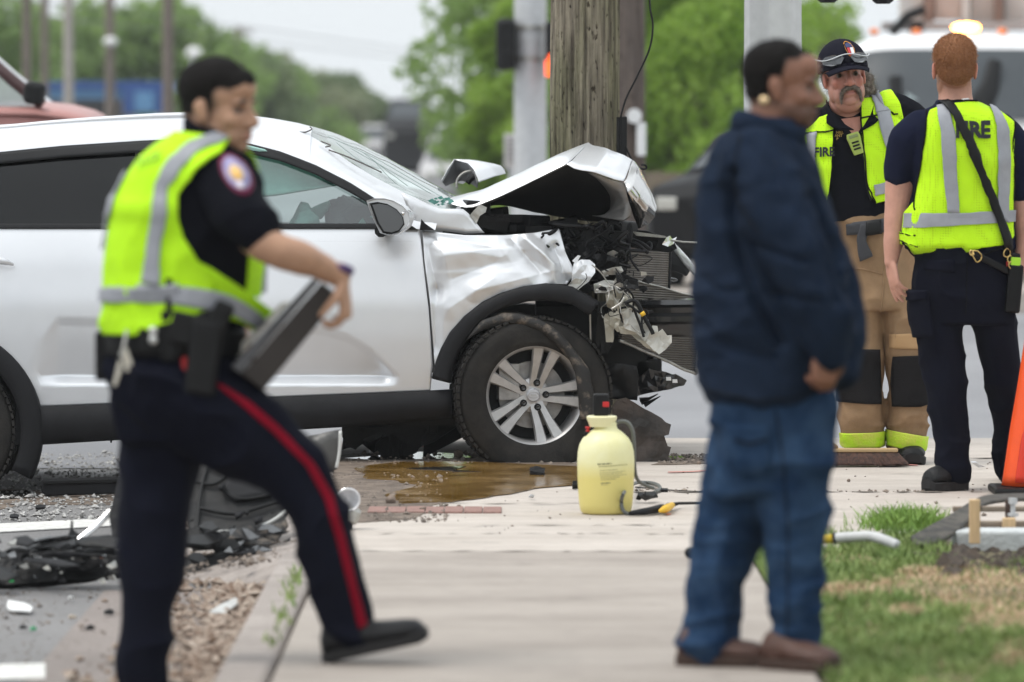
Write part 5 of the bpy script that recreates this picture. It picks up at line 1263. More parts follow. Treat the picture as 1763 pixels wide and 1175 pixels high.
pouch('red_tag', 318, 610, 330, 640, -.17, .02, M_REDP)
for y in (566, 581):
    mb = MB(); mb.ell(fg.p(271, y, -.192), (.013, .006, .013)); mb.build('snap', M('pewter', (.6, .6, .58), rough=.3, metal=.8), bl, smooth=True)
kr = bpy.data.objects.new('key_ring', None); 
mb = MB(); mb.tube([fg.p(226, 565, -.185), fg.p(222, 590, -.195), fg.p(216, 610, -.195)], .005, 8); mb.build('key_strap', M_METAL, bl)
for k, (x, y, a) in enumerate(((212, 632, 12), (224, 620, -14), (210, 645, 20), (229, 610, -18))):
    box_on('key', fg.p(x, y, -.195 - .003 * k), (.012, .003, .05), Matrix.Rotation(R(a), 3, 'Y'), M('key_nickel', (.62, .58, .5), rough=.35, metal=.8, var=.2), bl, .002)
# trousers
mb = MB()
fg.stack(mb, [(598, 180, 416, .15), (630, 178, 420, .155), (670, 184, 430, .155), (720, 195, 430, .15), (760, 205, 400, .13)])
fg.limb(mb, [(300, 660, -.05, 92, .15), (360, 705, -.07, 86, .13), (430, 752, -.08, 74, .105), (505, 815, -.08, 60, .088), (548, 885, -.08, 53, .08), (572, 960, -.07, 49, .075), (590, 1030, -.06, 48, .07), (606, 1092, -.05, 44, .066)])
fg.limb(mb, [(270, 690, .06, 82, .13), (276, 760, .05, 74, .115), (266, 850, .02, 60, .095), (262, 930, .0, 57, .085), (256, 1030, -.02, 50, .078), (250, 1120, -.03, 46, .072), (248, 1196, -.03, 45, .07)])
def f_tr(co): return .024 * (ridge(co, (6, 6, 8), 13) - .4) + .008 * fbm(co, 15, 15)
tr = garment('trousers', mb, M_TROUS, OF, .008, 5, f_tr); bt = bvh_of(tr)
drape_patch('red_stripe', fg, bt, [((372.6, 655.6), (387.4, 659.4)), ((422.1, 694.7), (433.9, 687.3)), ((469.8, 736.4), (480.2, 727.6)), ((530.1, 797.0), (541.9, 791.0)), ((562.3, 857.2), (575.7, 852.8)), ((580.3, 919.2), (593.7, 914.8)), ((600.2, 999.2), (612.8, 994.8)), ((618.6, 1077.2), (633.4, 1072.8))], M('red_stripe_cloth', (.19, .003, .014), rough=.9, spec=.1), tr, .004, 4, 60, .003)
drape_patch('pocket_edge', fg, bt, [((205, 690), (208, 690)), ((240, 720), (243, 718)), ((262, 740), (264, 738))], M_BIND, tr, .002, 2, 12, .002)
# shoes
shoe('shoe', fg.p(562, 1138, -.06), fg.p(738, 1098, -.10), fg.p(606, 1075, -.055), M_BOOT, OF, .105, .105, .024)
a = P(246, 1232, 16.0); shoe('shoe', Vector((a.x - .07, a.y - .02, -.146)), Vector((a.x + .2, a.y - .03, -.146)), fg.p(248, 1190, -.03), M_BOOT, OF, .105, .11, .024)
mb = MB(); mb.tube([fg.p(588 + 20 * math.cos(a), 468 + 10 * math.sin(a), -.17 + .03 * math.sin(a)) for a in np.linspace(0, 6.28, 17)], (.004, .012), 8); mb.build('wristband', M('purple_band', (.09, .05, .16), rough=.6), OF, smooth=True)
# the box he carries: a thing of its own
FB = thing('form_box', 'dark aluminium form holder box held open-edged in the walking officer\'s hand', 'form box', fg.p(430, 640, -.12))
def slab3(name, q, m, parent, depth, bev=.004):
    mb = MB(); mb.prism(q, depth); return mb.build(name, m, parent, bevel=bev)
dv = Vector((0, .10, 0))
M_FB = M('brown_black_metal', (.032, .026, .023), rough=.45, metal=.3, var=.15, vs=8); M_FB2 = M('grey_edge_metal', (.09, .09, .095), rough=.4, metal=.4, var=.2)
slab3('box_body', [fg.p(420, 640, -.16), fg.p(556, 484, -.16), fg.p(588, 510, -.16), fg.p(458, 668, -.16)], M_FB, FB, dv)
slab3('box_lid', [fg.p(402, 628, -.155), fg.p(542, 478, -.155), fg.p(552, 483, -.155), fg.p(419, 640, -.155)], M_FB2, FB, dv * 1.1)
slab3('paper_stack', [fg.p(404, 622, -.06), fg.p(415, 592, -.06), fg.p(485, 522, -.06), fg.p(500, 519, -.06)], M('paper', (.7, .66, .58), rough=.9), FB, dv * .8, 0)
# ------------------------------------------------------------------ the man in the blue jacket and jeans
fj = Fig(15.85); JM = thing('person', 'heavyset man in navy work jacket, blue jeans and round gold earring standing on the pavement', 'person', G(1290, 1150))
hj = Head(fj.p(1346, 152, 0), 84, 2, 0, 1.0)
body = MB(); hj.build(body, wide=1.02, jaw=1.1, fat=1.0)
body.tube([fj.p(1338, 175, .0), fj.p(1332, 215, .0), fj.p(1325, 260, .0)], [(.068, .066), (.074, .07), (.09, .08)], 18, sub=4, dome=True)
fj.stack(body, [(258, 1275, 1385, .08), (330, 1240, 1410, .11), (500, 1235, 1430, .13), (680, 1240, 1410, .13)], sub=3)
fj.limb(body, [(1385, 480, -.235, 26, .04), (1404, 560, -.225, 22, .035), (1412, 592, -.22, 17, .027)])
hand(body, fj.p(1413, 592, -.22), Vector((-.03, -.02, -1)), Vector((-.35, .9, .1)), 1.05, (.5, .6, .65, .7), 1, .03, .8)
me = remesh(body, .0045, 5)
sk = (.24, .11, .068)
def jm_hair(f, l, u):
    line = np.where(f > .014, .078 + .28 * (f - .014), np.where(f > .002, .078 - (.014 - f) * 6.5, np.maximum(-.035, 0 - (.002 - f) * .5))) + .004 * np.sin(l * 150) * (f > .03)
    line = np.where((np.abs(l) > .075) & (f > -.04), np.maximum(line, .028), line)
    return np.clip((u - line) / .045, -1, 1)
c = hj.finish(me, sk, lambda f, l, u: np.clip(np.where(f > .002, jm_hair(f, l, u + .01) * 3, np.clip((u + .075) / .06, 0, .95)), 0, .95) * (f < .08) * (1 - np.exp(-((f + .012) ** 2 + (u + .008) ** 2) / .0011) * (np.abs(l) > .072)), hair=(.018, .012, .010), lips=(.12, .045, .035), stubble=((.02, .012, .01), .6), brow=(.01, .008, .007))
setcol(me, c); jb = link('body', me, M_SKIN, JM); hj.eyes(JM)
hj.hair(jb, jm_hair, M_HAIR, JM, .010, .003, strands=6000, sl=.004)
mb = MB(); mb.lathe(fj.p(1313, 174, -.0775 - .016), [(.001, -.006), (.010, -.005), (.0138, -.001), (.0142, .002), (.001, .004)], 20, 'Y'); mb.build('earring', M_GOLD, JM, smooth=True)
# jacket
mb = MB()
fj.stack(mb, [(205, 1268, 1372, .075), (222, 1258, 1384, .09), (245, 1234, 1384, .115), (290, 1216, 1400, .15), (350, 1204, 1426, .17), (420, 1199, 1446, .185), (500, 1197, 1460, .195), (580, 1200, 1466, .20), (640, 1206, 1456, .195), (672, 1213, 1436, .19), (692, 1222, 1415, .185)], n=48)
fj.limb(mb, [(1296, 285, -.11, 62, .105), (1330, 350, -.17, 62, .10), (1362, 420, -.215, 60, .09), (1386, 490, -.235, 53, .08), (1408, 555, -.23, 46, .068), (1420, 600, -.225, 37, .055), (1422, 606, -.225, 35, .052)])
fj.limb(mb, [(1345, 290, .11, 46, .09), (1384, 370, .16, 42, .09), (1424, 455, .17, 42, .08), (1446, 540, .12, 38, .07), (1452, 600, .06, 34, .06), (1456, 640, .02, 28, .05)])
def f_jk(co):
    w = fbm(co, 6, 41); px_ = proj(co); cr_ = 0
    for ln, wd, am in (([(1262, 300), (1256, 360), (1268, 430), (1300, 520), (1345, 590)], 9, .034), ([(1392, 340), (1424, 430), (1442, 520)], 8, .02), ([(1300, 420), (1345, 440), (1380, 450)], 6, .014), ([(1335, 505), (1372, 520), (1408, 520)], 6, .016), ([(1205, 560), (1260, 600), (1330, 620)], 9, .012), ([(1210, 480), (1240, 500), (1275, 500)], 7, .012), ([(1290, 250), (1330, 300), (1350, 350)], 9, .010)):
        q_ = resample(ln, 24); d2 = ((px_[:, None, :] - q_[None]) ** 2).sum(2).min(1); cr_ = cr_ - am * np.exp(-d2 / wd ** 2) * (co[:, 1] < 15.85)
    return cr_ + .022 * (ridge(co + .05 * w[:, None], (5, 5, 7), 33) - .4) + .010 * fbm(co, 13, 35) + .006 * ridge(co, (11, 11, 22), 36)
jk = garment('jacket', mb, M_JACKET, JM, .008, 4, f_jk); bj = bvh_of(jk)
mb = MB(); mb.tube([fj.p(1384, 228, .0), fj.p(1372, 236, -.07), fj.p(1330, 226, -.10), fj.p(1284, 210, -.08), fj.p(1266, 206, .0), fj.p(1284, 212, .08)], [(.030, .014)] * 6, 10, sub=5, dome=True); mb.build('collar', M_JACKET, jk, smooth=True)
drape_line('seam', fj, bj, [(1272, 232), (1258, 290), (1268, 350), (1300, 400)], M_BIND, jk, .001, .0025)
drape_line('hem_seam', fj, bj, [(1216, 668), (1290, 684), (1360, 680), (1410, 662)], M_BIND, jk, .001, .0025)
# jeans
mb = MB()
fj.stack(mb, [(655, 1220, 1430, .17), (690, 1218, 1436, .175), (740, 1228, 1434, .175), (800, 1228, 1432, .165), (850, 1216, 1430, .15)])
fj.limb(mb, [(1284, 770, .06, 60, .12), (1276, 850, .06, 62, .11), (1256, 930, .05, 55, .095), (1236, 1010, .04, 48, .085), (1224, 1070, .03, 47, .08), (1216, 1118, .03, 49, .085)])
fj.limb(mb, [(1362, 770, -.05, 70, .13), (1366, 860, -.06, 62, .115), (1364, 930, -.06, 48, .095), (1364, 1000, -.06, 45, .088), (1366, 1070, -.06, 44, .082), (1368, 1126, -.06, 46, .086)])
def f_jn(co):
    z = co[:, 2]; lowk = np.exp(-((z - .2) / .2) ** 2) + .5 * np.exp(-((z - .5) / .1) ** 2)
    return .024 * (ridge(co, (6, 6, 8), 53) - .4) + .016 * lowk * (ridge(co + .05 * fbm(co, 5, 57)[:, None], (7, 7, 19), 54) - .35) + .005 * fbm(co, 18, 55)
jn = garment('jeans', mb, M_JEANS, JM, .008, 4, f_jn); bjn = bvh_of(jn)
drape_patch('back_pocket', fj, bjn, [(725, 1248, 1318), (770, 1250, 1322), (800, 1256, 1318), (812, 1275, 1300)], M_JEANS, jn, .006, 10, 10, .004)
drape_line('seam', fj, bjn, [(1330, 700), (1345, 800), (1352, 900), (1352, 1000), (1350, 1115)], M_BIND, jn, .001, .002)
drape_line('wallet_edge', fj, bjn, [(1262, 752), (1290, 758), (1316, 750)], M_BIND, jn, .012, .003)
for hx, tx, y0, y1, d, tp in ((1170, 1318, 1149, 1143, .03, (1216, 1096, .03)), (1322, 1434, 1157, 1152, -.06, (1368, 1104, -.06))):
    g0, g1 = G(hx, y0, 0), G(tx, y1, 0); yy = 15.85 + d
    shoe('shoe', Vector((g0.x, yy, .0)), Vector((g1.x, yy - (.14 if hx > 1300 else .06), .0)), fj.p(*tp), M_BROWN, JM, .115, .095, .026, M('brown_sole', (.05, .028, .02), rough=.8))

# ------------------------------------------------------------------ the firefighter with cap and moustache, leaning towards the camera
fc = Fig(25.35); CM = thing('person', 'firefighter with grey walrus moustache, dark cap and tan bunker trousers facing the camera', 'person', G(1520, 790))
hc = Head(fc.p(1451, 132, -.10), 6, -4, -7, 1.19)
body = MB(); hc.build(body, wide=.93, jaw=1.12, fat=1.0)
body.tube([fc.p(1456, 175, -.06), fc.p(1462, 205, -.03), fc.p(1468, 235, 0)], [(.080, .075), (.085, .08), (.10, .09)], 18, sub=4, dome=True)
fc.stack(body, [(228, 1425, 1525, .08), (300, 1410, 1550, .13), (370, 1430, 1550, .13)], sub=3)
me = remesh(body, .0045, 2)
sk = (.42, .20, .15)
def cm_hair(f, l, u): return np.clip(np.minimum((-.005 - f) / .02, (u + .06) / .02), -1, 1)
c = hc.finish(me, sk, cm_hair, hair=(.16, .13, .11), lips=(.34, .12, .10), red=.6, brow=(.07, .045, .035), stubble=((.36, .2, .16), .3), browy=.022)
setcol(me, c); cb = link('body', me, M_SKIN, CM); hc.eyes(CM, (.05, .04, .03), .0105, .0735)
M_GREYH = M('grizzled_hair', (.13, .10, .08), rough=.8, col2=(.28, .24, .205), vs=70, bump=.5, bs=200)
M_GREYM = M('grey_brown_moustache', (.07, .05, .037), rough=.85, col2=(.22, .18, .15), vs=55, bump=.8, bs=220)
hc.hair(cb, cm_hair, M_GREYH, CM, .012, .006, strands=2500, sl=.02)
# moustache: two lobes that hang past the corners of the mouth
mu = MB()
for sg in (-1, 1):
    hc.tube(mu, [(.106, 0, -.052), (.105, sg * .015, -.052), (.098, sg * .028, -.060), (.090, sg * .036, -.080), (.084, sg * .037, -.104)], [(.007, .006), (.0085, .007), (.008, .007), (.0065, .0065), (.0035, .0035)], 12)
mm = remesh(mu, .003, 1); folds(mm, lambda co: .0035 * fbm(co, (260, 260, 90), 3)); mo_ = link('moustache', mm, M_GREYM, CM)
def fringe(me0, n, L_, m, parent, seed, down=.8, jit=.5, w=.0007):
    r_ = np.random.RandomState(seed); co, no_ = vco(me0), vno(me0); V = []; Fc = []
    for i in r_.randint(0, len(co), n):
        dr = no_[i] * .6 + r_.randn(3) * jit; dr[2] -= down; dr /= np.linalg.norm(dr); p = co[i]; sd = np.cross(dr, r_.randn(3)); sd = sd / np.linalg.norm(sd) * w; ln = L_ * (.5 + r_.rand()); j = len(V)
        V += [tuple(p - sd), tuple(p + sd), tuple(p + dr * ln)]; Fc.append((j, j + 1, j + 2))
    ms = bpy.data.meshes.new('strands'); ms.from_pydata(V, [], Fc); ms.update(); o = link('strands', ms, m, parent, smooth=False); o['kind'] = 'stuff'; return o
fringe(mm, 900, .008, M_GREYM, mo_, 5)
# curls behind the ear
cu = MB(); rc = random.Random(5)
for k in range(26):
    c0 = hc.w(-.045 - rc.random() * .04, .072 + rc.random() * .035, -.005 - rc.random() * .085); cu.ell(c0, (.013 + .008 * rc.random(),) * 3, None, 8, 6)
cme = remesh(cu, .005, 1); folds(cme, lambda co: .006 * fbm(co, 90, 8)); co_ = link('curls', cme, M_GREYH, CM); fringe(cme, 2600, .022, M_GREYH, co_, 6, .3, .9, .0006)
# cap
def dome_pts(r0, u0, top, n=28, m=8):
    rows = []
    for j in range(m + 1):
        ph = j / m * math.pi / 2; rows.append([hc.w(-.012 + r0[0] * math.cos(ph) * math.cos(a), r0[1] * math.cos(ph) * math.sin(a), u0 + top * math.sin(ph)) for a in np.linspace(0, 2 * math.pi, n + 1)])
    return rows
M_CAP = cloth('dark_cap_cloth', (.012, .012, .020), bump=.4)
mb = MB(); mb.grid(dome_pts((.126, .092), .040, .100)); mb.grid([[hc.w(-.012 + .126 * math.cos(a), .092 * math.sin(a), z) for a in np.linspace(0, 2 * math.pi, 29)] for z in (.022, .040)]); cap = mb.build('cap', M_CAP, CM, smooth=True, solid=.004)
rows = []
for j in range(7):
    t = j / 6; rows.append([hc.w(.112 - .03 * abs(math.sin(a)) ** 2 + t * .062 * math.cos(a) ** .6 * 1.0 - .012 * (1 - math.cos(a)), .089 * math.sin(a) * (1 - .10 * t), .028 - .016 * t * t - .016 * math.sin(a) ** 2) for a in np.linspace(-1.25, 1.25, 19)])
mb = MB(); mb.grid(rows); mb.build('peak', M_CAP, cap, smooth=True, solid=.005)
# emblem on the cap and the glasses pushed up on it
def cap_pt(a, u, off=0): 
    q = math.sqrt(max(0, 1 - ((u - .04) / .100) ** 2)) if u > .04 else 1
    return hc.w(-.012 + (.126 * q + off) * math.cos(a), (.092 * q + off) * math.sin(a), u)
def cap_patch(name, pts, m, off):
    mb = MB(); mb.add([cap_pt(a, u, off) for a, u in pts], [tuple(range(len(pts)))]); return mb.build(name, m, cap, solid=.002)
cap_patch('badge', [(.02, .118), (.12, .124), (.22, .126), (.34, .124), (.46, .116), (.47, .095), (.40, .07), (.24, .052), (.10, .068), (.02, .095)], M('orange_thread', (.6, .26, .04), rough=.7), .003)
cap_patch('badge_field', [(.07, .113), (.24, .119), (.41, .112), (.41, .100), (.07, .100)], M('blue_thread', (.03, .04, .12), rough=.7), .005)
cap_patch('badge_field', [(.09, .098), (.22, .098), (.22, .060), (.12, .072)], M('red_thread', (.5, .05, .06), rough=.7), .0055)
cap_patch('badge_field', [(.24, .098), (.40, .098), (.36, .075), (.24, .060)], M('white_thread', (.7, .7, .72), rough=.7), .0055)
M_SG = M('smoked_lens', (.03, .033, .04), rough=.06, spec=.8, coat=1)
gl = None
for sg in (-1, 1):
    pts = [(sg * .12, .060), (sg * .2, .072), (sg * .5, .078), (sg * .85, .074), (sg * 1.02, .062), (sg * .95, .046), (sg * .6, .036), (sg * .25, .040)]
    o = cap_patch('glasses_lens', pts, M_SG, .012)
mb = MB(); mb.tube([cap_pt(a, .060 + .014 * math.cos(a * 2) ** 2, .016) for a in np.linspace(-1.9, 1.9, 30)], .0025, 6); mb.build('glasses_frame', M('clear_frame', (.55, .57, .6), rough=.1, spec=.8), cap, smooth=True)
# polo shirt
mb = MB()
fc.stack(mb, [(172, 1432, 1500, .07), (185, 1418, 1520, .09), (200, 1402, 1550, .115), (225, 1386, 1572, .14), (260, 1380, 1580, .155), (310, 1384, 1574, .165), (345, 1396, 1566, .17), (380, 1420, 1562, .165)])
fc.limb(mb, [(1535, 190, .0, 30, .08), (1566, 206, .0, 32, .085), (1590, 240, .02, 30, .08), (1604, 300, .03, 26, .07)])
fc.limb(mb, [(1410, 215, .0, 30, .08), (1388, 250, .0, 28, .08), (1372, 310, .02, 25, .07)])
def f_po(co): return .008 * (ridge(co, (6, 6, 8), 63) - .4) + .003 * fbm(co, 24, 65)
po = garment('polo_shirt', mb, M_NAVY, CM, .007, 4, f_po); bc = bvh_of(po)
for A, B in (([(1422, 172, -.04), (1428, 190, -.12), (1442, 210, -.15)], [(1420, 212, -.14), (1436, 222, -.17), (1466, 224, -.185)]), ([(1502, 168, -.03), (1500, 186, -.11), (1492, 206, -.15)], [(1516, 196, -.10), (1504, 212, -.15), (1474, 228, -.185)])):
    ribbon('collar', [fc.p(*a) for a in A], [fc.p(*b) for b in B], M_NAVY, po, .006, 14, 6)
mb = MB(); mb.add([drape(fc, bc, x, y, .004) for x, y in ((1446, 206), (1490, 200), (1476, 226), (1470, 240))], [(0, 1, 2, 3)]); mb.build('open_neck', M('neck_skin', (.46, .21, .155), rough=.55, var=.15, vs=40), po, solid=.003)
# arms below the sleeves
mb = MB(); fc.limb(mb, [(1603, 290, .03, 22, .055), (1610, 350, .0, 20, .05), (1606, 420, -.04, 14, .035)]); link('forearm', remesh(mb, .006, 3), M('arm_skin', (.45, .24, .17), rough=.5, var=.1), CM)
# vest panels with tape and binding
vr = drape_patch('vest', fc, bc, [((1478, 162), (1534, 160)), ((1479, 200), (1548, 182)), ((1480, 240), (1556, 215)), ((1485, 290), (1556, 270)), ((1492, 330), (1550, 310)), ((1502, 350), (1544, 340))], M_VESTM, CM, .013, 24, 44, .005, wr=.006)
vl = drape_patch('vest_panel', fc, bc, [((1412, 205), (1424, 200)), ((1384, 228), (1434, 226)), ((1378, 270), (1432, 270)), ((1386, 320), (1428, 320)), ((1400, 352), (1424, 350))], M_VESTM, vr, .013, 20, 40, .005, wr=.006)
drape_patch('vest_back', fc, bc, [(190, 1425, 1535), (230, 1390, 1565), (300, 1386, 1572), (345, 1400, 1562)], M_VESTM, vr, .013, 16, 16, .005, back=True)
for nm, rows, off in (('reflective_tape', [((1491, 160), (1516, 160)), ((1504, 196), (1526, 192)), ((1512, 230), (1533, 226)), ((1526, 276), (1546, 268))], .027), ('reflective_tape', [((1389, 232), (1408, 230)), ((1387, 270), (1406, 270)), ((1391, 312), (1406, 312)), ((1398, 345), (1408, 345))], .027), ('reflective_tape', [((1497, 319), (1551, 306)), ((1500, 338), (1546, 326))], .029), ('reflective_tape', [((1503, 192), (1528, 189)), ((1503, 199), (1528, 196))], .029)):
    drape_patch(nm, fc, bc, rows, M_GREYT, vr, off, 6, 24, .003)
for pts in ([(1478, 207), (1500, 203), (1520, 200), (1545, 197)], [(1380, 231), (1400, 230), (1420, 230), (1434, 226)], [(1479, 165), (1479, 210), (1484, 270), (1490, 320), (1502, 350)], [(1434, 226), (1433, 270), (1428, 330), (1424, 350)]):
    drape_line('binding', fc, bc, pts, M_BIND, vr, .024, .0035)
drape_text('lettering', fc, bc, 'FIRE', 1420, 263, 15, M_LTXT, vr, .027, .035, (.95, 0, .05, 1), .88)
for k, tx in enumerate(('NILL', 'ANT', 'P')): drape_text('lettering', fc, bc, tx, 1443 - 2 * k, 229 + 5.5 * k, 4.2, M_GTXT, po, .006, .03)
# radio microphone clipped to the shirt
rm = Matrix.Rotation(R(-18), 3, 'Y'); cpt = drape(fc, bc, 1469, 249, .022); M_RADG = M('olive_lime_plastic', (.33, .42, .09), rough=.4, var=.08)
mb = MB(); mb.loft([[cpt + rm @ Vector((x * w, -d, z)) for x, z in ((-.026, .048), (.026, .048), (.031, .03), (.026, -.02), (.022, -.05), (-.022, -.05), (-.026, -.02), (-.031, .03))] for d, w in ((-.012, .95), (.0, 1.0), (.012, 1.0), (.018, .85))]); mic = mb.build('radio_microphone', M_RADG, CM, bevel=.003)
for k in range(3): box_on('grille_slot', cpt + rm @ Vector((0, -.0185, .006 - .015 * k)), (.032, .003, .008), rm, M_BLK, mic, .001)
box_on('label_plate', cpt + rm @ Vector((0, -.0185, .033)), (.04, .003, .014), rm, M('grey_plate', (.2, .25, .1), rough=.5), mic, .001)
mb = MB(); mb.tube([cpt + Vector((.02, .0, -.05)), drape(fc, bc, 1484, 275, .012), drape(fc, bc, 1489, 320, .012), drape(fc, bc, 1496, 345, .012)], .005, 8, sub=5); mb.build('coiled_cord', M_BLK, mic, smooth=True)
# bunker trousers
mb = MB()
fc.stack(mb, [(362, 1434, 1560, .165), (380, 1434, 1564, .17), (430, 1440, 1570, .17), (480, 1438, 1585, .165), (530, 1440, 1592, .15)])
fc.limb(mb, [(1476, 500, -.02, 40, .12), (1478, 570, -.02, 42, .12), (1478, 640, -.03, 40, .115), (1482, 700, -.02, 41, .115), (1484, 748, -.01, 37, .105)])
fc.limb(mb, [(1552, 500, -.02, 40, .12), (1560, 570, -.02, 39, .12), (1564, 650, -.03, 36, .11), (1564, 705, -.02, 39, .115), (1562, 755, -.01, 35, .105)])
def f_bt(co):
    z = co[:, 2]; lw = np.exp(-((z - .22) / .1) ** 2); return .022 * (ridge(co, (5, 5, 7), 73) - .4) + .020 * lw * (ridge(co, (6, 6, 20), 75) - .4) + .004 * fbm(co, 20, 74)
bt_ = garment('bunker_trousers', mb, M_TAN, CM, .008, 4, f_bt); bb = bvh_of(bt_)
for rows in ([((1443, 600), (1510, 602)), ((1440, 650), (1512, 652)), ((1442, 690), (1512, 694))], [((1536, 612), (1598, 610)), ((1534, 660), (1600, 655)), ((1536, 698), (1600, 696))]):
    drape_patch('knee_pad', fc, bb, rows, M_PAD, bt_, .008, 14, 16, .006)
M_CUFF = M('yellow_green_cuff_tape', (.5, .78, .02), rough=.6, col2=(.62, .66, .1), vs=14, bump=.4, bs=120)
for rows in ([((1447, 744), (1521, 742)), ((1448, 756), (1521, 755)), ((1448, 768), (1520, 768))], [((1527, 738), (1600, 752)), ((1528, 752), (1600, 764)), ((1529, 766), (1597, 776))]):
    drape_patch('cuff_tape', fc, bb, rows, M_CUFF, bt_, .008, 14, 10, .006)
drape_patch('thigh_patch', fc, bb, [((1530, 574), (1580, 572)), ((1530, 598), (1580, 600))], M('tan_patch', (.42, .26, .13), rough=.85, var=.1), bt_, .005, 8, 6, .003)
for pts in ([(1520, 440), (1516, 500), (1512, 540)], [(1440, 460), (1480, 462), (1515, 470)], [(1440, 410), (1455, 440), (1450, 480)]): drape_line('seam', fc, bb, pts, M_TAN, bt_, .002, .003)
wb = drape_patch('belt_strap', fc, bb, [((1456, 384), (1520, 376)), ((1458, 404), (1520, 398))], M('grey_webbing', (.045, .047, .055), rough=.8, var=.15), bt_, .012, 12, 4, .005)
drape_patch('buckle', fc, bb, [((1486, 382), (1512, 379)), ((1488, 404), (1513, 400))], M_BLK, wb, .022, 4, 4, .008)
drape_patch('strap_tail', fc, bb, [((1478, 386), (1492, 384)), ((1474, 412), (1488, 414)), ((1476, 436), (1496, 430)), ((1478, 448), (1498, 438))], M('grey_webbing', (.045, .047, .055)), wb, .02, 4, 12, .004)
for hx, tx, tp in (((1488, 25.50), (1484, 25.22), (1484, 765, 0)), ((1560, 25.50), (1572, 25.20), (1562, 770, 0))):
    a = P(hx[0], 780, hx[1]); b_ = P(tx[0], 790, tx[1]); shoe('boot', Vector((a.x, a.y, .001)), Vector((b_.x, b_.y, .001)), fc.p(*tp), M_BOOT, CM, .125, .12, .03)

# ------------------------------------------------------------------ the red-haired firefighter seen from behind
fr = Fig(23.5); RM = thing('person', 'firefighter with cropped ginger hair, seen from behind in lime vest and navy trousers', 'person', G(1632, 843))
hr = Head(fr.p(1643, 120, 0), 183, 2, 0, 1.08)
body = MB(); hr.build(body, wide=1.0)
body.tube([fr.p(1645, 140, .02), fr.p(1645, 165, .01), fr.p(1647, 195, 0)], [(.068, .068), (.070, .07), (.085, .08)], 18, sub=4, dome=True)
fr.stack(body, [(190, 1600, 1695, .08), (240, 1585, 1710, .11), (420, 1590, 1720, .11)], sub=3)
fr.limb(body, [(1562, 250, .02, 30, .06), (1552, 310, .02, 27, .055), (1545, 370, .01, 22.5, .05), (1539, 410, .0, 18, .042), (1534, 452, -.01, 12, .027)])
hand(body, fr.p(1534, 452, -.01), fr.p(1541, 500, -.03) - fr.p(1534, 452, -.01), Vector((.8, .35, .1)), 1.08, (.12, .2, .28, .34), -1, .06, .35)
fr.limb(body, [(1752, 260, .02, 30, .06), (1760, 330, .02, 26, .055), (1765, 380, .0, 22, .05), (1764, 420, -.02, 17, .04), (1756, 452, -.04, 12, .027)])
hand(body, fr.p(1756, 452, -.04), fr.p(1750, 500, -.06) - fr.p(1756, 452, -.04), Vector((-.9, .2, 0)), 1.05, (.5, .55, .6, .6), 1, .03, .8)
me = remesh(body, .0045, 3)
sk = (.52, .27, .20)
def rm_hair(f, l, u):
    line = np.where(f > .03, .06, -.070 + .95 * np.clip(f + .07, 0, .10)); return np.minimum(np.clip((u - line) / .09, -1, 1), (.0745 - np.abs(l)) / .004 + 1.2 * (u > .03))
c = hr.finish(me, sk, lambda f, l, u: np.clip((u + .115 + .6 * np.maximum(f + .03, 0)) / .10, 0, .9) * (f < .06) * (np.abs(l) < .0745 - .004 * (u < .03)), hair=(.27, .118, .05), red=.7)
setcol(me, c); rb = link('body', me, M_SKIN, RM); hr.eyes(RM)
M_RED = M('ginger_hair', (.25, .108, .045), rough=.75, col2=(.31, .14, .062), vs=90, bump=.3, bs=400)
hr.hair(rb, rm_hair, M_RED, RM, .008, .0015, strands=16000, sl=.008, sm=M('ginger_tips', (.27, .12, .05), rough=.7, col2=(.40, .19, .085), vs=120))
mb = MB()
fr.stack(mb, [(172, 1612, 1678, .07), (182, 1606, 1688, .085), (198, 1580, 1718, .115), (222, 1560, 1744, .135), (265, 1566, 1745, .15), (320, 1570, 1742, .15), (380, 1555, 1746, .15), (430, 1558, 1748, .155)])
fr.limb(mb, [(1586, 222, .0, 32, .09), (1566, 245, .01, 35, .09), (1554, 280, .02, 31, .078), (1550, 300, .02, 29, .072)])
fr.limb(mb, [(1720, 226, .0, 34, .09), (1744, 255, .01, 34, .09), (1758, 300, .02, 30, .075), (1762, 330, .02, 28, .07)])
def f_te(co): return .008 * (ridge(co, (6, 6, 7), 83) - .4) + .003 * fbm(co, 24, 85)
te = garment('t_shirt', mb, M_TEE, RM, .007, 4, f_te); br = bvh_of(te)
mb = MB()
rows = [((1628, 183), (1672, 178)), ((1600, 194), (1712, 190)), ((1594, 210), (1740, 212)), ((1590, 250), (1742, 250)), ((1584, 300), (1738, 300)), ((1577, 345), (1737, 340)), ((1560, 368), (1737, 368)), ((1557, 395), (1737, 392)), ((1560, 418), (1738, 405)), ((1578, 438), (1730, 420))]
vb = drape_patch('vest', fr, br, rows, M_VESTM, RM, .013, 50, 70, .005, relax=2, wr=.006)
drape_patch('vest_front', fr, br, [(200, 1600, 1720), (260, 1590, 1735), (340, 1580, 1737), (415, 1572, 1735)], M_VESTM, vb, .013, 16, 16, .005, back=True)
drape_patch('vest_tail', fr, br, [((1552, 398), (1574, 402)), ((1553, 410), (1578, 412)), ((1558, 420), (1580, 424))], M_VESTM, vb, .022, 6, 8, .005)
for rw in ([((1612, 190), (1629, 185)), ((1618, 240), (1640, 238)), ((1622, 300), (1643, 300)), ((1627, 366), (1647, 366))], [((1698, 190), (1712, 192)), ((1707, 220), (1727, 226)), ((1709, 280), (1728, 280)), ((1708, 340), (1726, 345)), ((1712, 372), (1726, 385))], [((1564, 369), (1737, 362)), ((1562, 392), (1736, 382))]):
    drape_patch('reflective_tape', fr, br, rw, M_GREYT, vb, .027, 12, 30, .003)
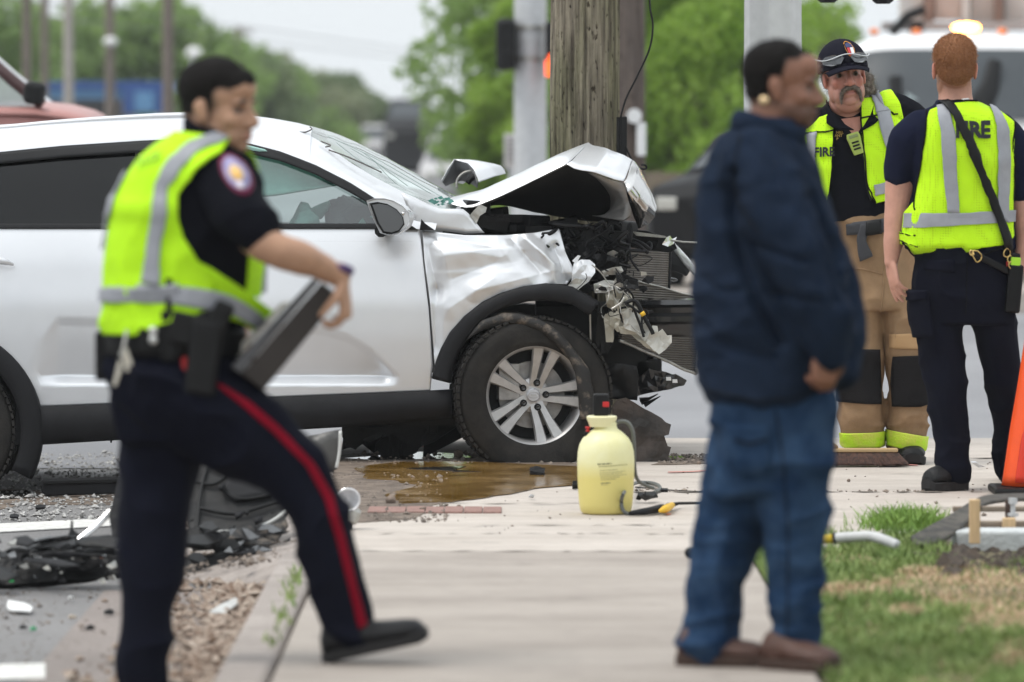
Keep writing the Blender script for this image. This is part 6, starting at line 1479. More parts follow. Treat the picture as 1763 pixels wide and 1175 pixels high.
drape_text('lettering', fr, br, 'FIRE', 1668, 227, 25, M_LTXT, vb, .0275, .05, (.92, 0, 0, 1), .95)
for pts in ([(1614, 186), (1645, 178), (1676, 180)], [(1596, 196), (1590, 250), (1584, 300), (1577, 345), (1577, 362)], [(1741, 214), (1738, 300), (1737, 345)], [(1560, 418), (1578, 438), (1640, 436), (1700, 428), (1730, 420)], [(1553, 399), (1566, 403), (1577, 404)], [(1553, 411), (1566, 419), (1580, 424)]):
    drape_line('binding', fr, br, pts, M_BIND, vb, .021, .0035)
st = drape_patch('radio_strap', fr, br, [((1618, 186), (1632, 180)), ((1636, 205), (1650, 202)), ((1655, 245), (1668, 240)), ((1676, 300), (1689, 296)), ((1700, 365), (1712, 360)), ((1715, 412), (1727, 406)), ((1718, 432), (1730, 428))], M_BELT, RM, .036, 4, 50, .004)
mb = MB(); mb.tube([drape(fr, br, 1653, 177, .02), drape(fr, br, 1662, 176, .02)], (.004, .008), 6); mb.build('neck_label', M_WHITE, te)
# trousers, pocket, belt clips and radio
mb = MB()
fr.stack(mb, [(415, 1578, 1742, .145), (435, 1576, 1746, .15), (480, 1567, 1748, .155), (520, 1568, 1748, .15), (555, 1574, 1746, .135)])
fr.limb(mb, [(1612, 520, .0, 44, .12), (1616, 580, .0, 42, .115), (1626, 640, -.01, 36, .10), (1632, 700, -.01, 34, .095), (1638, 760, -.01, 32, .09), (1641, 812, -.01, 29, .085)])
fr.limb(mb, [(1706, 520, .02, 42, .12), (1716, 580, .03, 37, .11), (1728, 640, .05, 33, .10), (1738, 700, .08, 29, .09), (1742, 760, .10, 27, .085), (1740, 808, .11, 25, .08)])
def f_rt(co):
    z = co[:, 2]; lw = np.exp(-((z - .12) / .1) ** 2); return .018 * (ridge(co, (6, 6, 8), 93) - .4) + .014 * lw * (ridge(co, (7, 7, 22), 95) - .4) + .004 * fbm(co, 20, 94)
rt = garment('trousers', mb, M_TROUS, RM, .008, 4, f_rt); bq = bvh_of(rt)
drape_patch('cargo_pocket', fr, bq, [(498, 1567, 1597), (540, 1568, 1602), (580, 1574, 1606)], M_TROUS, rt, .014, 8, 10, .006)
drape_patch('pocket_flap', fr, bq, [((1566, 500), (1596, 498)), ((1566, 518), (1597, 514))], M_TROUS, rt, .022, 6, 4, .005)
drape_patch('hip_pocket', fr, bq, [((1588, 448), (1640, 446)), ((1590, 464), (1640, 468))], M_TROUS, rt, .007, 6, 4, .004)
drape_line('seam', fr, bq, [(1660, 440), (1659, 490), (1658, 540)], M_BIND, rt, .001, .002)
drape_patch('belt_strap', fr, bq, [((1668, 438), (1674, 430)), ((1690, 452), (1696, 443)), ((1718, 468), (1722, 458)), ((1730, 474), (1733, 466))], M_BELT, RM, .02, 3, 16, .004)
def clip(cx, cy, r_, d=.03):
    mb = MB(); mb.tube([drape(fr, bq, cx + r_ * math.cos(a), cy + r_ * 1.3 * math.sin(a), d) for a in np.linspace(0, 6.283, 13)], .003, 6); return mb.build('brass_clip', M_BRASSM, RM, smooth=True)
for a in ((1668, 437, 4), (1674, 440, 6), (1722, 436, 5), (1727, 446, 4), (1730, 456, 5)): clip(*a)
rdp = fr.p(1742, 496, -.10); rq = Matrix.Rotation(R(5), 3, 'Y'); hol = box_on('radio_holster', rdp, (.062, .06, .20), rq, M_BELT, RM, .010)
box_on('radio_body', rdp + Vector((.004, -.005, .105)), (.042, .045, .05), rq, M('radio_lime', (.35, .65, .03), rough=.4), hol, .006)
box_on('radio_top', rdp + Vector((.006, -.004, .136)), (.036, .04, .02), rq, M_BLK, hol, .005)
mb = MB(); mb.tube([rdp + Vector((-.01, 0, .13)), rdp + Vector((-.012, .0, .22))], .006, 8); mb.build('radio_antenna', M_BLK, hol)
box_on('red_knob', fr.p(1734, 454, -.09), (.028, .025, .022), rq, M_REDP, hol, .004)
a = P(1659, 842, 23.5); b_ = P(1594, 842, 23.42); g = G(1630, 843).y
shoe('boot', Vector((a.x, 23.5, .0)), Vector((b_.x, 23.40, .0)), fr.p(1642, 800, -.01), M_BOOT, RM, .115, .135, .034)
a = P(1738, 800, 24.1); shoe('boot', Vector((a.x, 24.0, .0)), Vector((a.x + .03, 24.27, .0)), fr.p(1740, 800, .11), M_BOOT, RM, .115, .135, .034)
# ------------------------------------------------------------------ poles, signals, wires
def wood_mat(name, a, b_, c):
    m = M(name, a, rough=.9); t, b, l = nodes_of(m)
    tc = t.nodes.new('ShaderNodeTexCoord')
    def nz(sc, st, det=5):
        mp = t.nodes.new('ShaderNodeMapping'); mp.inputs['Scale'].default_value = st; l(tc.outputs['Object'], mp.inputs[0])
        n = t.nodes.new('ShaderNodeTexNoise'); n.inputs['Scale'].default_value = sc; n.inputs['Detail'].default_value = det; l(mp.outputs[0], n.inputs['Vector']); return n.outputs[0]
    g = nz(60, (1, 1, .05)); h = nz(5, (1, 1, .25), 3); p = nz(55, (1, 1, .35), 2)
    cr = t.nodes.new('ShaderNodeValToRGB'); e = cr.color_ramp.elements; e[0].position = .33; e[0].color = (*b_, 1); e[1].position = .62; e[1].color = (*a, 1); l(g, cr.inputs[0])
    c2 = t.nodes.new('ShaderNodeValToRGB'); e = c2.color_ramp.elements; e[0].position = .42; e[0].color = (*c, 1); e[1].position = .6; e[1].color = (1, 1, 1, 1); l(h, c2.inputs[0])
    mx = t.nodes.new('ShaderNodeMix'); mx.data_type = 'RGBA'; mx.blend_type = 'MULTIPLY'; mx.inputs[0].default_value = .8; l(cr.outputs[0], mx.inputs[6]); l(c2.outputs[0], mx.inputs[7])
    c3 = t.nodes.new('ShaderNodeValToRGB'); e = c3.color_ramp.elements; e[0].position = .3; e[0].color = (.18, .15, .12, 1); e[1].position = .38; e[1].color = (1, 1, 1, 1); l(p, c3.inputs[0])
    m2 = t.nodes.new('ShaderNodeMix'); m2.data_type = 'RGBA'; m2.blend_type = 'MULTIPLY'; m2.inputs[0].default_value = 1; l(mx.outputs[2], m2.inputs[6]); l(c3.outputs[0], m2.inputs[7]); l(m2.outputs[2], b.inputs['Base Color'])
    ad = t.nodes.new('ShaderNodeMath'); ad.operation = 'ADD'; l(g, ad.inputs[0]); l(p, ad.inputs[1])
    bp = t.nodes.new('ShaderNodeBump'); bp.inputs['Strength'].default_value = .9; bp.inputs['Distance'].default_value = .012; l(ad.outputs[0], bp.inputs['Height']); l(bp.outputs[0], b.inputs['Normal']); return m
M_WPOLE = wood_mat('weathered_pole_wood', (.27, .235, .175), (.075, .06, .046), (.6, .66, .5))
M_WPOLE2 = wood_mat('brown_pole_wood', (.16, .125, .105), (.07, .055, .05), (.75, .7, .65))
M_WPOLE3 = M('far_pole_wood', (.17, .14, .12), rough=.9, var=.2)
M_GALV = M('galvanised_steel', (.55, .56, .57), rough=.5, metal=.25, var=.1, vs=14, bump=.05)
def round_pole(name, label, cat, cx, r0, r1, Y, z0, z1, m, dx=0.0, group=None, n=40, rough=0.0):
    b = P(cx, 400, Y); o = thing(name, label, cat, (b.x, Y, z0), group); rings = []
    N = max(2, int((z1 - z0) / .05)) if rough else 12
    for i in range(N + 1):
        t = i / N; z = lerp(z0, z1, t); r_ = lerp(r0, r1, t)
        rings.append([Vector((b.x + dx * (z - 1.5) + r_ * math.cos(a), Y + r_ * math.sin(a), z)) for a in np.linspace(0, 2 * math.pi, n, endpoint=False)])
    mb = MB(); mb.loft(rings); me = mb.mesh()
    if rough:
        co = vco(me); d = co - np.array([b.x, Y, 0]); d[:, 2] = 0; d /= (np.linalg.norm(d, axis=1) + 1e-9)[:, None]
        ang = np.arctan2(d[:, 1], d[:, 0]); q = np.c_[ang * 9, co[:, 2] * .5, np.zeros(len(co))]
        setco(me, co + d * ((-.012 * (ridge(q, 1.0, 4) ** 3) + .008 * fbm(q, 1.7, 6))[:, None]) * rough)
    link('pole', me, m, o); return o
UP = round_pole('utility_pole', 'thick weathered wooden utility pole that the silver car is wrapped against', 'utility pole', 1006, .166, .148, 26.62, 0, 7.5, M_WPOLE, .004, None, 140, 1.0)
mb = MB(); mb.tube([P(1068, 268, 26.45), P(1068, 202, 26.45)], (.018, .02), 10); mb.build('conduit', M_BLK, UP)
mb = MB(); mb.box(P(1074, 238, 26.44), (.03, .05, .2)); mb.build('conduit_bracket', M_TRIM, UP, bevel=.004)
wr = thing('ground_wire', 'thin black wire curving down beside the thick wooden pole', 'wire', P(1066, 204, 26.4))
mb = MB(); mb.tube([P(x, y, 26.4) for x, y in ((1116, -60), (1119, 10), (1124, 45), (1118, 85), (1098, 130), (1078, 170), (1068, 204))], .0045, 6, sub=8); mb.build('wire', M_BLK, wr, smooth=True)
mb = MB(); mb.tube([P(x, y, 26.4) for x, y in ((1076, 250), (1086, 272), (1096, 286), (1106, 291), (1113, 290), (1111, 285), (1104, 284))], .0045, 6, sub=6); mb.build('wire', M_BLK, wr, smooth=True)
WP2 = round_pole('utility_pole', 'darker wooden pole standing behind the thick pole, with a white box on it', 'utility pole', 1076, .165, .15, 46, 0, 9, M_WPOLE2, .0)
mb = MB(); mb.box(P(1104, 240, 45.8), (.075, .08, .27)); mb.build('meter_box', M_WHITE, WP2, bevel=.01)
mb = MB(); mb.lathe(P(1092, 200, 45.8), [(.001, -.05), (.06, -.05), (.06, .03), (.001, .05)], 16, 'Y'); mb.build('meter', M_WHITE, WP2)
# square-edged steel pole by the corner
b = P(1330, 400, 27.2); SP = thing('signal_pole', 'pale grey steel pole with flat faces rising behind the man in the blue jacket', 'signal pole', (b.x, 27.2, 0))
mb = MB(); mb.loft([[Vector((b.x + r_ * math.cos(a), 27.2 + r_ * math.sin(a), z)) for a in [R(22.5 + 12 + 45 * k) for k in range(8)]] for z, r_ in ((.0, .145), (7.2, .125))]); mb.build('shaft', M_GALV, SP, bevel=.006)
mb = MB(); mb.box((b.x, 27.2, .02), (.42, .42, .04)); mb.build('base_plate', M_GALV, SP, bevel=.004)
for k, x in enumerate((1425, 1520)):
    hb = P(x, 0, 27.6); ps = thing('pedestrian_signal', ('black signal housing whose underside shows at the top edge, nearer the steel pole', 'black signal housing whose underside shows at the top edge, above the grizzled firefighter')[k], 'signal', (hb.x, 27.6, hb.z), 'signal housings at the top edge')
    zb = P(x, 5 + 2 * k, 27.6).z; w = .055
    mb = MB(); mb.loft([[Vector((hb.x + r_ * math.cos(R(22.5 + 45 * q)), 27.6 + r_ * math.sin(R(22.5 + 45 * q)), z)) for q in range(8)] for z, r_ in ((zb, .035), (zb + .015, .055), (zb + .06, .055), (zb + .065, .03))]); mb.build('bracket_hub', M_BLK, ps)
    mb = MB(); mb.box((hb.x, 27.6, zb + .31), (.24, .2, .48)); mb.build('housing', M_BLK, ps, bevel=.03)
    mb = MB(); mb.tube([Vector((hb.x, 27.6, zb + .56)), Vector((hb.x, 27.6, zb + .62)), Vector((b.x, 27.25, zb + .62))], .024, 8); mb.build('arm', M_BLK, ps)
# round signal pole across the street with its crossing signals
GP = round_pole('signal_pole', 'round grey steel signal pole across the street, left of the wooden pole', 'signal pole', 913, .148, .135, 50.6, 0, 8, M_GALV, .0)
for z in (102, 48):
    mb = MB(); mb.lathe(P(913, z, 50.6), [(.152, -.02), (.156, -.02), (.156, .02), (.152, .02)], 24); mb.build('steel_band', M_METAL, GP)
s1 = thing('pedestrian_signal', 'dark crossing signal seen side-on, left of the round grey pole', 'signal', P(870, 76, 50.5)); mb = MB(); mb.box(P(871, 77, 50.5), (.17, .42, .46)); mb.build('housing', M_BLK, s1, bevel=.05, seg=3)
mb = MB(); mb.box(P(858, 77, 50.5), (.03, .34, .38)); mb.build('visor', M_TRIM, s1, bevel=.01)
s2 = thing('pedestrian_signal', 'crossing signal with glowing orange hand between the grey pole and the wooden pole', 'signal', P(958, 86, 50.3)); mb = MB(); mb.box(P(962, 82, 50.35), (.24, .2, .46)); mb.build('housing', M_BLK, s2, bevel=.03)
M_HAND = M('orange_signal_light', (.8, .12, .02), rough=.5, emit=(1, .1, .02), es=1.6)
mb = MB(); mb.box(P(947, 118, 50.2), (.085, .03, .14)); mb.box(P(946, 103, 50.2), (.02, .03, .08)); mb.box(P(950, 101, 50.2), (.02, .03, .09)); mb.box(P(941, 112, 50.2), (.02, .03, .08)); mb.build('hand_light', M_HAND, s2, bevel=.008)

# ------------------------------------------------------------------ trees
M_BARK = M('bark', (.1, .08, .065), rough=.95, var=.3, vs=8)
def leaf_mat(name, a, b_):
    m = M(name, a, rough=.6, col2=b_, vs=.9, spec=.3); t, b, l = nodes_of(m)
    tr = t.nodes.new('ShaderNodeBsdfTranslucent'); src = b.inputs['Base Color'].links[0].from_socket; l(src, tr.inputs[0]); mx = t.nodes.new('ShaderNodeMixShader'); mx.inputs[0].default_value = .55
    o = [n for n in t.nodes if n.type == 'OUTPUT_MATERIAL'][0]; l(b.outputs[0], mx.inputs[1]); l(tr.outputs[0], mx.inputs[2]); l(mx.outputs[0], o.inputs[0]); return m
M_LEAF1 = leaf_mat('fresh_leaves', (.22, .37, .045), (.33, .47, .09)); M_LEAF2 = leaf_mat('spring_leaves', (.19, .30, .08), (.28, .39, .13)); M_LEAF3 = leaf_mat('haze_dulled_leaves', (.16, .225, .105), (.23, .285, .145)); M_LEAF4 = leaf_mat('haze_paled_leaves', (.22, .265, .15), (.29, .32, .19))  # dull and pale far-row tones carry haze painted into the leaf colour
def tree(name, label, base, h, cw, m, seed, n=4000, leaf=.2, crown0=.25, group=None, clumps=26):
    o = thing(name, label, 'tree', base, group); q = np.random.RandomState(seed); b = Vector(base)
    mb = MB(); top = b + Vector((q.randn() * .2, q.randn() * .2, h * .62)); tr = max(.08, h * .022)
    mb.tube([b, b + Vector((q.randn() * .1, 0, h * .25)), top], [tr * 1.3, tr, tr * .5], 10, sub=3)
    cl = []
    for k in range(clumps):
        zz = crown0 + (1 - crown0) * q.rand() ** .9; wid = cw * (math.sin(math.pi * min(1, max(.06, (zz - crown0) / (1 - crown0) * .82 + .14))) ** .7)
        a = q.rand() * 6.283; rr = wid * (.35 + .6 * q.rand()); c = np.array([b.x + rr * math.cos(a), b.y + rr * math.sin(a), b.z + h * (zz - .04)])
        cl.append((c, cw * (.22 + .2 * q.rand())))
        if k < 9: mb.tube([b + Vector((0, 0, h * (.2 + .35 * q.rand()))), Vector(c)], [tr * .45, tr * .12], 6)
    mb.build('trunk', M_BARK, o, smooth=True)
    ii = q.randint(0, len(cl), n); C_ = np.array([c for c, _ in cl])[ii]; Rr = np.array([r_ for _, r_ in cl])[ii]
    d = q.randn(n, 3); d /= np.linalg.norm(d, axis=1)[:, None]; pos = C_ + d * (Rr * (.45 + .6 * q.rand(n) ** .6))[:, None] * np.array([1, 1, .75])
    u = q.randn(n, 3); u /= np.linalg.norm(u, axis=1)[:, None]; v = np.cross(u, q.randn(n, 3)); v /= np.linalg.norm(v, axis=1)[:, None]; s = leaf * (.5 + q.rand(n))[:, None]
    V = np.stack([pos - u * s, pos + v * s * .55, pos + u * s, pos - v * s * .55], 1).reshape(-1, 3)
    me = bpy.data.meshes.new('crown'); me.vertices.add(4 * n); me.vertices.foreach_set('co', V.ravel()); me.loops.add(4 * n); me.loops.foreach_set('vertex_index', np.arange(4 * n)); me.polygons.add(n); me.polygons.foreach_set('loop_start', np.arange(n) * 4); me.update(calc_edges=True)
    link('crown', me, m, o, smooth=False); return o
def gz(x, Y, z=-.2): p = P(x, 300, Y); return (p.x, Y, z)
def th(y, Y): return P(0, y, Y).z + .2
GR = 'trees across the street'
tree('tree', 'bright green tree behind the round grey pole, left of the thick wooden pole', gz(888, 78), th(10, 78), .85, M_LEAF1, 1, 34000, .052, .18, GR)
tree('tree', 'bright green tree filling the gap between the wooden poles and steel pole', gz(1190, 72), th(-130, 72), 2.3, M_LEAF1, 2, 44000, .055, .12, GR, 40)
tree('tree', 'darker green tree low behind the dark parked car', gz(1255, 80), th(60, 80), 1.9, M_LEAF2, 3, 14000, .08, .05, GR)
tree('tree', 'green tree crown showing between the two wooden poles', gz(1010, 84), th(-80, 84), 2.6, M_LEAF2, 4, 14000, .09, .15, GR, 34)
tree('tree', 'green tree showing at the right of the steel pole, beside the capped firefighter', gz(1405, 90), th(15, 90), 1.3, M_LEAF2, 5, 8000, .08, .1, GR)
GL = 'trees far down the street on the left'
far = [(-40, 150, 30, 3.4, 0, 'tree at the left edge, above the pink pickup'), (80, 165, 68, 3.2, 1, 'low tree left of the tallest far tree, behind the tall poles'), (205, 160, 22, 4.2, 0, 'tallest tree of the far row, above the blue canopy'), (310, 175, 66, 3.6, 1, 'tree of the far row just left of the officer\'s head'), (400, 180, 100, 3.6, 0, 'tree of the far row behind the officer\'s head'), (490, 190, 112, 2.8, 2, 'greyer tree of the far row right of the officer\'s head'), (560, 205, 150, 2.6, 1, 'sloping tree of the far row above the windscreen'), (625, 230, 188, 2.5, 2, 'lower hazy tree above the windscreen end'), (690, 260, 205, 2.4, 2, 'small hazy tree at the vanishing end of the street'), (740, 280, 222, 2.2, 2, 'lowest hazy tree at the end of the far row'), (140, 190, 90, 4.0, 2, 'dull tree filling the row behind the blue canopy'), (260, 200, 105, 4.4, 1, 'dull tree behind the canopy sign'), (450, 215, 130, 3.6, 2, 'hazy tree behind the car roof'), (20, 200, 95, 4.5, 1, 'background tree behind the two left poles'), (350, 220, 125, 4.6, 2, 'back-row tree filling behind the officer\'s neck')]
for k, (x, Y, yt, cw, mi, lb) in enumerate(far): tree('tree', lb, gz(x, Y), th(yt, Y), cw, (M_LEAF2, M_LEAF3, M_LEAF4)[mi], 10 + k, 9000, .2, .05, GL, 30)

# ------------------------------------------------------------------ tall thin poles far left, wires, fuel canopy
for k, (x, w, Y, yt, lb) in enumerate(((47, 15, 85, -60, 'slim wooden pole at far left, nearest the edge'), (78, 13, 95, -40, 'faint slim pole, second from the left'), (119, 17, 80, -60, 'slim wooden pole in front of the blue canopy'), (190, 16, 100, -40, 'slim pole with a pale lamp head beside the tall far tree'), (290, 19, 75, -60, 'darkest slim pole, left of the officer\'s head'), (412, 9, 160, 45, 'short faint pole with crossarm above the officer'))):
    r_ = w / 2 * Y / F; o = round_pole('street_pole', lb, 'pole', x, r_ * 1.1, r_, Y, -.2, th(yt, Y) - .2, M_WPOLE3 if k not in (2,) else M('grey_pole_wood', (.36, .33, .3), rough=.9), 0, 'slim poles far down the street', 14)
    if k == 3:
        mb = MB(); mb.ell(P(190, 72, Y - .2), (.13, .13, .08)); mb.build('lamp_head', M_WHITE, o, smooth=True)
    if k == 5:
        mb = MB(); mb.box(P(412, 55, Y), (.75, .1, .1)); mb.build('crossarm', M_WPOLE3, o)
lb = thing('street_lamp', 'small pale globe lamp left of the officer\'s hair', 'lamp', gz(334, 140)); mb = MB(); mb.ell(P(334, 92, 140), (.2, .2, .16)); mb.build('globe', M_WHITE, lb, smooth=True)
mb = MB(); mb.tube([P(334, 97, 140), Vector(gz(334, 140))], .05, 8); mb.build('post', M_GALV, lb)
M_WIRE = M('overhead_wire', (.12, .12, .13), rough=.7)
for k, (y0, y1) in enumerate(((30, 95), (52, 108))):
    o = thing('overhead_wire', ('upper faint wire crossing the pale sky at left', 'lower faint wire crossing the pale sky at left')[k], 'wire', P(300, 40, 120)); mb = MB(); mb.tube([P(-50, y0 - 40, 100), P(400, y0 + 14, 130), P(760, y1, 170)], .012, 5, sub=8); mb.build('wire', M_WIRE, o)
Yc = 120; M_BLUE = M('canopy_blue', (.03, .085, .26), rough=.5, var=.1, vs=.4); M_BLUE2 = M('canopy_light_blue', (.10, .24, .42), rough=.5, var=.15, vs=.5); M_SHOP = M('shop_wall', (.10, .10, .10), rough=.8, var=.2, vs=.5)
fc_ = thing('fuel_canopy', 'blue fuel station canopy with a blue sign panel beyond the car roof', 'canopy', gz(180, Yc))
def wbox(x0, y0, x1, y1, Y, dep): a, b_ = P(x0, y0, Y), P(x1, y1, Y); return ((a.x + b_.x) / 2, Y + dep / 2, (a.z + b_.z) / 2), (abs(b_.x - a.x), dep, abs(a.z - b_.z))
for nm, x0, y0, x1, y1, Y, dep, m in (('fascia', 70, 140, 282, 154, Yc, 6, M_BLUE), ('fascia_stripe', 72, 154, 215, 170, Yc + .1, 5.8, M_BLUE2), ('sign_panel', 212, 150, 282, 196, Yc - .3, .3, M_BLUE), ('sign_emblem', 232, 158, 265, 192, Yc - .36, .05, M_BLUE2), ('shop_front', 80, 172, 215, 250, Yc + 6.2, 4, M_SHOP), ('pump_island', 185, 175, 205, 240, Yc + 2, 1, M_CONC)):
    mb = MB(); mb.box(*wbox(x0, y0, x1, y1, Y, dep)); mb.build(nm, m, fc_)
for x in (110, 200, 272):
    mb = MB(); mb.box(*wbox(x - 4, 168, x + 4, 232, Yc + 2, .1)); mb.build('column', M_GALV, fc_)
# low far clutter: a sign board and a pale wall
sb_ = thing('street_sign', 'white notice board low beside the round grey pole', 'sign', gz(882, 56)); mb = MB(); mb.box(*wbox(868, 230, 893, 290, 56, .05)); mb.build('board', M('pale_board', (.6, .58, .57), rough=.7), sb_); mb = MB(); mb.tube([P(881, 290, 56.03), Vector(gz(881, 56.03))], .03, 8); mb.build('post', M_GALV, sb_)
for k in range(6):
    mb = MB(); mb.box(*wbox(872, 237 + 8 * k, 889, 239 + 8 * k, 55.97, .02)); mb.build('notice_line', M('notice_grey', (.3, .28, .28), rough=.8), sb_)
fw = thing('fence', 'tan board fence low behind the dark parked car', 'fence', gz(1180, 66))
for k in range(22):
    x = 1105 + k * 10.5; mb = MB(); a = P(x, 300, 66); mb.box((a.x, 66, .42 + .02 * rng.random()), (.066, .03, 1.06)); mb.build('board', M('fence_tan', (.19, .15, .11), rough=.9, var=.2), fw)

# ------------------------------------------------------------------ vehicles beyond
M_TRW = M('truck_white', (.78, .78, .78), rough=.3, coat=.4, var=.03); M_AMB = M('amber_lens', (.7, .18, .03), rough=.3)
M_TGL = M('truck_windscreen', (.07, .078, .085), rough=.35, spec=.15, var=.15, vs=.8); M_TGL2 = M('truck_pane_light', (.3, .36, .36), rough=.3)
Yt = 56
tk = thing('utility_truck', 'white utility truck with glowing amber beacon on its cab roof', 'truck', gz(1700, Yt))
def T(x, y, d=0): return P(x, y, Yt, d)
def section(x0, x1, rows, name, m, smooth=True, par=None, sol=0):
    mb = MB(); mb.grid([[T(x0 + (x1 - x0) * s, y, d + .25 * abs(2 * s - 1) ** 3) for s in np.linspace(0, 1, 17)] for y, d in rows]); return mb.build(name, m, par or tk, smooth=smooth, solid=sol)
mb = MB()
hw = [(1466, 1858)]
rings = []
for y, d, ins in ((212, -.05, 0), (150, .15, 2), (95, .38, 8), (76, .48, 16), (62, .62, 26), (57, .85, 40)):
    x0, x1 = 1466 + ins, 1858 - ins
    rings.append([T(lerp(x0, x1, s), y + (10 * abs(2 * s - 1) ** 6 if y < 100 else 0), d + .18 * abs(2 * s - 1) ** 3) for s in np.linspace(0, 1, 25)] + [T(lerp(x1, x0, s), y + (10 * abs(2 * s - 1) ** 6 if y < 100 else 0), 2.2) for s in np.linspace(0, 1, 25)])
mb.loft(rings); cab = mb.build('cab', M_TRW, tk, smooth=True, angle=50)
ws = []
for y, d in ((206, -.06), (150, .12), (100, .33), (84, .42)):
    x0, x1 = 1478 + (206 - y) * .06, 1846 - (206 - y) * .06; ws.append([T(lerp(x0, x1, s), y + (9 * abs(2 * s - 1) ** 8 if y < 90 else 0), d + .18 * abs(2 * s - 1) ** 3 - .02) for s in np.linspace(0, 1, 25)])
mb = MB(); mb.grid(ws); mb.build('windscreen', M_TGL, tk, smooth=True)
for x0, x1, y0, y1 in ((1482, 1505, 130, 190), (1562, 1615, 118, 172), (1680, 1700, 120, 165)):
    mb = MB(); mb.grid([[T(x, y, -.06 + (206 - y) * .0044 - .045) for x in np.linspace(x0, x1, 4)] for y in (y0, y1)]); mb.build('rear_pane_seen_through', M_TGL2, tk)
mb = MB(); mb.tube([T(1542, 135, .05), T(1546, 190, -.05)], [(.07, .03), (.04, .03)], 8, dome=True); mb.build('mirror', M_BLK, tk, smooth=True)
mb = MB(); mb.tube([T(1716, 105, .2), T(1706, 150, .08), T(1690, 178, .0)], [(.07, .02), (.09, .02), (.12, .02)], 8, dome=True); mb.build('wiper_motor_cover', M_BLK, tk, smooth=True)
rings = []
for d, y0 in ((-1.0, 250), (-.95, 235), (-.5, 222), (.1, 212)):
    rings.append([T(lerp(1476, 1848, s), y0 + 14 * abs(2 * s - 1) ** 4, d + .2 * abs(2 * s - 1) ** 4) for s in np.linspace(0, 1, 20)] + [T(lerp(1848, 1476, s), 415, d) for s in np.linspace(0, 1, 20)])
mb = MB(); mb.loft(rings); mb.build('bonnet', M_TRW, tk, smooth=True, angle=50)
mb = MB(); mb.box(*wbox(1560, 275, 1765, 385, Yt - 1.1, .1)); mb.build('grille', M_BLK, tk, bevel=.03)
mb = MB(); mb.box(*wbox(1470, 415, 1855, 452, Yt - 1.2, .3)); mb.build('bumper', M_BLK, tk, bevel=.03)
for x in (1510, 1815):
    mb = MB(); mb.lathe(T(x, 445, -.3), [(.001, -.14), (.25, -.15), (.39, -.12), (.39, .12), (.001, .14)], 24, 'X'); mb.build('wheel', M_RUB, tk, smooth=True, angle=40)
    mb = MB(); mb.box(*wbox(x - 30, 300, x + 30, 345, Yt - 1.08, .1)); mb.build('headlight', M_LENS, tk, bevel=.02)
mb = MB(); mb.box(*wbox(1470, 250, 1856, 420, Yt + 2.2, 4)); mb.build('load_body', M_TRW, tk)
for x in (1515, 1588, 1740, 1812):
    mb = MB(); mb.ell(T(x, 52, .9), (.05, .06, .035)); mb.build('marker_light', M_AMB, tk, smooth=True)
bc_ = MB(); bc_.ell(T(1677, 45, 1.0), (.135, .1, .045)); M_BEAC = M('amber_beacon', (1, .5, .08), rough=.3, emit=(1, .34, .035), es=45); bc_.build('beacon', M_BEAC, tk, smooth=True)
mb = MB(); mb.box(T(1677, 56, 1.0), (.28, .16, .05)); mb.build('beacon_base', M_BLK, tk, bevel=.01)
# lifted boom gear above the cab
M_BOOM = M('boom_offwhite', (.52, .48, .45), rough=.5, var=.2, vs=2); M_RUST = M('boom_brown', (.22, .14, .11), rough=.7, var=.3, vs=3)
for nm, x0, y0, x1, y1, d, dep, m in (('boom_post', 1552, -60, 1590, 52, 2.6, .4, M_BOOM), ('boom_post', 1592, -60, 1608, 40, 2.5, .3, M_RUST), ('boom_plate', 1610, -60, 1655, 34, 2.6, .3, M('boom_pink', (.5, .4, .35), rough=.6)), ('boom_plate', 1657, -60, 1668, 45, 2.5, .3, M_BOOM), ('boom_plate', 1672, -60, 1712, 50, 2.7, .3, M_BOOM), ('boom_post', 1714, -60, 1728, 52, 2.5, .3, M_RUST), ('boom_plate', 1730, -60, 1800, 50, 2.7, .3, M_BOOM), ('boom_rail', 1520, 38, 1800, 52, 2.3, .3, M('boom_grey', (.3, .27, .26), rough=.6)), ('boom_box', 1568, 36, 1590, 56, 1.9, .3, M_BLK)):
    c_, s_ = wbox(x0, y0, x1, y1, Yt + d, dep); mb = MB(); mb.box(c_, s_); mb.build(nm, m, tk, bevel=.01)
mb = MB(); mb.tube([T(1560, 52, 2.2), T(1590, 20, 2.2), T(1620, 8, 2.2)], .05, 8); mb.build('boom_brace', M_BLK, tk)

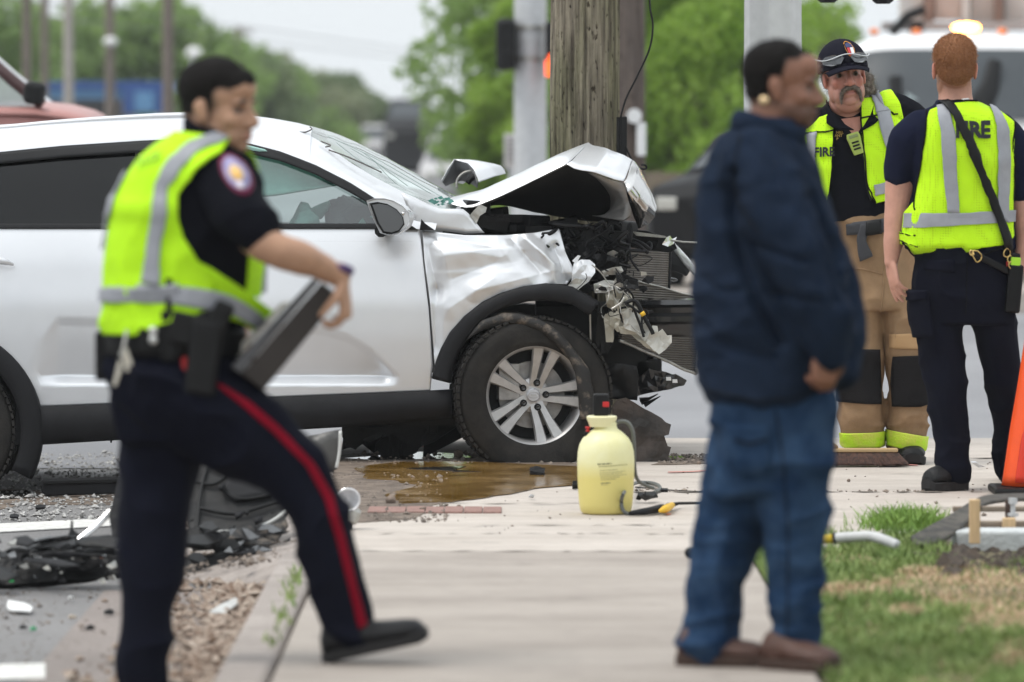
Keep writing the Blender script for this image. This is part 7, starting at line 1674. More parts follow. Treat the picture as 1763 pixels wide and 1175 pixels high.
def simple_car(name, label, cat, cx, Y, width, height, m, front=True, yaw=0.0, hood=.62, length=4.6, group=None):
    # an ordinary car standing far off: body, cabin, glass, lamps, wheels
    b = Vector(gz(cx, Y, -.14 if Y < 50 else .0)); o = thing(name, label, cat, b, group); Q = Matrix.Rotation(yaw, 3, 'Z')
    def q(x, y, z): return b + Q @ Vector((x, y, z))
    hw_ = width / 2; hz = height * hood; rings = []
    for y, z0, z1, w in ((0, .35, hz * .80, .86), (.15, .25, hz * .92, .97), (1.1, .22, hz, 1), (1.6, .22, hz * 1.04, 1), (length - .6, .22, hz * 1.06, 1), (length, .35, hz * .95, .9)):
        rings.append([q(-hw_ * w, y, z0), q(-hw_ * w, y, lerp(z0, z1, .6)), q(-hw_ * w * .93, y, z1 * .96), q(-hw_ * w * .6, y, z1), q(hw_ * w * .6, y, z1), q(hw_ * w * .93, y, z1 * .96), q(hw_ * w, y, lerp(z0, z1, .6)), q(hw_ * w, y, z0)])
    mb = MB(); mb.loft(rings); mb.build('body', m, o, smooth=True, angle=45, bevel=.02)
    rings = []
    for y, z, w in ((1.25, hz, .9), (2.0, height, .72), (length - 1.0, height, .72), (length - .4, hz * 1.02, .88)): rings.append([q(-hw_ * w, y, z), q(hw_ * w, y, z), q(hw_ * .9, y, hz), q(-hw_ * .9, y, hz)])
    mb = MB(); mb.loft([[q(-hw_ * .9, 1.25, hz - .02), q(hw_ * .9, 1.25, hz - .02), q(hw_ * .9, length - .4, hz - .02), q(-hw_ * .9, length - .4, hz - .02)], [q(-hw_ * .74, 1.95, height - .05), q(hw_ * .74, 1.95, height - .05), q(hw_ * .74, length - 1.0, height - .05), q(-hw_ * .74, length - 1.0, height - .05)], [q(-hw_ * .66, 2.1, height), q(hw_ * .66, 2.1, height), q(hw_ * .66, length - 1.2, height), q(-hw_ * .66, length - 1.2, height)]]); mb.build('cabin', m, o, bevel=.03)
    mb = MB(); mb.add([q(-hw_ * .8, 1.31, hz + .05), q(hw_ * .8, 1.31, hz + .05), q(hw_ * .69, 1.86, height - .11), q(-hw_ * .69, 1.86, height - .11)], [(0, 1, 2, 3)]); mb.build('windscreen', M_TGL, o)
    for s in (-1, 1):
        mb = MB(); mb.add([q(s * hw_ * .905, 1.6, hz + .05), q(s * hw_ * .905, length - .8, hz + .05), q(s * hw_ * .77, length - 1.2, height - .1), q(s * hw_ * .77, 2.1, height - .1)], [(0, 1, 2, 3)]); mb.build('side_glass', M_TGL, o)
        mb = MB(); mb.box(q(s * hw_ * .7, .04, hz * .74), (.2, .12, .12), Q); mb.build('headlight', M_LENS, o, bevel=.02)
        for y in (.85, length - .9):
            mb = MB(); ring = []
            for x_, r_ in ((-.1, .31), (-.1, .33), (.1, .33), (.1, .31)): ring.append([q(s * (hw_ - .08) + x_, y + r_ * math.cos(a), .33 + r_ * math.sin(a)) for a in np.linspace(0, 2 * math.pi, 20, endpoint=False)])
            mb.loft(ring); mb.build('wheel', M_RUB, o)
    mb = MB(); mb.box(q(0, -.01, hz * .68), (width * .42, .08, .14), Q); mb.build('grille', M_BLK, o, bevel=.01)
    return o
M_DKCAR = M('dark_grey_paint', (.010, .010, .011), rough=.6, spec=.2, var=.05); M_PINK = M('faded_red_paint', (.42, .20, .18), rough=.45, coat=.15, var=.08); M_BLKCAR = M('black_paint', (.02, .02, .022), rough=.7, spec=.2); M_WCAR = M('white_paint', (.7, .7, .7), rough=.3, coat=.4)
simple_car('parked_car', 'dark grey parked car with bright headlamp seen between wreck and blue jacket', 'car', 1258, 52.5, 1.75, 1.42, M_DKCAR, yaw=R(-16), hood=.74)
simple_car('pickup_truck', 'black pickup far down the street, above the windscreen end', 'pickup', 702, 150, 1.35, 2.2, M_BLKCAR, yaw=0, hood=.75, group='vehicles far down the street')
simple_car('parked_car', 'white car far down the street left of the black pickup', 'car', 652, 200, 1.7, 1.5, M('pale_grey_paint', (.45, .44, .44), rough=.4), group='vehicles far down the street')
simple_car('parked_car', 'white car far down the street right of the black pickup', 'car', 752, 165, 1.1, 1.6, M_WCAR, group='vehicles far down the street')
simple_car('parked_car', 'dull red car half hidden by the raised far bonnet corner', 'car', 845, 120, 1.9, 1.55, M('dull_red', (.3, .1, .09), rough=.4), group='vehicles far down the street')
simple_car('parked_car', 'pale grey car behind the raised bonnet, left of the round pole', 'car', 800, 100, 1.7, 1.35, M('pale_grey_paint', (.45, .44, .44), rough=.4), group='vehicles far down the street')
# the faded red pickup at the left edge, only its bonnet, windscreen pillar and mirror in the picture
Yp = 37.0; pk = thing('pickup_truck', 'faded pinkish-red pickup with dark mirror rising behind the silver roof at left', 'pickup', gz(-150, Yp, -.15))
def K(x, y, d=0): return P(x, y, Yp, d)
rows = []
for x, y in ((-420, 205), (-60, 190), (0, 183), (60, 184), (110, 190), (145, 199), (165, 215), (175, 260)):
    rows.append([K(x, y + 14, -.02), K(x, y + 4, .04), K(x, y - 3, .25), K(x, y - 9, .9), K(x, y - 3, 1.6), K(x, y + 4, 1.9), K(x, y + 14, 1.95)])
mb = MB(); mb.grid(rows); mb.build('bonnet', M_PINK, pk, smooth=True, solid=.01)
mb = MB(); mb.prism([K(x, y, .0) for x, y in ((-420, 218), (0, 197), (110, 204), (165, 228), (178, 300), (172, 420), (-420, 420))], (0, 1.95, 0)); mb.build('body', M_PINK, pk, bevel=.03)
mb = MB(); mb.tube([K(-70, 60, .25), K(0, 122, .12), K(40, 155, .07), K(72, 180, .05)], (.04, .05), 8, sub=4); mb.build('windscreen_pillar', M('maroon_trim', (.05, .02, .02), rough=.5), pk, smooth=True)
mb = MB(); mb.add([K(-70, 64, .3), K(-10, 120, .25), K(66, 182, .25), K(66, 182, 1.6), K(-10, 120, 1.6), K(-70, 64, 1.5)], [(0, 1, 4, 5), (1, 2, 3, 4)]); mb.build('windscreen', glass_mat('pale_glass', (.75, .8, .8), .3), pk)
mb = MB(); mb.prism([K(x, y, .1) for x, y in ((-420, 45), (-75, 55), (0, 120), (66, 182), (-420, 200))], (0, .03, 0)); mb.build('door_glass', glass_mat('pale_glass2', (.6, .65, .65), .3), pk)
mb = MB(); mb.prism([K(x, y, .08) for x, y in ((-420, 20), (-85, 35), (-60, 58), (-75, 62), (-420, 50))], (0, 1.7, 0)); mb.build('roof', M_PINK, pk, bevel=.03)
mb = MB(); mb.box(K(63, 161, -.16), (.14, .1, .15), Matrix.Rotation(R(8), 3, 'Y')); mb.build('mirror', M_BLK, pk, bevel=.04, seg=3)
for x in (60, -600):
    mb = MB(); mb.lathe(K(x, 455, .2), [(.001, -.12), (.3, -.13), (.40, -.1), (.40, .1), (.001, .12)], 24, 'Y'); mb.build('wheel', M_RUB, pk, smooth=True, angle=40)
# ------------------------------------------------------------------ things lying and standing about
# pump sprayer
sy = G(1043, 885); M_TANK = M('yellowed_translucent_tank', (.72, .68, .33), rough=.4, col2=(.76, .74, .45), vs=5, sss=.0)
_t, _b, _l = nodes_of(M_TANK)
_tc = _t.nodes.new('ShaderNodeTexCoord'); _sp = _t.nodes.new('ShaderNodeSeparateXYZ'); _l(_tc.outputs['Object'], _sp.inputs[0])
_mr = _t.nodes.new('ShaderNodeMapRange'); _mr.inputs[1].default_value = .205; _mr.inputs[2].default_value = .14; _l(_sp.outputs[2], _mr.inputs[0])
_mx = _t.nodes.new('ShaderNodeMix'); _mx.data_type = 'RGBA'; _src = _b.inputs['Base Color'].links[0].from_socket; _l(_mr.outputs[0], _mx.inputs[0]); _l(_src, _mx.inputs[6]); _mx.inputs[7].default_value = (.68, .59, .2, 1); _l(_mx.outputs[2], _b.inputs['Base Color'])
SPR = thing('pump_sprayer', 'yellowish plastic pump sprayer with black pump handle standing on the pale slab', 'sprayer', sy)
k_ = (P(1, 0, sy.y) - P(0, 0, sy.y)).length
def S(x, y, d=0): return P(x, y, sy.y, d)
prof = [(885, 34), (884, 40), (879, 44), (868, 46), (850, 47.5), (820, 49), (795, 49.5), (778, 48.5), (765, 45.5), (755, 40), (748, 33), (742, 26), (738, 20), (732, 18.5), (728, 19)]
rings = []
for y, r_ in prof:
    c = S(1043, y); ex = 2.6; rings.append([c + Vector((r_ * k_ * math.cos(a), r_ * k_ * .94 * math.sin(a), 0)) for a in np.linspace(0, 2 * math.pi, 40, endpoint=False)])
mb = MB(); mb.loft(rings); mb.build('tank', M_TANK, SPR, smooth=True)
rings = [[S(1036, y) + Vector((r_ * k_ * math.cos(a), r_ * k_ * math.sin(a), 0)) for a in np.linspace(0, 2 * math.pi, 32, endpoint=False)] for y, r_ in ((735, 21), (728, 23), (722, 26), (718, 26.5), (716, 24), (716, 10))]
mb = MB(); mb.loft(rings); mb.build('funnel_collar', M('pale_yellow_plastic', (.78, .74, .45), rough=.4, var=.05), SPR, smooth=True, angle=40)
mb = MB(); mb.box(S(1035, 697), (.062, .05, .085)); ph = mb.build('pump_handle', M_BLK, SPR, bevel=.008, seg=3)
mb = MB(); mb.box(S(1035, 683), (.06, .045, .014)); mb.build('handle_top', M_BLK, ph, bevel=.006)
mb = MB(); mb.box(S(1043, 696, -.026), (.025, .01, .02)); mb.build('red_lock', M_REDP, ph, bevel=.003)
mb = MB(); mb.tube([S(1012, 754, -.01), S(1010, 744, -.01)], .011, 10); mb.build('valve_body', M_BLK, SPR)
for y, r_ in ((742, .008), (739, .005), (736, .010)):
    mb = MB(); mb.tube([S(1012, y + 1.5, -.01), S(1012, y - 1.5, -.01)], r_, 10); mb.build('valve_cap', M_REDP, SPR, smooth=True)
mb = MB(); mb.tube([S(x, y, d) for x, y, d in ((1056, 735, .02), (1066, 727, .02), (1080, 728, .02), (1089, 742, .02), (1092, 770, .03), (1093, 805, .05), (1098, 828, .10), (1112, 840, .16), (1128, 846, .18))], .0075, 8, sub=5); mb.build('hose', M('grey_hose', (.12, .125, .115), rough=.5), SPR, smooth=True)
hz = [G(x, y, .009) for x, y in ((1128, 847), (1137, 842), (1130, 834), (1110, 831))]
mb = MB(); mb.tube(hz + [G(1092, 833, .03), S(1075, 845, -.06), S(1069, 862, -.08), S(1073, 878, -.09), S(1086, 884, -.09)], .0075, 8, sub=6); mb.build('hose', M('grey_hose', (.12, .125, .115)), SPR, smooth=True)
# printed lines on the tank: flat print
M_PRNT = M('olive_print', (.40, .37, .17), rough=.7); M_PRNT2 = M('dark_olive_print', (.17, .16, .08), rough=.7)
def print_line(x0, y0, x1, y1, h, m, par=SPR):
    rows = []
    for dy in (-h / 2, h / 2):
        row = []
        for s in np.linspace(0, 1, 8):
            x, y = lerp(x0, x1, s), lerp(y0, y1, s) + dy; dx = (x - 1043) * k_; rr = interp(-(y), [-885, -868, -820, -795, -765], [44, 46, 49, 49.5, 45.5]) * k_
            row.append(S(x, y, -math.sqrt(max(0, 1 - (dx / rr) ** 2)) * rr * .94 - .0012))
        rows.append(row)
    mb = MB(); mb.grid(rows); return mb.build('print', m, par)
for y, x0, x1, m, h in ((797, 1028, 1052, M_PRNT2, 2.0), (801, 1030, 1080, M_PRNT, 1.6), (808, 1032, 1062, M_PRNT, 1.2), (812, 1032, 1076, M_PRNT, 1.0), (815, 1032, 1070, M_PRNT, 1.0), (818, 1033, 1078, M_PRNT, 1.0), (821, 1033, 1066, M_PRNT, 1.0), (824, 1034, 1060, M_PRNT, 1.0), (830, 1034, 1050, M_PRNT2, 1.5), (833, 1034, 1046, M_PRNT, 1.0)):
    xx = x0
    while xx < x1:
        w = rng.uniform(2.5, 7); print_line(xx, y - (xx - 1030) * .06, min(x1, xx + w), y - (min(x1, xx + w) - 1030) * .06, h, m); xx += w + 1.2
# spray wand on the slab
wa = thing('spray_wand', 'black sprayer wand with yellow trigger lying on the slab beside the sprayer tank', 'wand', G(1120, 882))
mb = MB(); mb.tube([G(1086, 884, .012), G(1110, 881, .018), G(1135, 876, .02), (G(1142, 874, .022))], [.009, .014, .016, .013], 10, sub=4, dome=True); mb.build('grip', M_CLAD, wa, smooth=True)
mb = MB(); mb.tube([G(1137, 880, .02), G(1147, 876, .024), G(1157, 870, .022)], [.008, .016, .012], 10, sub=4, dome=True); mb.build('trigger', M_BRASS, wa, smooth=True)
mb = MB(); mb.tube([G(1150, 872, .02), G(1168, 867, .02), G(1230, 866, .016)], [.013, .006, .005], 8); mb.build('lance', M_BLK, wa, smooth=True)
def junk(name, label, cat, pts, m, th=.01, amp=.01, sub=2, seed=0, group=None, zz=0.0, fr=14):
    ps = [G(x, y, zz + z) for x, y, z in pts]; c = sum(ps, Vector()) / len(ps)
    b = bmesh.new(); f = b.faces.new([b.verts.new(p) for p in ps]); bmesh.ops.triangulate(b, faces=[f])
    for _ in range(sub): bmesh.ops.subdivide_edges(b, edges=[e for e in b.edges if e.calc_length() > .02], cuts=1); bmesh.ops.triangulate(b, faces=b.faces[:])
    me = bpy.data.meshes.new(name); b.to_mesh(me); b.free(); co = vco(me); co[:, 2] += np.abs(fbm(co, fr, seed)) * amp + th * .5; setco(me, co)
    o = link(name, me, m, None, smooth=False); q = o.modifiers.new('solid', 'SOLIDIFY'); q.thickness = th; q.offset = 0; return tag(o, label, cat, group)
junk('plastic_clip', 'torn black plastic clip lying behind the sprayer wand', 'debris', [(1096, 862, .01), (1110, 866, 0), (1130, 864, 0), (1128, 856, .02), (1112, 855, .03), (1098, 857, .02)], M_BLK, .02, .02, 2, 1)
junk('plastic_fragment', 'flat black plastic fragment lying in the brown puddle', 'debris', [(912, 818, .005), (936, 819, .005), (938, 812, .01), (925, 808, .02), (913, 811, .01)], M_BLK, .012, .012, 2, 2)
junk('rubber_plug', 'small black rubber plug touching the left side of the sprayer tank', 'debris', [(985, 843, 0), (996, 843, 0), (996, 836, .02), (986, 836, .02)], M_BLK, .02, .005, 1, 3)
junk('cable_end', 'short dark cable end on the slab right of the coiled hose', 'debris', [(1138, 848, 0), (1150, 848, 0), (1150, 845, .005), (1138, 845, .005)], M_CLAD, .01, .0, 0, 4)
c_ = thing('thin_cord', 'thin dark cord lying across the slab right of the sprayer', 'cord', G(1160, 846)); mb = MB(); mb.tube([G(1094, 839, .004), G(1150, 844, .004), G(1240, 849, .004)], .0028, 5, sub=5); mb.build('cord', M_CLAD, c_)
M_CHALK = M('red_chalk', (.5, .2, .17), rough=.9); M_OCH = M('orange_marking', (.7, .2, .1), rough=.9)
for pts, m in (([(1150, 813), (1190, 812), (1240, 809)], M_CHALK), ([(640, 772), (690, 770), (760, 768)], M_CHALK), ([(1520, 802), (1560, 800), (1580, 801)], M_CHALK), ([(1147, 886), (1155, 885)], M_OCH), ([(1560, 786), (1590, 785)], M_CHALK)):
    mb = MB(); mb.grid([[G(x, y + dy, .0045) for x, y in pts] for dy in (-.7, .7)]); o = mb.build('chalk_line', m); o['kind'] = 'structure'
def rock(label, px, py, r_, seed, z=0.0):
    c = G(px, py, z); mb = MB(); mb.ell(c + Vector((0, 0, r_ * .7)), (r_, r_ * .9, r_ * .85), None, 12, 8); me = mb.mesh(); folds(me, lambda co: r_ * .45 * fbm(co, .55 / r_, seed)); o = link('stone', me, M('rubble_stone', (.2, .155, .125), rough=.9, var=.4, vs=30, bump=.6), None, smooth=False); tag(o, label, 'stone', 'loose stones by the puddle')
rock('largest loose stone, standing in the dirt left of the brown puddle', 673, 868, .022, 1); rock('small brown stone on the red brick edging', 727, 881, .012, 2); rock('flat small stone at the far side of the brick edging', 790, 875, .009, 3); rock('small stone at the dark rear edge of the puddle', 680, 799, .010, 4); rock('dark clod under the front wheel edge', 790, 788, .022, 5); rock('small dark stone on the slab in front of the broom', 1461, 830, .008, 6); rock('dark stone beside the dirt strip behind the sprayer', 1203, 800, .010, 7)
# broom
bm = thing('push_broom', 'push broom head with dark brown bristles lying by the firefighter\'s boots', 'broom', G(1498, 804)); yb = G(1500, 804).y
mb = MB(); a, b_ = P(1405, 776, yb, .03), P(1546, 777, yb, .03); mb.box(((a.x + b_.x) / 2, yb + .03, a.z), (b_.x - a.x, .065, .016)); mb.build('block', M('broom_wood', (.48, .33, .17), rough=.7, var=.15, stretch=(1, 8, 8)), bm, bevel=.004)
V = []; Fc = []; q = np.random.RandomState(5)
for i in range(5200):
    u = q.rand(); w = q.rand(); x0 = lerp(1406, 1545, u); p0 = P(x0, 778, yb, .005 + .05 * w); x1 = lerp(1402, 1563, u) + q.randn() * 1.2; p1 = P(x1, 800 + q.rand() * 3, yb - .05 + .07 * w + .01 * q.randn()); p1.z = max(.002, p1.z + .0 + .008 * q.rand()); j = len(V); s = .0013
    V += [(p0.x - s, p0.y, p0.z), (p0.x + s, p0.y, p0.z), (p1.x + s, p1.y, p1.z), (p1.x - s, p1.y, p1.z)]; Fc.append((j, j + 1, j + 2, j + 3))
me = bpy.data.meshes.new('bristles'); me.from_pydata(V, [], Fc); me.update(); o = link('bristles', me, M('broom_bristle', (.028, .014, .011), rough=.6, col2=(.10, .045, .03), vs=60), bm, smooth=False); o['kind'] = 'stuff'
a = P(1440, 772, yb, .03); mb = MB(); mb.tube([a, a + Vector((-.5, -.6, .38))], .012, 8); mb.build('handle', M('broom_wood', (.48, .33, .17)), bm, smooth=True)
# traffic cone at the right edge and what surrounds the excavated corner
cb_ = G(1782, 850); M_ORG = M('cone_orange', (.78, .085, .012), rough=.5, var=.06, vs=8, bump=.1, bs=60); CN = thing('traffic_cone', 'orange traffic cone cut by the right edge of the picture', 'traffic cone', cb_)
mb = MB(); mb.lathe(cb_, [(.138, .035), (.13, .08), (.105, .26), (.078, .42), (.05, .6), (.034, .72), (.03, .73), (.0, .73)], 40); mb.build('shell', M_ORG, CN, smooth=True)
mb = MB(); mb.box(cb_ + Vector((0, 0, .016)), (.36, .36, .032)); mb.build('base', M_BLK, CN, bevel=.012)
mb = MB(); mb.tube([cb_ + Vector((-.06, -.13, .05)), cb_ + Vector((-.045, -.115, .20)), cb_ + Vector((-.02, -.095, .34))], [(.035, .012), (.028, .012), (.01, .008)], 10, sub=4); mb.build('torn_fold', M('cone_red', (.55, .03, .01), rough=.5), CN, smooth=True)
# black rubber edging strip, curled up out of the grass
es_ = thing('rubber_strip', 'black rubber edging strip curling up out of the grass towards the cone', 'strip', G(1600, 930))
A = [(1568, 926, 20.3), (1600, 908, 20.5), (1640, 886, 20.8), (1672, 866, 21.1), (1700, 855, 21.4), (1760, 852, 21.6), (1830, 852, 21.8)]; B = [(1575, 942, 20.2), (1618, 934, 20.3), (1650, 914, 20.5), (1678, 884, 20.8), (1702, 867, 21.1), (1760, 861, 21.2), (1830, 862, 21.3)]
ribbon('strip', [P(*a) for a in A], [P(*b) for b in B], M('scuffed_rubber', (.028, .026, .024), rough=.75, col2=(.085, .075, .062), vs=18, bump=.4, bs=80), es_, .012, 24, 6, .006, 2)
dz = sheet('excavation_floor', 1.7, 9, 19.4, 20.98, -.145, M_SOIL)
rows = []
for j in range(24):
    y = lerp(19.2, 21.02, j / 23); rows.append([Vector((x, y, -.11 + .09 * (ridge(np.array([[x, y, 0]]), 7, 3)[0]) * (1 if y < 20.1 else .35))) for x in np.linspace(1.45, 4, 40)])
mb = MB(); mb.grid(rows); o = mb.build('turned_earth', M('dark_turned_earth', (.035, .027, .021), rough=.95, col2=(.09, .068, .052), vs=22, bump=.9, bs=70), smooth=True); o['kind'] = 'structure'
scatter_stones('soil_clods', 420, lambda r_: (r_.uniform(1.45, 2.1), r_.gauss(19.75, .28), -.03), M('dark_turned_earth', (.04, .03, .02)), .008, .04, 31)
scatter_stones('soil_clods', 140, lambda r_: (r_.uniform(1.1, 1.7), r_.gauss(20.35, .12), -.02), M('dark_turned_earth', (.04, .03, .02)), .006, .022, 32)
M_STK = M('raw_timber', (.62, .43, .24), rough=.8, var=.15, vs=10, stretch=(6, 6, .8)); M_OLDW = M('old_form_board', (.22, .17, .13), rough=.85, col2=(.34, .28, .22), vs=8, stretch=(1, 8, 8))
def stake(label, x0, x1, y0, y1, Y, rz=0):
    a, b_ = P(x0, y1, Y), P(x1, y0, Y); o = thing('timber_stake', label, 'stake', ((a.x + b_.x) / 2, Y, a.z)); mb = MB(); mb.box(((a.x + b_.x) / 2, Y, (a.z + b_.z) / 2), (b_.x - a.x, .04, b_.z - a.z), Matrix.Rotation(rz, 3, 'Z')); mb.build('stake', M_STK, o, bevel=.003)
stake('pale timber stake standing upright behind the black rubber strip', 1669, 1687, 860, 936, 20.35); stake('short pale timber block under the bolt at the right edge', 1726, 1748, 892, 916, 20.7)
for lb_, x0, y0, x1, y1, Y, m in (('upper weathered form board behind the timber stakes', 1640, 872, 1900, 881, 21.0, M_OLDW), ('lower weathered form board behind the timber stakes', 1650, 897, 1900, 912, 20.75, M_OLDW)):
    a, b_ = P(x0, y1, Y), P(x1, y0, Y); o = thing('form_board', lb_, 'board', a); mb = MB(); mb.box(((a.x + b_.x) / 2, Y, (a.z + b_.z) / 2), (b_.x - a.x, .04, b_.z - a.z)); mb.build('board', m, o, bevel=.003)
o = thing('concrete_footing', 'pale concrete footing edge below the form boards', 'footing', P(1760, 925, 20.45)); a, b_ = P(1645, 934, 20.45), P(1950, 915, 20.45); mb = MB(); mb.box(((a.x + b_.x) / 2, 20.55, (a.z + b_.z) / 2 - .02), (b_.x - a.x, .2, b_.z - a.z + .04)); mb.build('footing', M('grey_footing', (.5, .52, .52), rough=.85, var=.2, vs=20, bump=.5), o, bevel=.01)
o = thing('anchor_bolt', 'galvanised anchor bolt with nut standing at the right edge', 'bolt', P(1744, 890, 20.8))
for y0, y1, r_ in ((862, 892, .009), (858, 868, .016), (884, 889, .02)):
    mb = MB(); mb.tube([P(1744, y0, 20.8), P(1744, y1, 20.8)], r_, 6 if r_ > .01 else 10); mb.build('nut' if r_ > .01 else 'shank', M_GALV, o)
o = thing('rusty_rod', 'rusty dark rod left of the anchor bolt', 'rod', P(1736, 880, 20.85)); mb = MB(); mb.box(P(1735, 878, 20.9), (.018, .02, .07)); mb.build('rod', M('rust', (.08, .05, .04), rough=.9), o)
# hook-shaped conduit in the grass with yellow tape
cd = thing('conduit_elbow', 'grey-white conduit elbow with yellow end lying in the grass', 'conduit', G(1480, 930))
mb = MB(); mb.tube([P(1437, 927, 20.15), P(1470, 925, 20.12), P(1500, 924, 20.08), P(1522, 930, 20.03), P(1545, 940, 20.0)], .019, 12, sub=4); mb.build('pipe', M('weathered_grey_pipe', (.5, .5, .5), rough=.5, var=.15, vs=20), cd, smooth=True)
mb = MB(); mb.tube([P(1434, 928, 20.15), P(1440, 927, 20.15)], .021, 12); mb.build('collar', M_BLK, cd)
mb = MB(); mb.tube([P(1395, 931, 20.17), P(1434, 928, 20.15)], .0165, 12); mb.build('yellow_end', M('yellow_tape_end', (.65, .45, .03), rough=.5, var=.15), cd, smooth=True)
o = thing('black_cap', 'small black rubber cap behind the jeans leg at the slab edge', 'cap', G(1186, 952)); mb = MB(); mb.tube([G(1188, 952, .02), G(1210, 952, .02)], .02, 12, dome=True); mb.build('cap', M_BLK, o, smooth=True)
junk('metal_shard', 'curled bright metal shard on the slab between the firefighter\'s feet', 'debris', [(1672, 797, .03), (1684, 806, .005), (1698, 806, .003), (1690, 803, .012), (1680, 797, .03)], M('bright_shard', (.7, .72, .75), rough=.25, metal=.8), .004, .006, 1, 8)
junk('plastic_shard', 'white plastic shard lying on the asphalt at lower left', 'debris', [(12, 1050, .004), (20, 1054, .004), (53, 1056, .004), (56, 1049, .006), (40, 1041, .02), (14, 1037, .02)], M_WHITE, .006, .01, 1, 9, None, -.145)
junk('plastic_shard', 'grey plastic shard in the leaf litter of the gutter', 'debris', [(360, 1058, .01), (385, 1060, .01), (412, 1040, .02), (405, 1033, .03), (380, 1044, .02)], M('grey_shard', (.5, .5, .48), rough=.4), .006, .01, 1, 10, None, -.14)
for k, (x, y, s, m, lb_) in enumerate(((122, 1032, 5, M_WHITE, 'tiny white chip on the asphalt right of the white shard'), (57, 1086, 6, M('green_chip', (.03, .4, .16), rough=.4), 'tiny green chip on the asphalt at lower left'), (40, 1082, 7, M_BLK, 'tiny black chip beside the green chip'), (125, 1066, 7, M('tan_chip', (.5, .42, .34), rough=.8), 'tan pebble on the asphalt at lower left'), (155, 1083, 8, M_BLK, 'flat dark chip on the asphalt left of the officer\'s boot'), (70, 875, 9, M_BLK, 'black chip on the asphalt above the stop line'), (25, 891, 8, M_CLAD, 'flat dark chip on the stop line'), (188, 1057, 9, M_CLAD, 'dark chip beside the officer\'s rear leg'), (1372, 832, 4, M_BLK, 'tiny dark chip on the slab behind the blue jeans'), (915, 857, 5, M_GALV, 'tiny bright metal chip on the slab left of the sprayer'))):
    junk('fragment', lb_, 'debris', [(x - s, y + s * .3, .004), (x + s * .7, y + s * .35, .004), (x + s, y - s * .1, .01), (x, y - s * .4, .016), (x - s * .8, y - s * .2, .01)], m, .008, .006, 1, 20 + k, 'small chips of debris', 0 if x > 500 else -.145)
# long black rocker trim lying in the street
rk = thing('rocker_trim', 'long black rocker trim lying in the dirt under the car', 'trim', G(130, 856, -.14))
yy = G(130, 856, -.145).y
mb = MB(); mb.prism([P(x, y, yy) for x, y in ((71, 827), (74, 826), (208, 822), (215, 850), (80, 855), (71, 848))], (0, .05, 0)); mb.build('trim_face', M_CLAD, rk, bevel=.008)
mb = MB(); mb.prism([P(x, y, yy, -.012) for x, y in ((73, 828), (208, 824), (208, 831), (73, 834))], (0, .015, 0)); mb.build('trim_lip', M_BLK, rk, bevel=.003)
# torn bumper cover lying between the officer's legs
yb2 = 20.9
def Bp(x, y, d=0): return P(x, y, yb2, d)
BC = thing('bumper_cover', 'torn grey-black bumper cover lying crumpled in the gutter behind the officer', 'bumper', G(400, 985, -.14))
def bs(name, poly, d, m, amp, th, sub, seed, dfn=None, smooth=True): return shard(name, poly, d, m, amp, th, sub, seed, BC, Bp, smooth, dfn, 7)
tilt_d = lambda x, y: (930 - y) / 444 * 1.0 + .08
bs('cover', [(330, 775), (350, 766), (385, 760), (420, 775), (455, 800), (478, 838), (495, 880), (480, 925), (420, 945), (330, 950), (315, 880)], 0, M('scuffed_cover', (.02, .02, .021), rough=.6, spec=.2, col2=(.045, .044, .043), vs=4, stretch=(1, 1, 4), bump=.15, bs=30), .022, .006, 4, 101, tilt_d)
bs('cover_recess', [(372, 850), (390, 825), (430, 822), (470, 835), (480, 850), (450, 862), (400, 868)], 0, M_CLAD, .02, .006, 2, 102, lambda x, y: tilt_d(x, y) - .03)
bs('cover_flange', [(430, 940), (470, 905), (492, 898), (496, 908), (470, 940), (440, 955)], 0, M_MUD, .02, .006, 2, 103, lambda x, y: tilt_d(x, y) - .1)
bs('cover_edge', [(300, 960), (380, 950), (470, 940), (500, 925), (490, 960), (455, 985), (400, 998), (330, 995), (300, 985)], 0, M_BLK, .05, .006, 3, 104, lambda x, y: tilt_d(x, y) - .12)
bs('cover_clip', [(320, 915), (350, 905), (360, 925), (352, 945), (320, 940)], 0, M_BLK, .04, .01, 2, 105, lambda x, y: tilt_d(x, y) - .1)
bs('cover_clip', [(360, 935), (385, 915), (420, 920), (432, 935), (410, 952), (372, 955)], 0, M_BLK, .06, .01, 2, 106, lambda x, y: tilt_d(x, y) - .12)
bs('cover_rim', [(318, 985), (360, 975), (420, 985), (445, 975), (430, 998), (370, 1004), (325, 1000)], 0, M('wet_brown_plastic', (.12, .08, .05), rough=.25, var=.3), .03, .006, 2, 107, lambda x, y: tilt_d(x, y) - .16)
r9 = random.Random(9)
def bl(pts, r_, m, nm='cover_seam', o_=.02):
    mb = MB(); mb.tube([Bp(x, y, tilt_d(x, y) - o_) for x, y in pts], r_, 6, sub=4); mb.build(nm, m, BC, smooth=True)
for pts in ([(340, 800), (375, 812), (430, 800), (458, 812)], [(330, 838), (360, 842), (385, 828)], [(336, 880), (400, 890), (470, 872), (490, 878)], [(350, 770), (352, 800), (340, 850), (336, 930)], [(384, 852), (400, 830), (440, 826), (472, 840), (462, 858), (410, 866), (384, 852)]): bl(pts, .007, M_BLK)
for pts in ([(372, 816), (392, 810), (412, 808)], [(340, 790), (350, 780), (366, 772)], [(440, 912), (468, 900), (490, 884)], [(350, 930), (380, 918), (410, 922)]): bl(pts, .006, M('pale_scuff', (.5, .5, .48), rough=.5), 'pale_edge', .03)
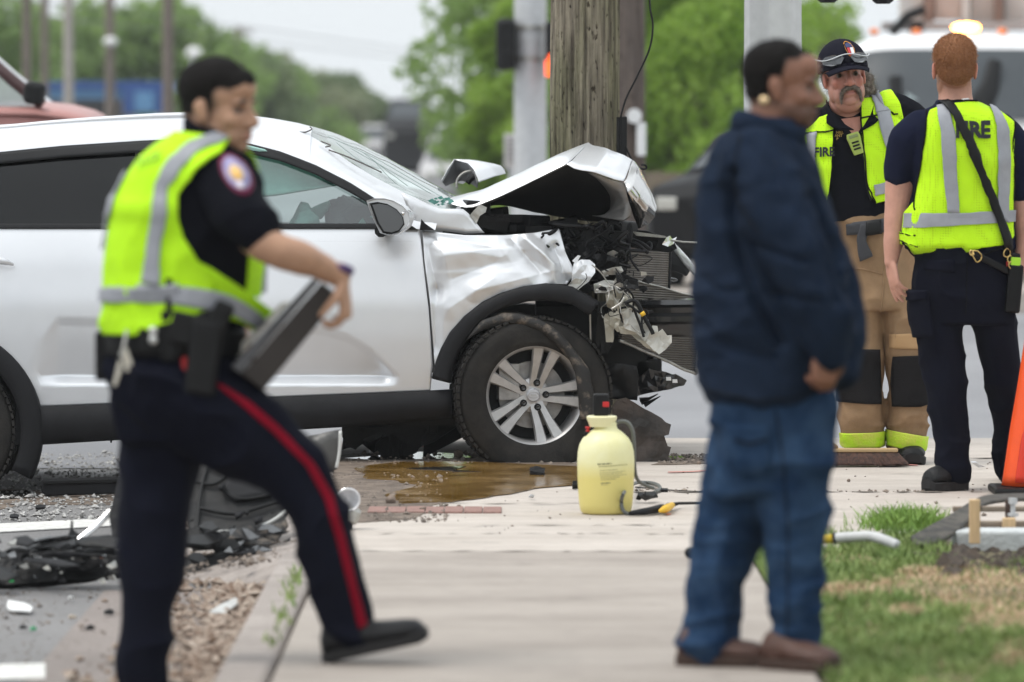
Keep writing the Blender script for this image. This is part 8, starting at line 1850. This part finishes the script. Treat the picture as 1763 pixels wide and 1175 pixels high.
for k in range(18):
    x, y = r9.uniform(330, 480), r9.uniform(905, 985); w, h = r9.uniform(16, 48), r9.uniform(4, 11); bs('broken_shell', [(x - w, y + h * .4), (x - w * .5, y - h * .7), (x + w * .3, y - h), (x + w, y), (x + w * .4, y + h * .7)], 0, [M_BLK, M_CLAD, M_GLOSSB, M_MUD][k % 4], .008, .005, 2, 250 + k, lambda x_, y_, sx=r9.uniform(-2, 2), sy=r9.uniform(-2, 1.2), x0=x, y0=y: tilt_d(x_, y_) - .18 + (sx * (x_ - x0) + sy * (y_ - y0)) / 470, False)
for k in range(14):
    x, y = r9.uniform(350, 480), r9.uniform(790, 930); s = r9.uniform(3, 9); bs('cover_rib', [(x - s, y), (x + s, y - s * .6), (x + s * .8, y + s * .4), (x - s * .6, y + s)], 0, M_BLK if k % 2 else M_CLAD, .02, .012, 1, 110 + k, lambda x_, y_: tilt_d(x_, y_) - .06)
o = thing('trim_panel', 'scuffed grey trim panel with pale edge standing behind the officer\'s knee', 'trim', P(565, 830, 21.9)); 
shard('panel', [(525, 752), (560, 745), (586, 742), (584, 780), (580, 808), (560, 820), (520, 800)], .0, M('scuffed_grey_panel', (.03, .03, .03), rough=.4, col2=(.085, .083, .08), vs=8), .03, .008, 2, 130, o, lambda x, y, d=0: P(x, y, 21.9, d), True)
mb = MB(); mb.tube([P(586, 742, 21.88), P(584, 780, 21.88), P(579, 806, 21.88)], .006, 6, sub=4); mb.build('pale_edge', M('pale_edge', (.6, .6, .58), rough=.4), o, smooth=True)
o = thing('lamp_reflector', 'small silvery round lamp reflector on the ground by the officer\'s shin', 'lamp part', P(603, 885, 21.2)); c0 = P(600, 860, 21.2)
mb = MB(); mb.lathe(c0, [(.024, .05), (.034, .02), (.042, -.02), (.046, -.03), (.040, -.03), (.034, -.01), (.02, .02), (.001, .03)], 28, 'Y'); mb.build('reflector', M('pale_reflector', (.8, .8, .82), rough=.25, metal=.5), o, smooth=True)
mb = MB(); mb.box(P(608, 888, 21.2), (.05, .06, .06), Matrix.Rotation(.4, 3, 'Y')); mb.build('bracket', M_METAL, o, bevel=.012)
mb = MB(); mb.box(P(598, 905, 21.2), (.04, .06, .04)); mb.build('connector', M_BLK, o, bevel=.008)
# heap of broken lamp and bumper parts at the left
yh = 20.3
HP = thing('broken_headlamp', 'smashed headlamp assembly of black plastic and clear fragments lying in the street at left', 'headlamp', G(100, 1000, -.145))
def Hp(x, y, d=0): return P(x, y, yh, d)
hz_d = lambda x, y: (1000 - y) / 470 * .75
def hs(name, poly, m, amp, th, sub, seed, off=0, smooth=False, tilt=0):
    q = random.Random(seed); sx, sy = q.uniform(-1, 1) * tilt, q.uniform(-1.6, 1.0) * tilt; x0, y0 = poly[0]
    return shard(name, poly, 0, m, amp, th, sub, seed, HP, Hp, smooth, lambda x, y: hz_d(x, y) + off + (sx * (x - x0) + sy * (y - y0)) / 470, 16)
hs('housing_rim', [(-20, 985), (20, 975), (120, 985), (205, 980), (206, 992), (150, 1000), (60, 1008), (10, 1010), (-20, 1008)], M_BLK, .015, .03, 3, 140)
hs('housing', [(-20, 960), (40, 945), (110, 940), (205, 935), (206, 985), (100, 990), (-20, 990)], M_BLK, .03, .01, 3, 141, .04)
hs('housing_wing', [(116, 960), (140, 945), (170, 950), (180, 975), (150, 985), (110, 975)], M_CLAD, .03, .01, 2, 142, -.06, True)
hs('lens_piece', [(80, 945), (100, 935), (104, 950), (90, 960), (78, 955)], M_LENS, .03, .006, 2, 143, -.05); hs('lens_piece', [(168, 940), (190, 926), (210, 935), (208, 950), (180, 948)], M_LENS, .02, .006, 2, 144, -.08)
hs('lens_piece', [(55, 955), (68, 948), (72, 962), (58, 968)], M_WHITE, .02, .006, 1, 145, -.06); hs('lens_piece', [(86, 965), (98, 958), (96, 972)], M_WHITE, .02, .006, 1, 146, -.06)
hs('amber_piece', [(172, 952), (182, 950), (183, 958), (174, 959)], M('amber_piece', (.8, .2, .05), rough=.3), .006, .006, 0, 147, -.12)
hs('bracket', [(108, 940), (116, 918), (117, 900), (121, 904), (121, 916), (134, 926), (130, 938)], M_BLK, .02, .008, 2, 148, -.02)
hs('trim_face', [(186, 890), (200, 826), (215, 822), (230, 860), (222, 925), (195, 930)], M_CLAD, .03, .01, 2, 149, -.12, True)
mb = MB(); mb.tube([Hp(133, 934, .1), Hp(160, 912, .12), Hp(186, 886, .14)], (.012, .006), 6); mb.build('chrome_strip', M('white_chrome', (.8, .8, .8), rough=.2, metal=.5), HP)
hs('green_tag', [(18, 1000), (22, 991), (27, 1000)], M('green_tag', (.02, .5, .12), rough=.5), .002, .003, 0, 150, -.06)
for k in range(16):
    x, y = r9.uniform(0, 190), r9.uniform(930, 985); w, h = r9.uniform(18, 60), r9.uniform(5, 13); hs('broken_shell', [(x - w, y + h * .4), (x - w * .6, y - h * .6), (x + w * .2, y - h), (x + w, y - h * .1), (x + w * .5, y + h * .7)], [M_BLK, M_CLAD, M_GLOSSB][k % 3], .008, .005, 2, 220 + k, -.10 - .1 * r9.random(), True, 1.6)
for k in range(60):
    x, y = r9.uniform(-10, 205), r9.uniform(925, 1004); s = r9.uniform(2, 9); hs('splinter', [(x - s, y), (x + s * .4, y - s * .7), (x + s, y + s * .3), (x, y + s * .5)], [M_BLK, M_CLAD, M_GLOSSB, M_MUD, M_BLK, M_METAL, M_LENS][k % 7], .008, .005, 1, 160 + k, -.05 - .16 * r9.random(), False, 2.0)

# ------------------------------------------------------------------ the damp air
hm = bpy.data.materials.new('haze'); hm.use_nodes = True; t = hm.node_tree; t.nodes.clear()
o = t.nodes.new('ShaderNodeOutputMaterial'); v = t.nodes.new('ShaderNodeVolumePrincipled'); v.inputs['Color'].default_value = (.9, .92, .94, 1); v.inputs['Density'].default_value = .00042; t.links.new(v.outputs[0], o.inputs['Volume'])
mb = MB(); mb.box((0, 170, 12), (460, 420, 26.5)); hz_ = mb.build('haze', hm); hz_['kind'] = 'stuff'
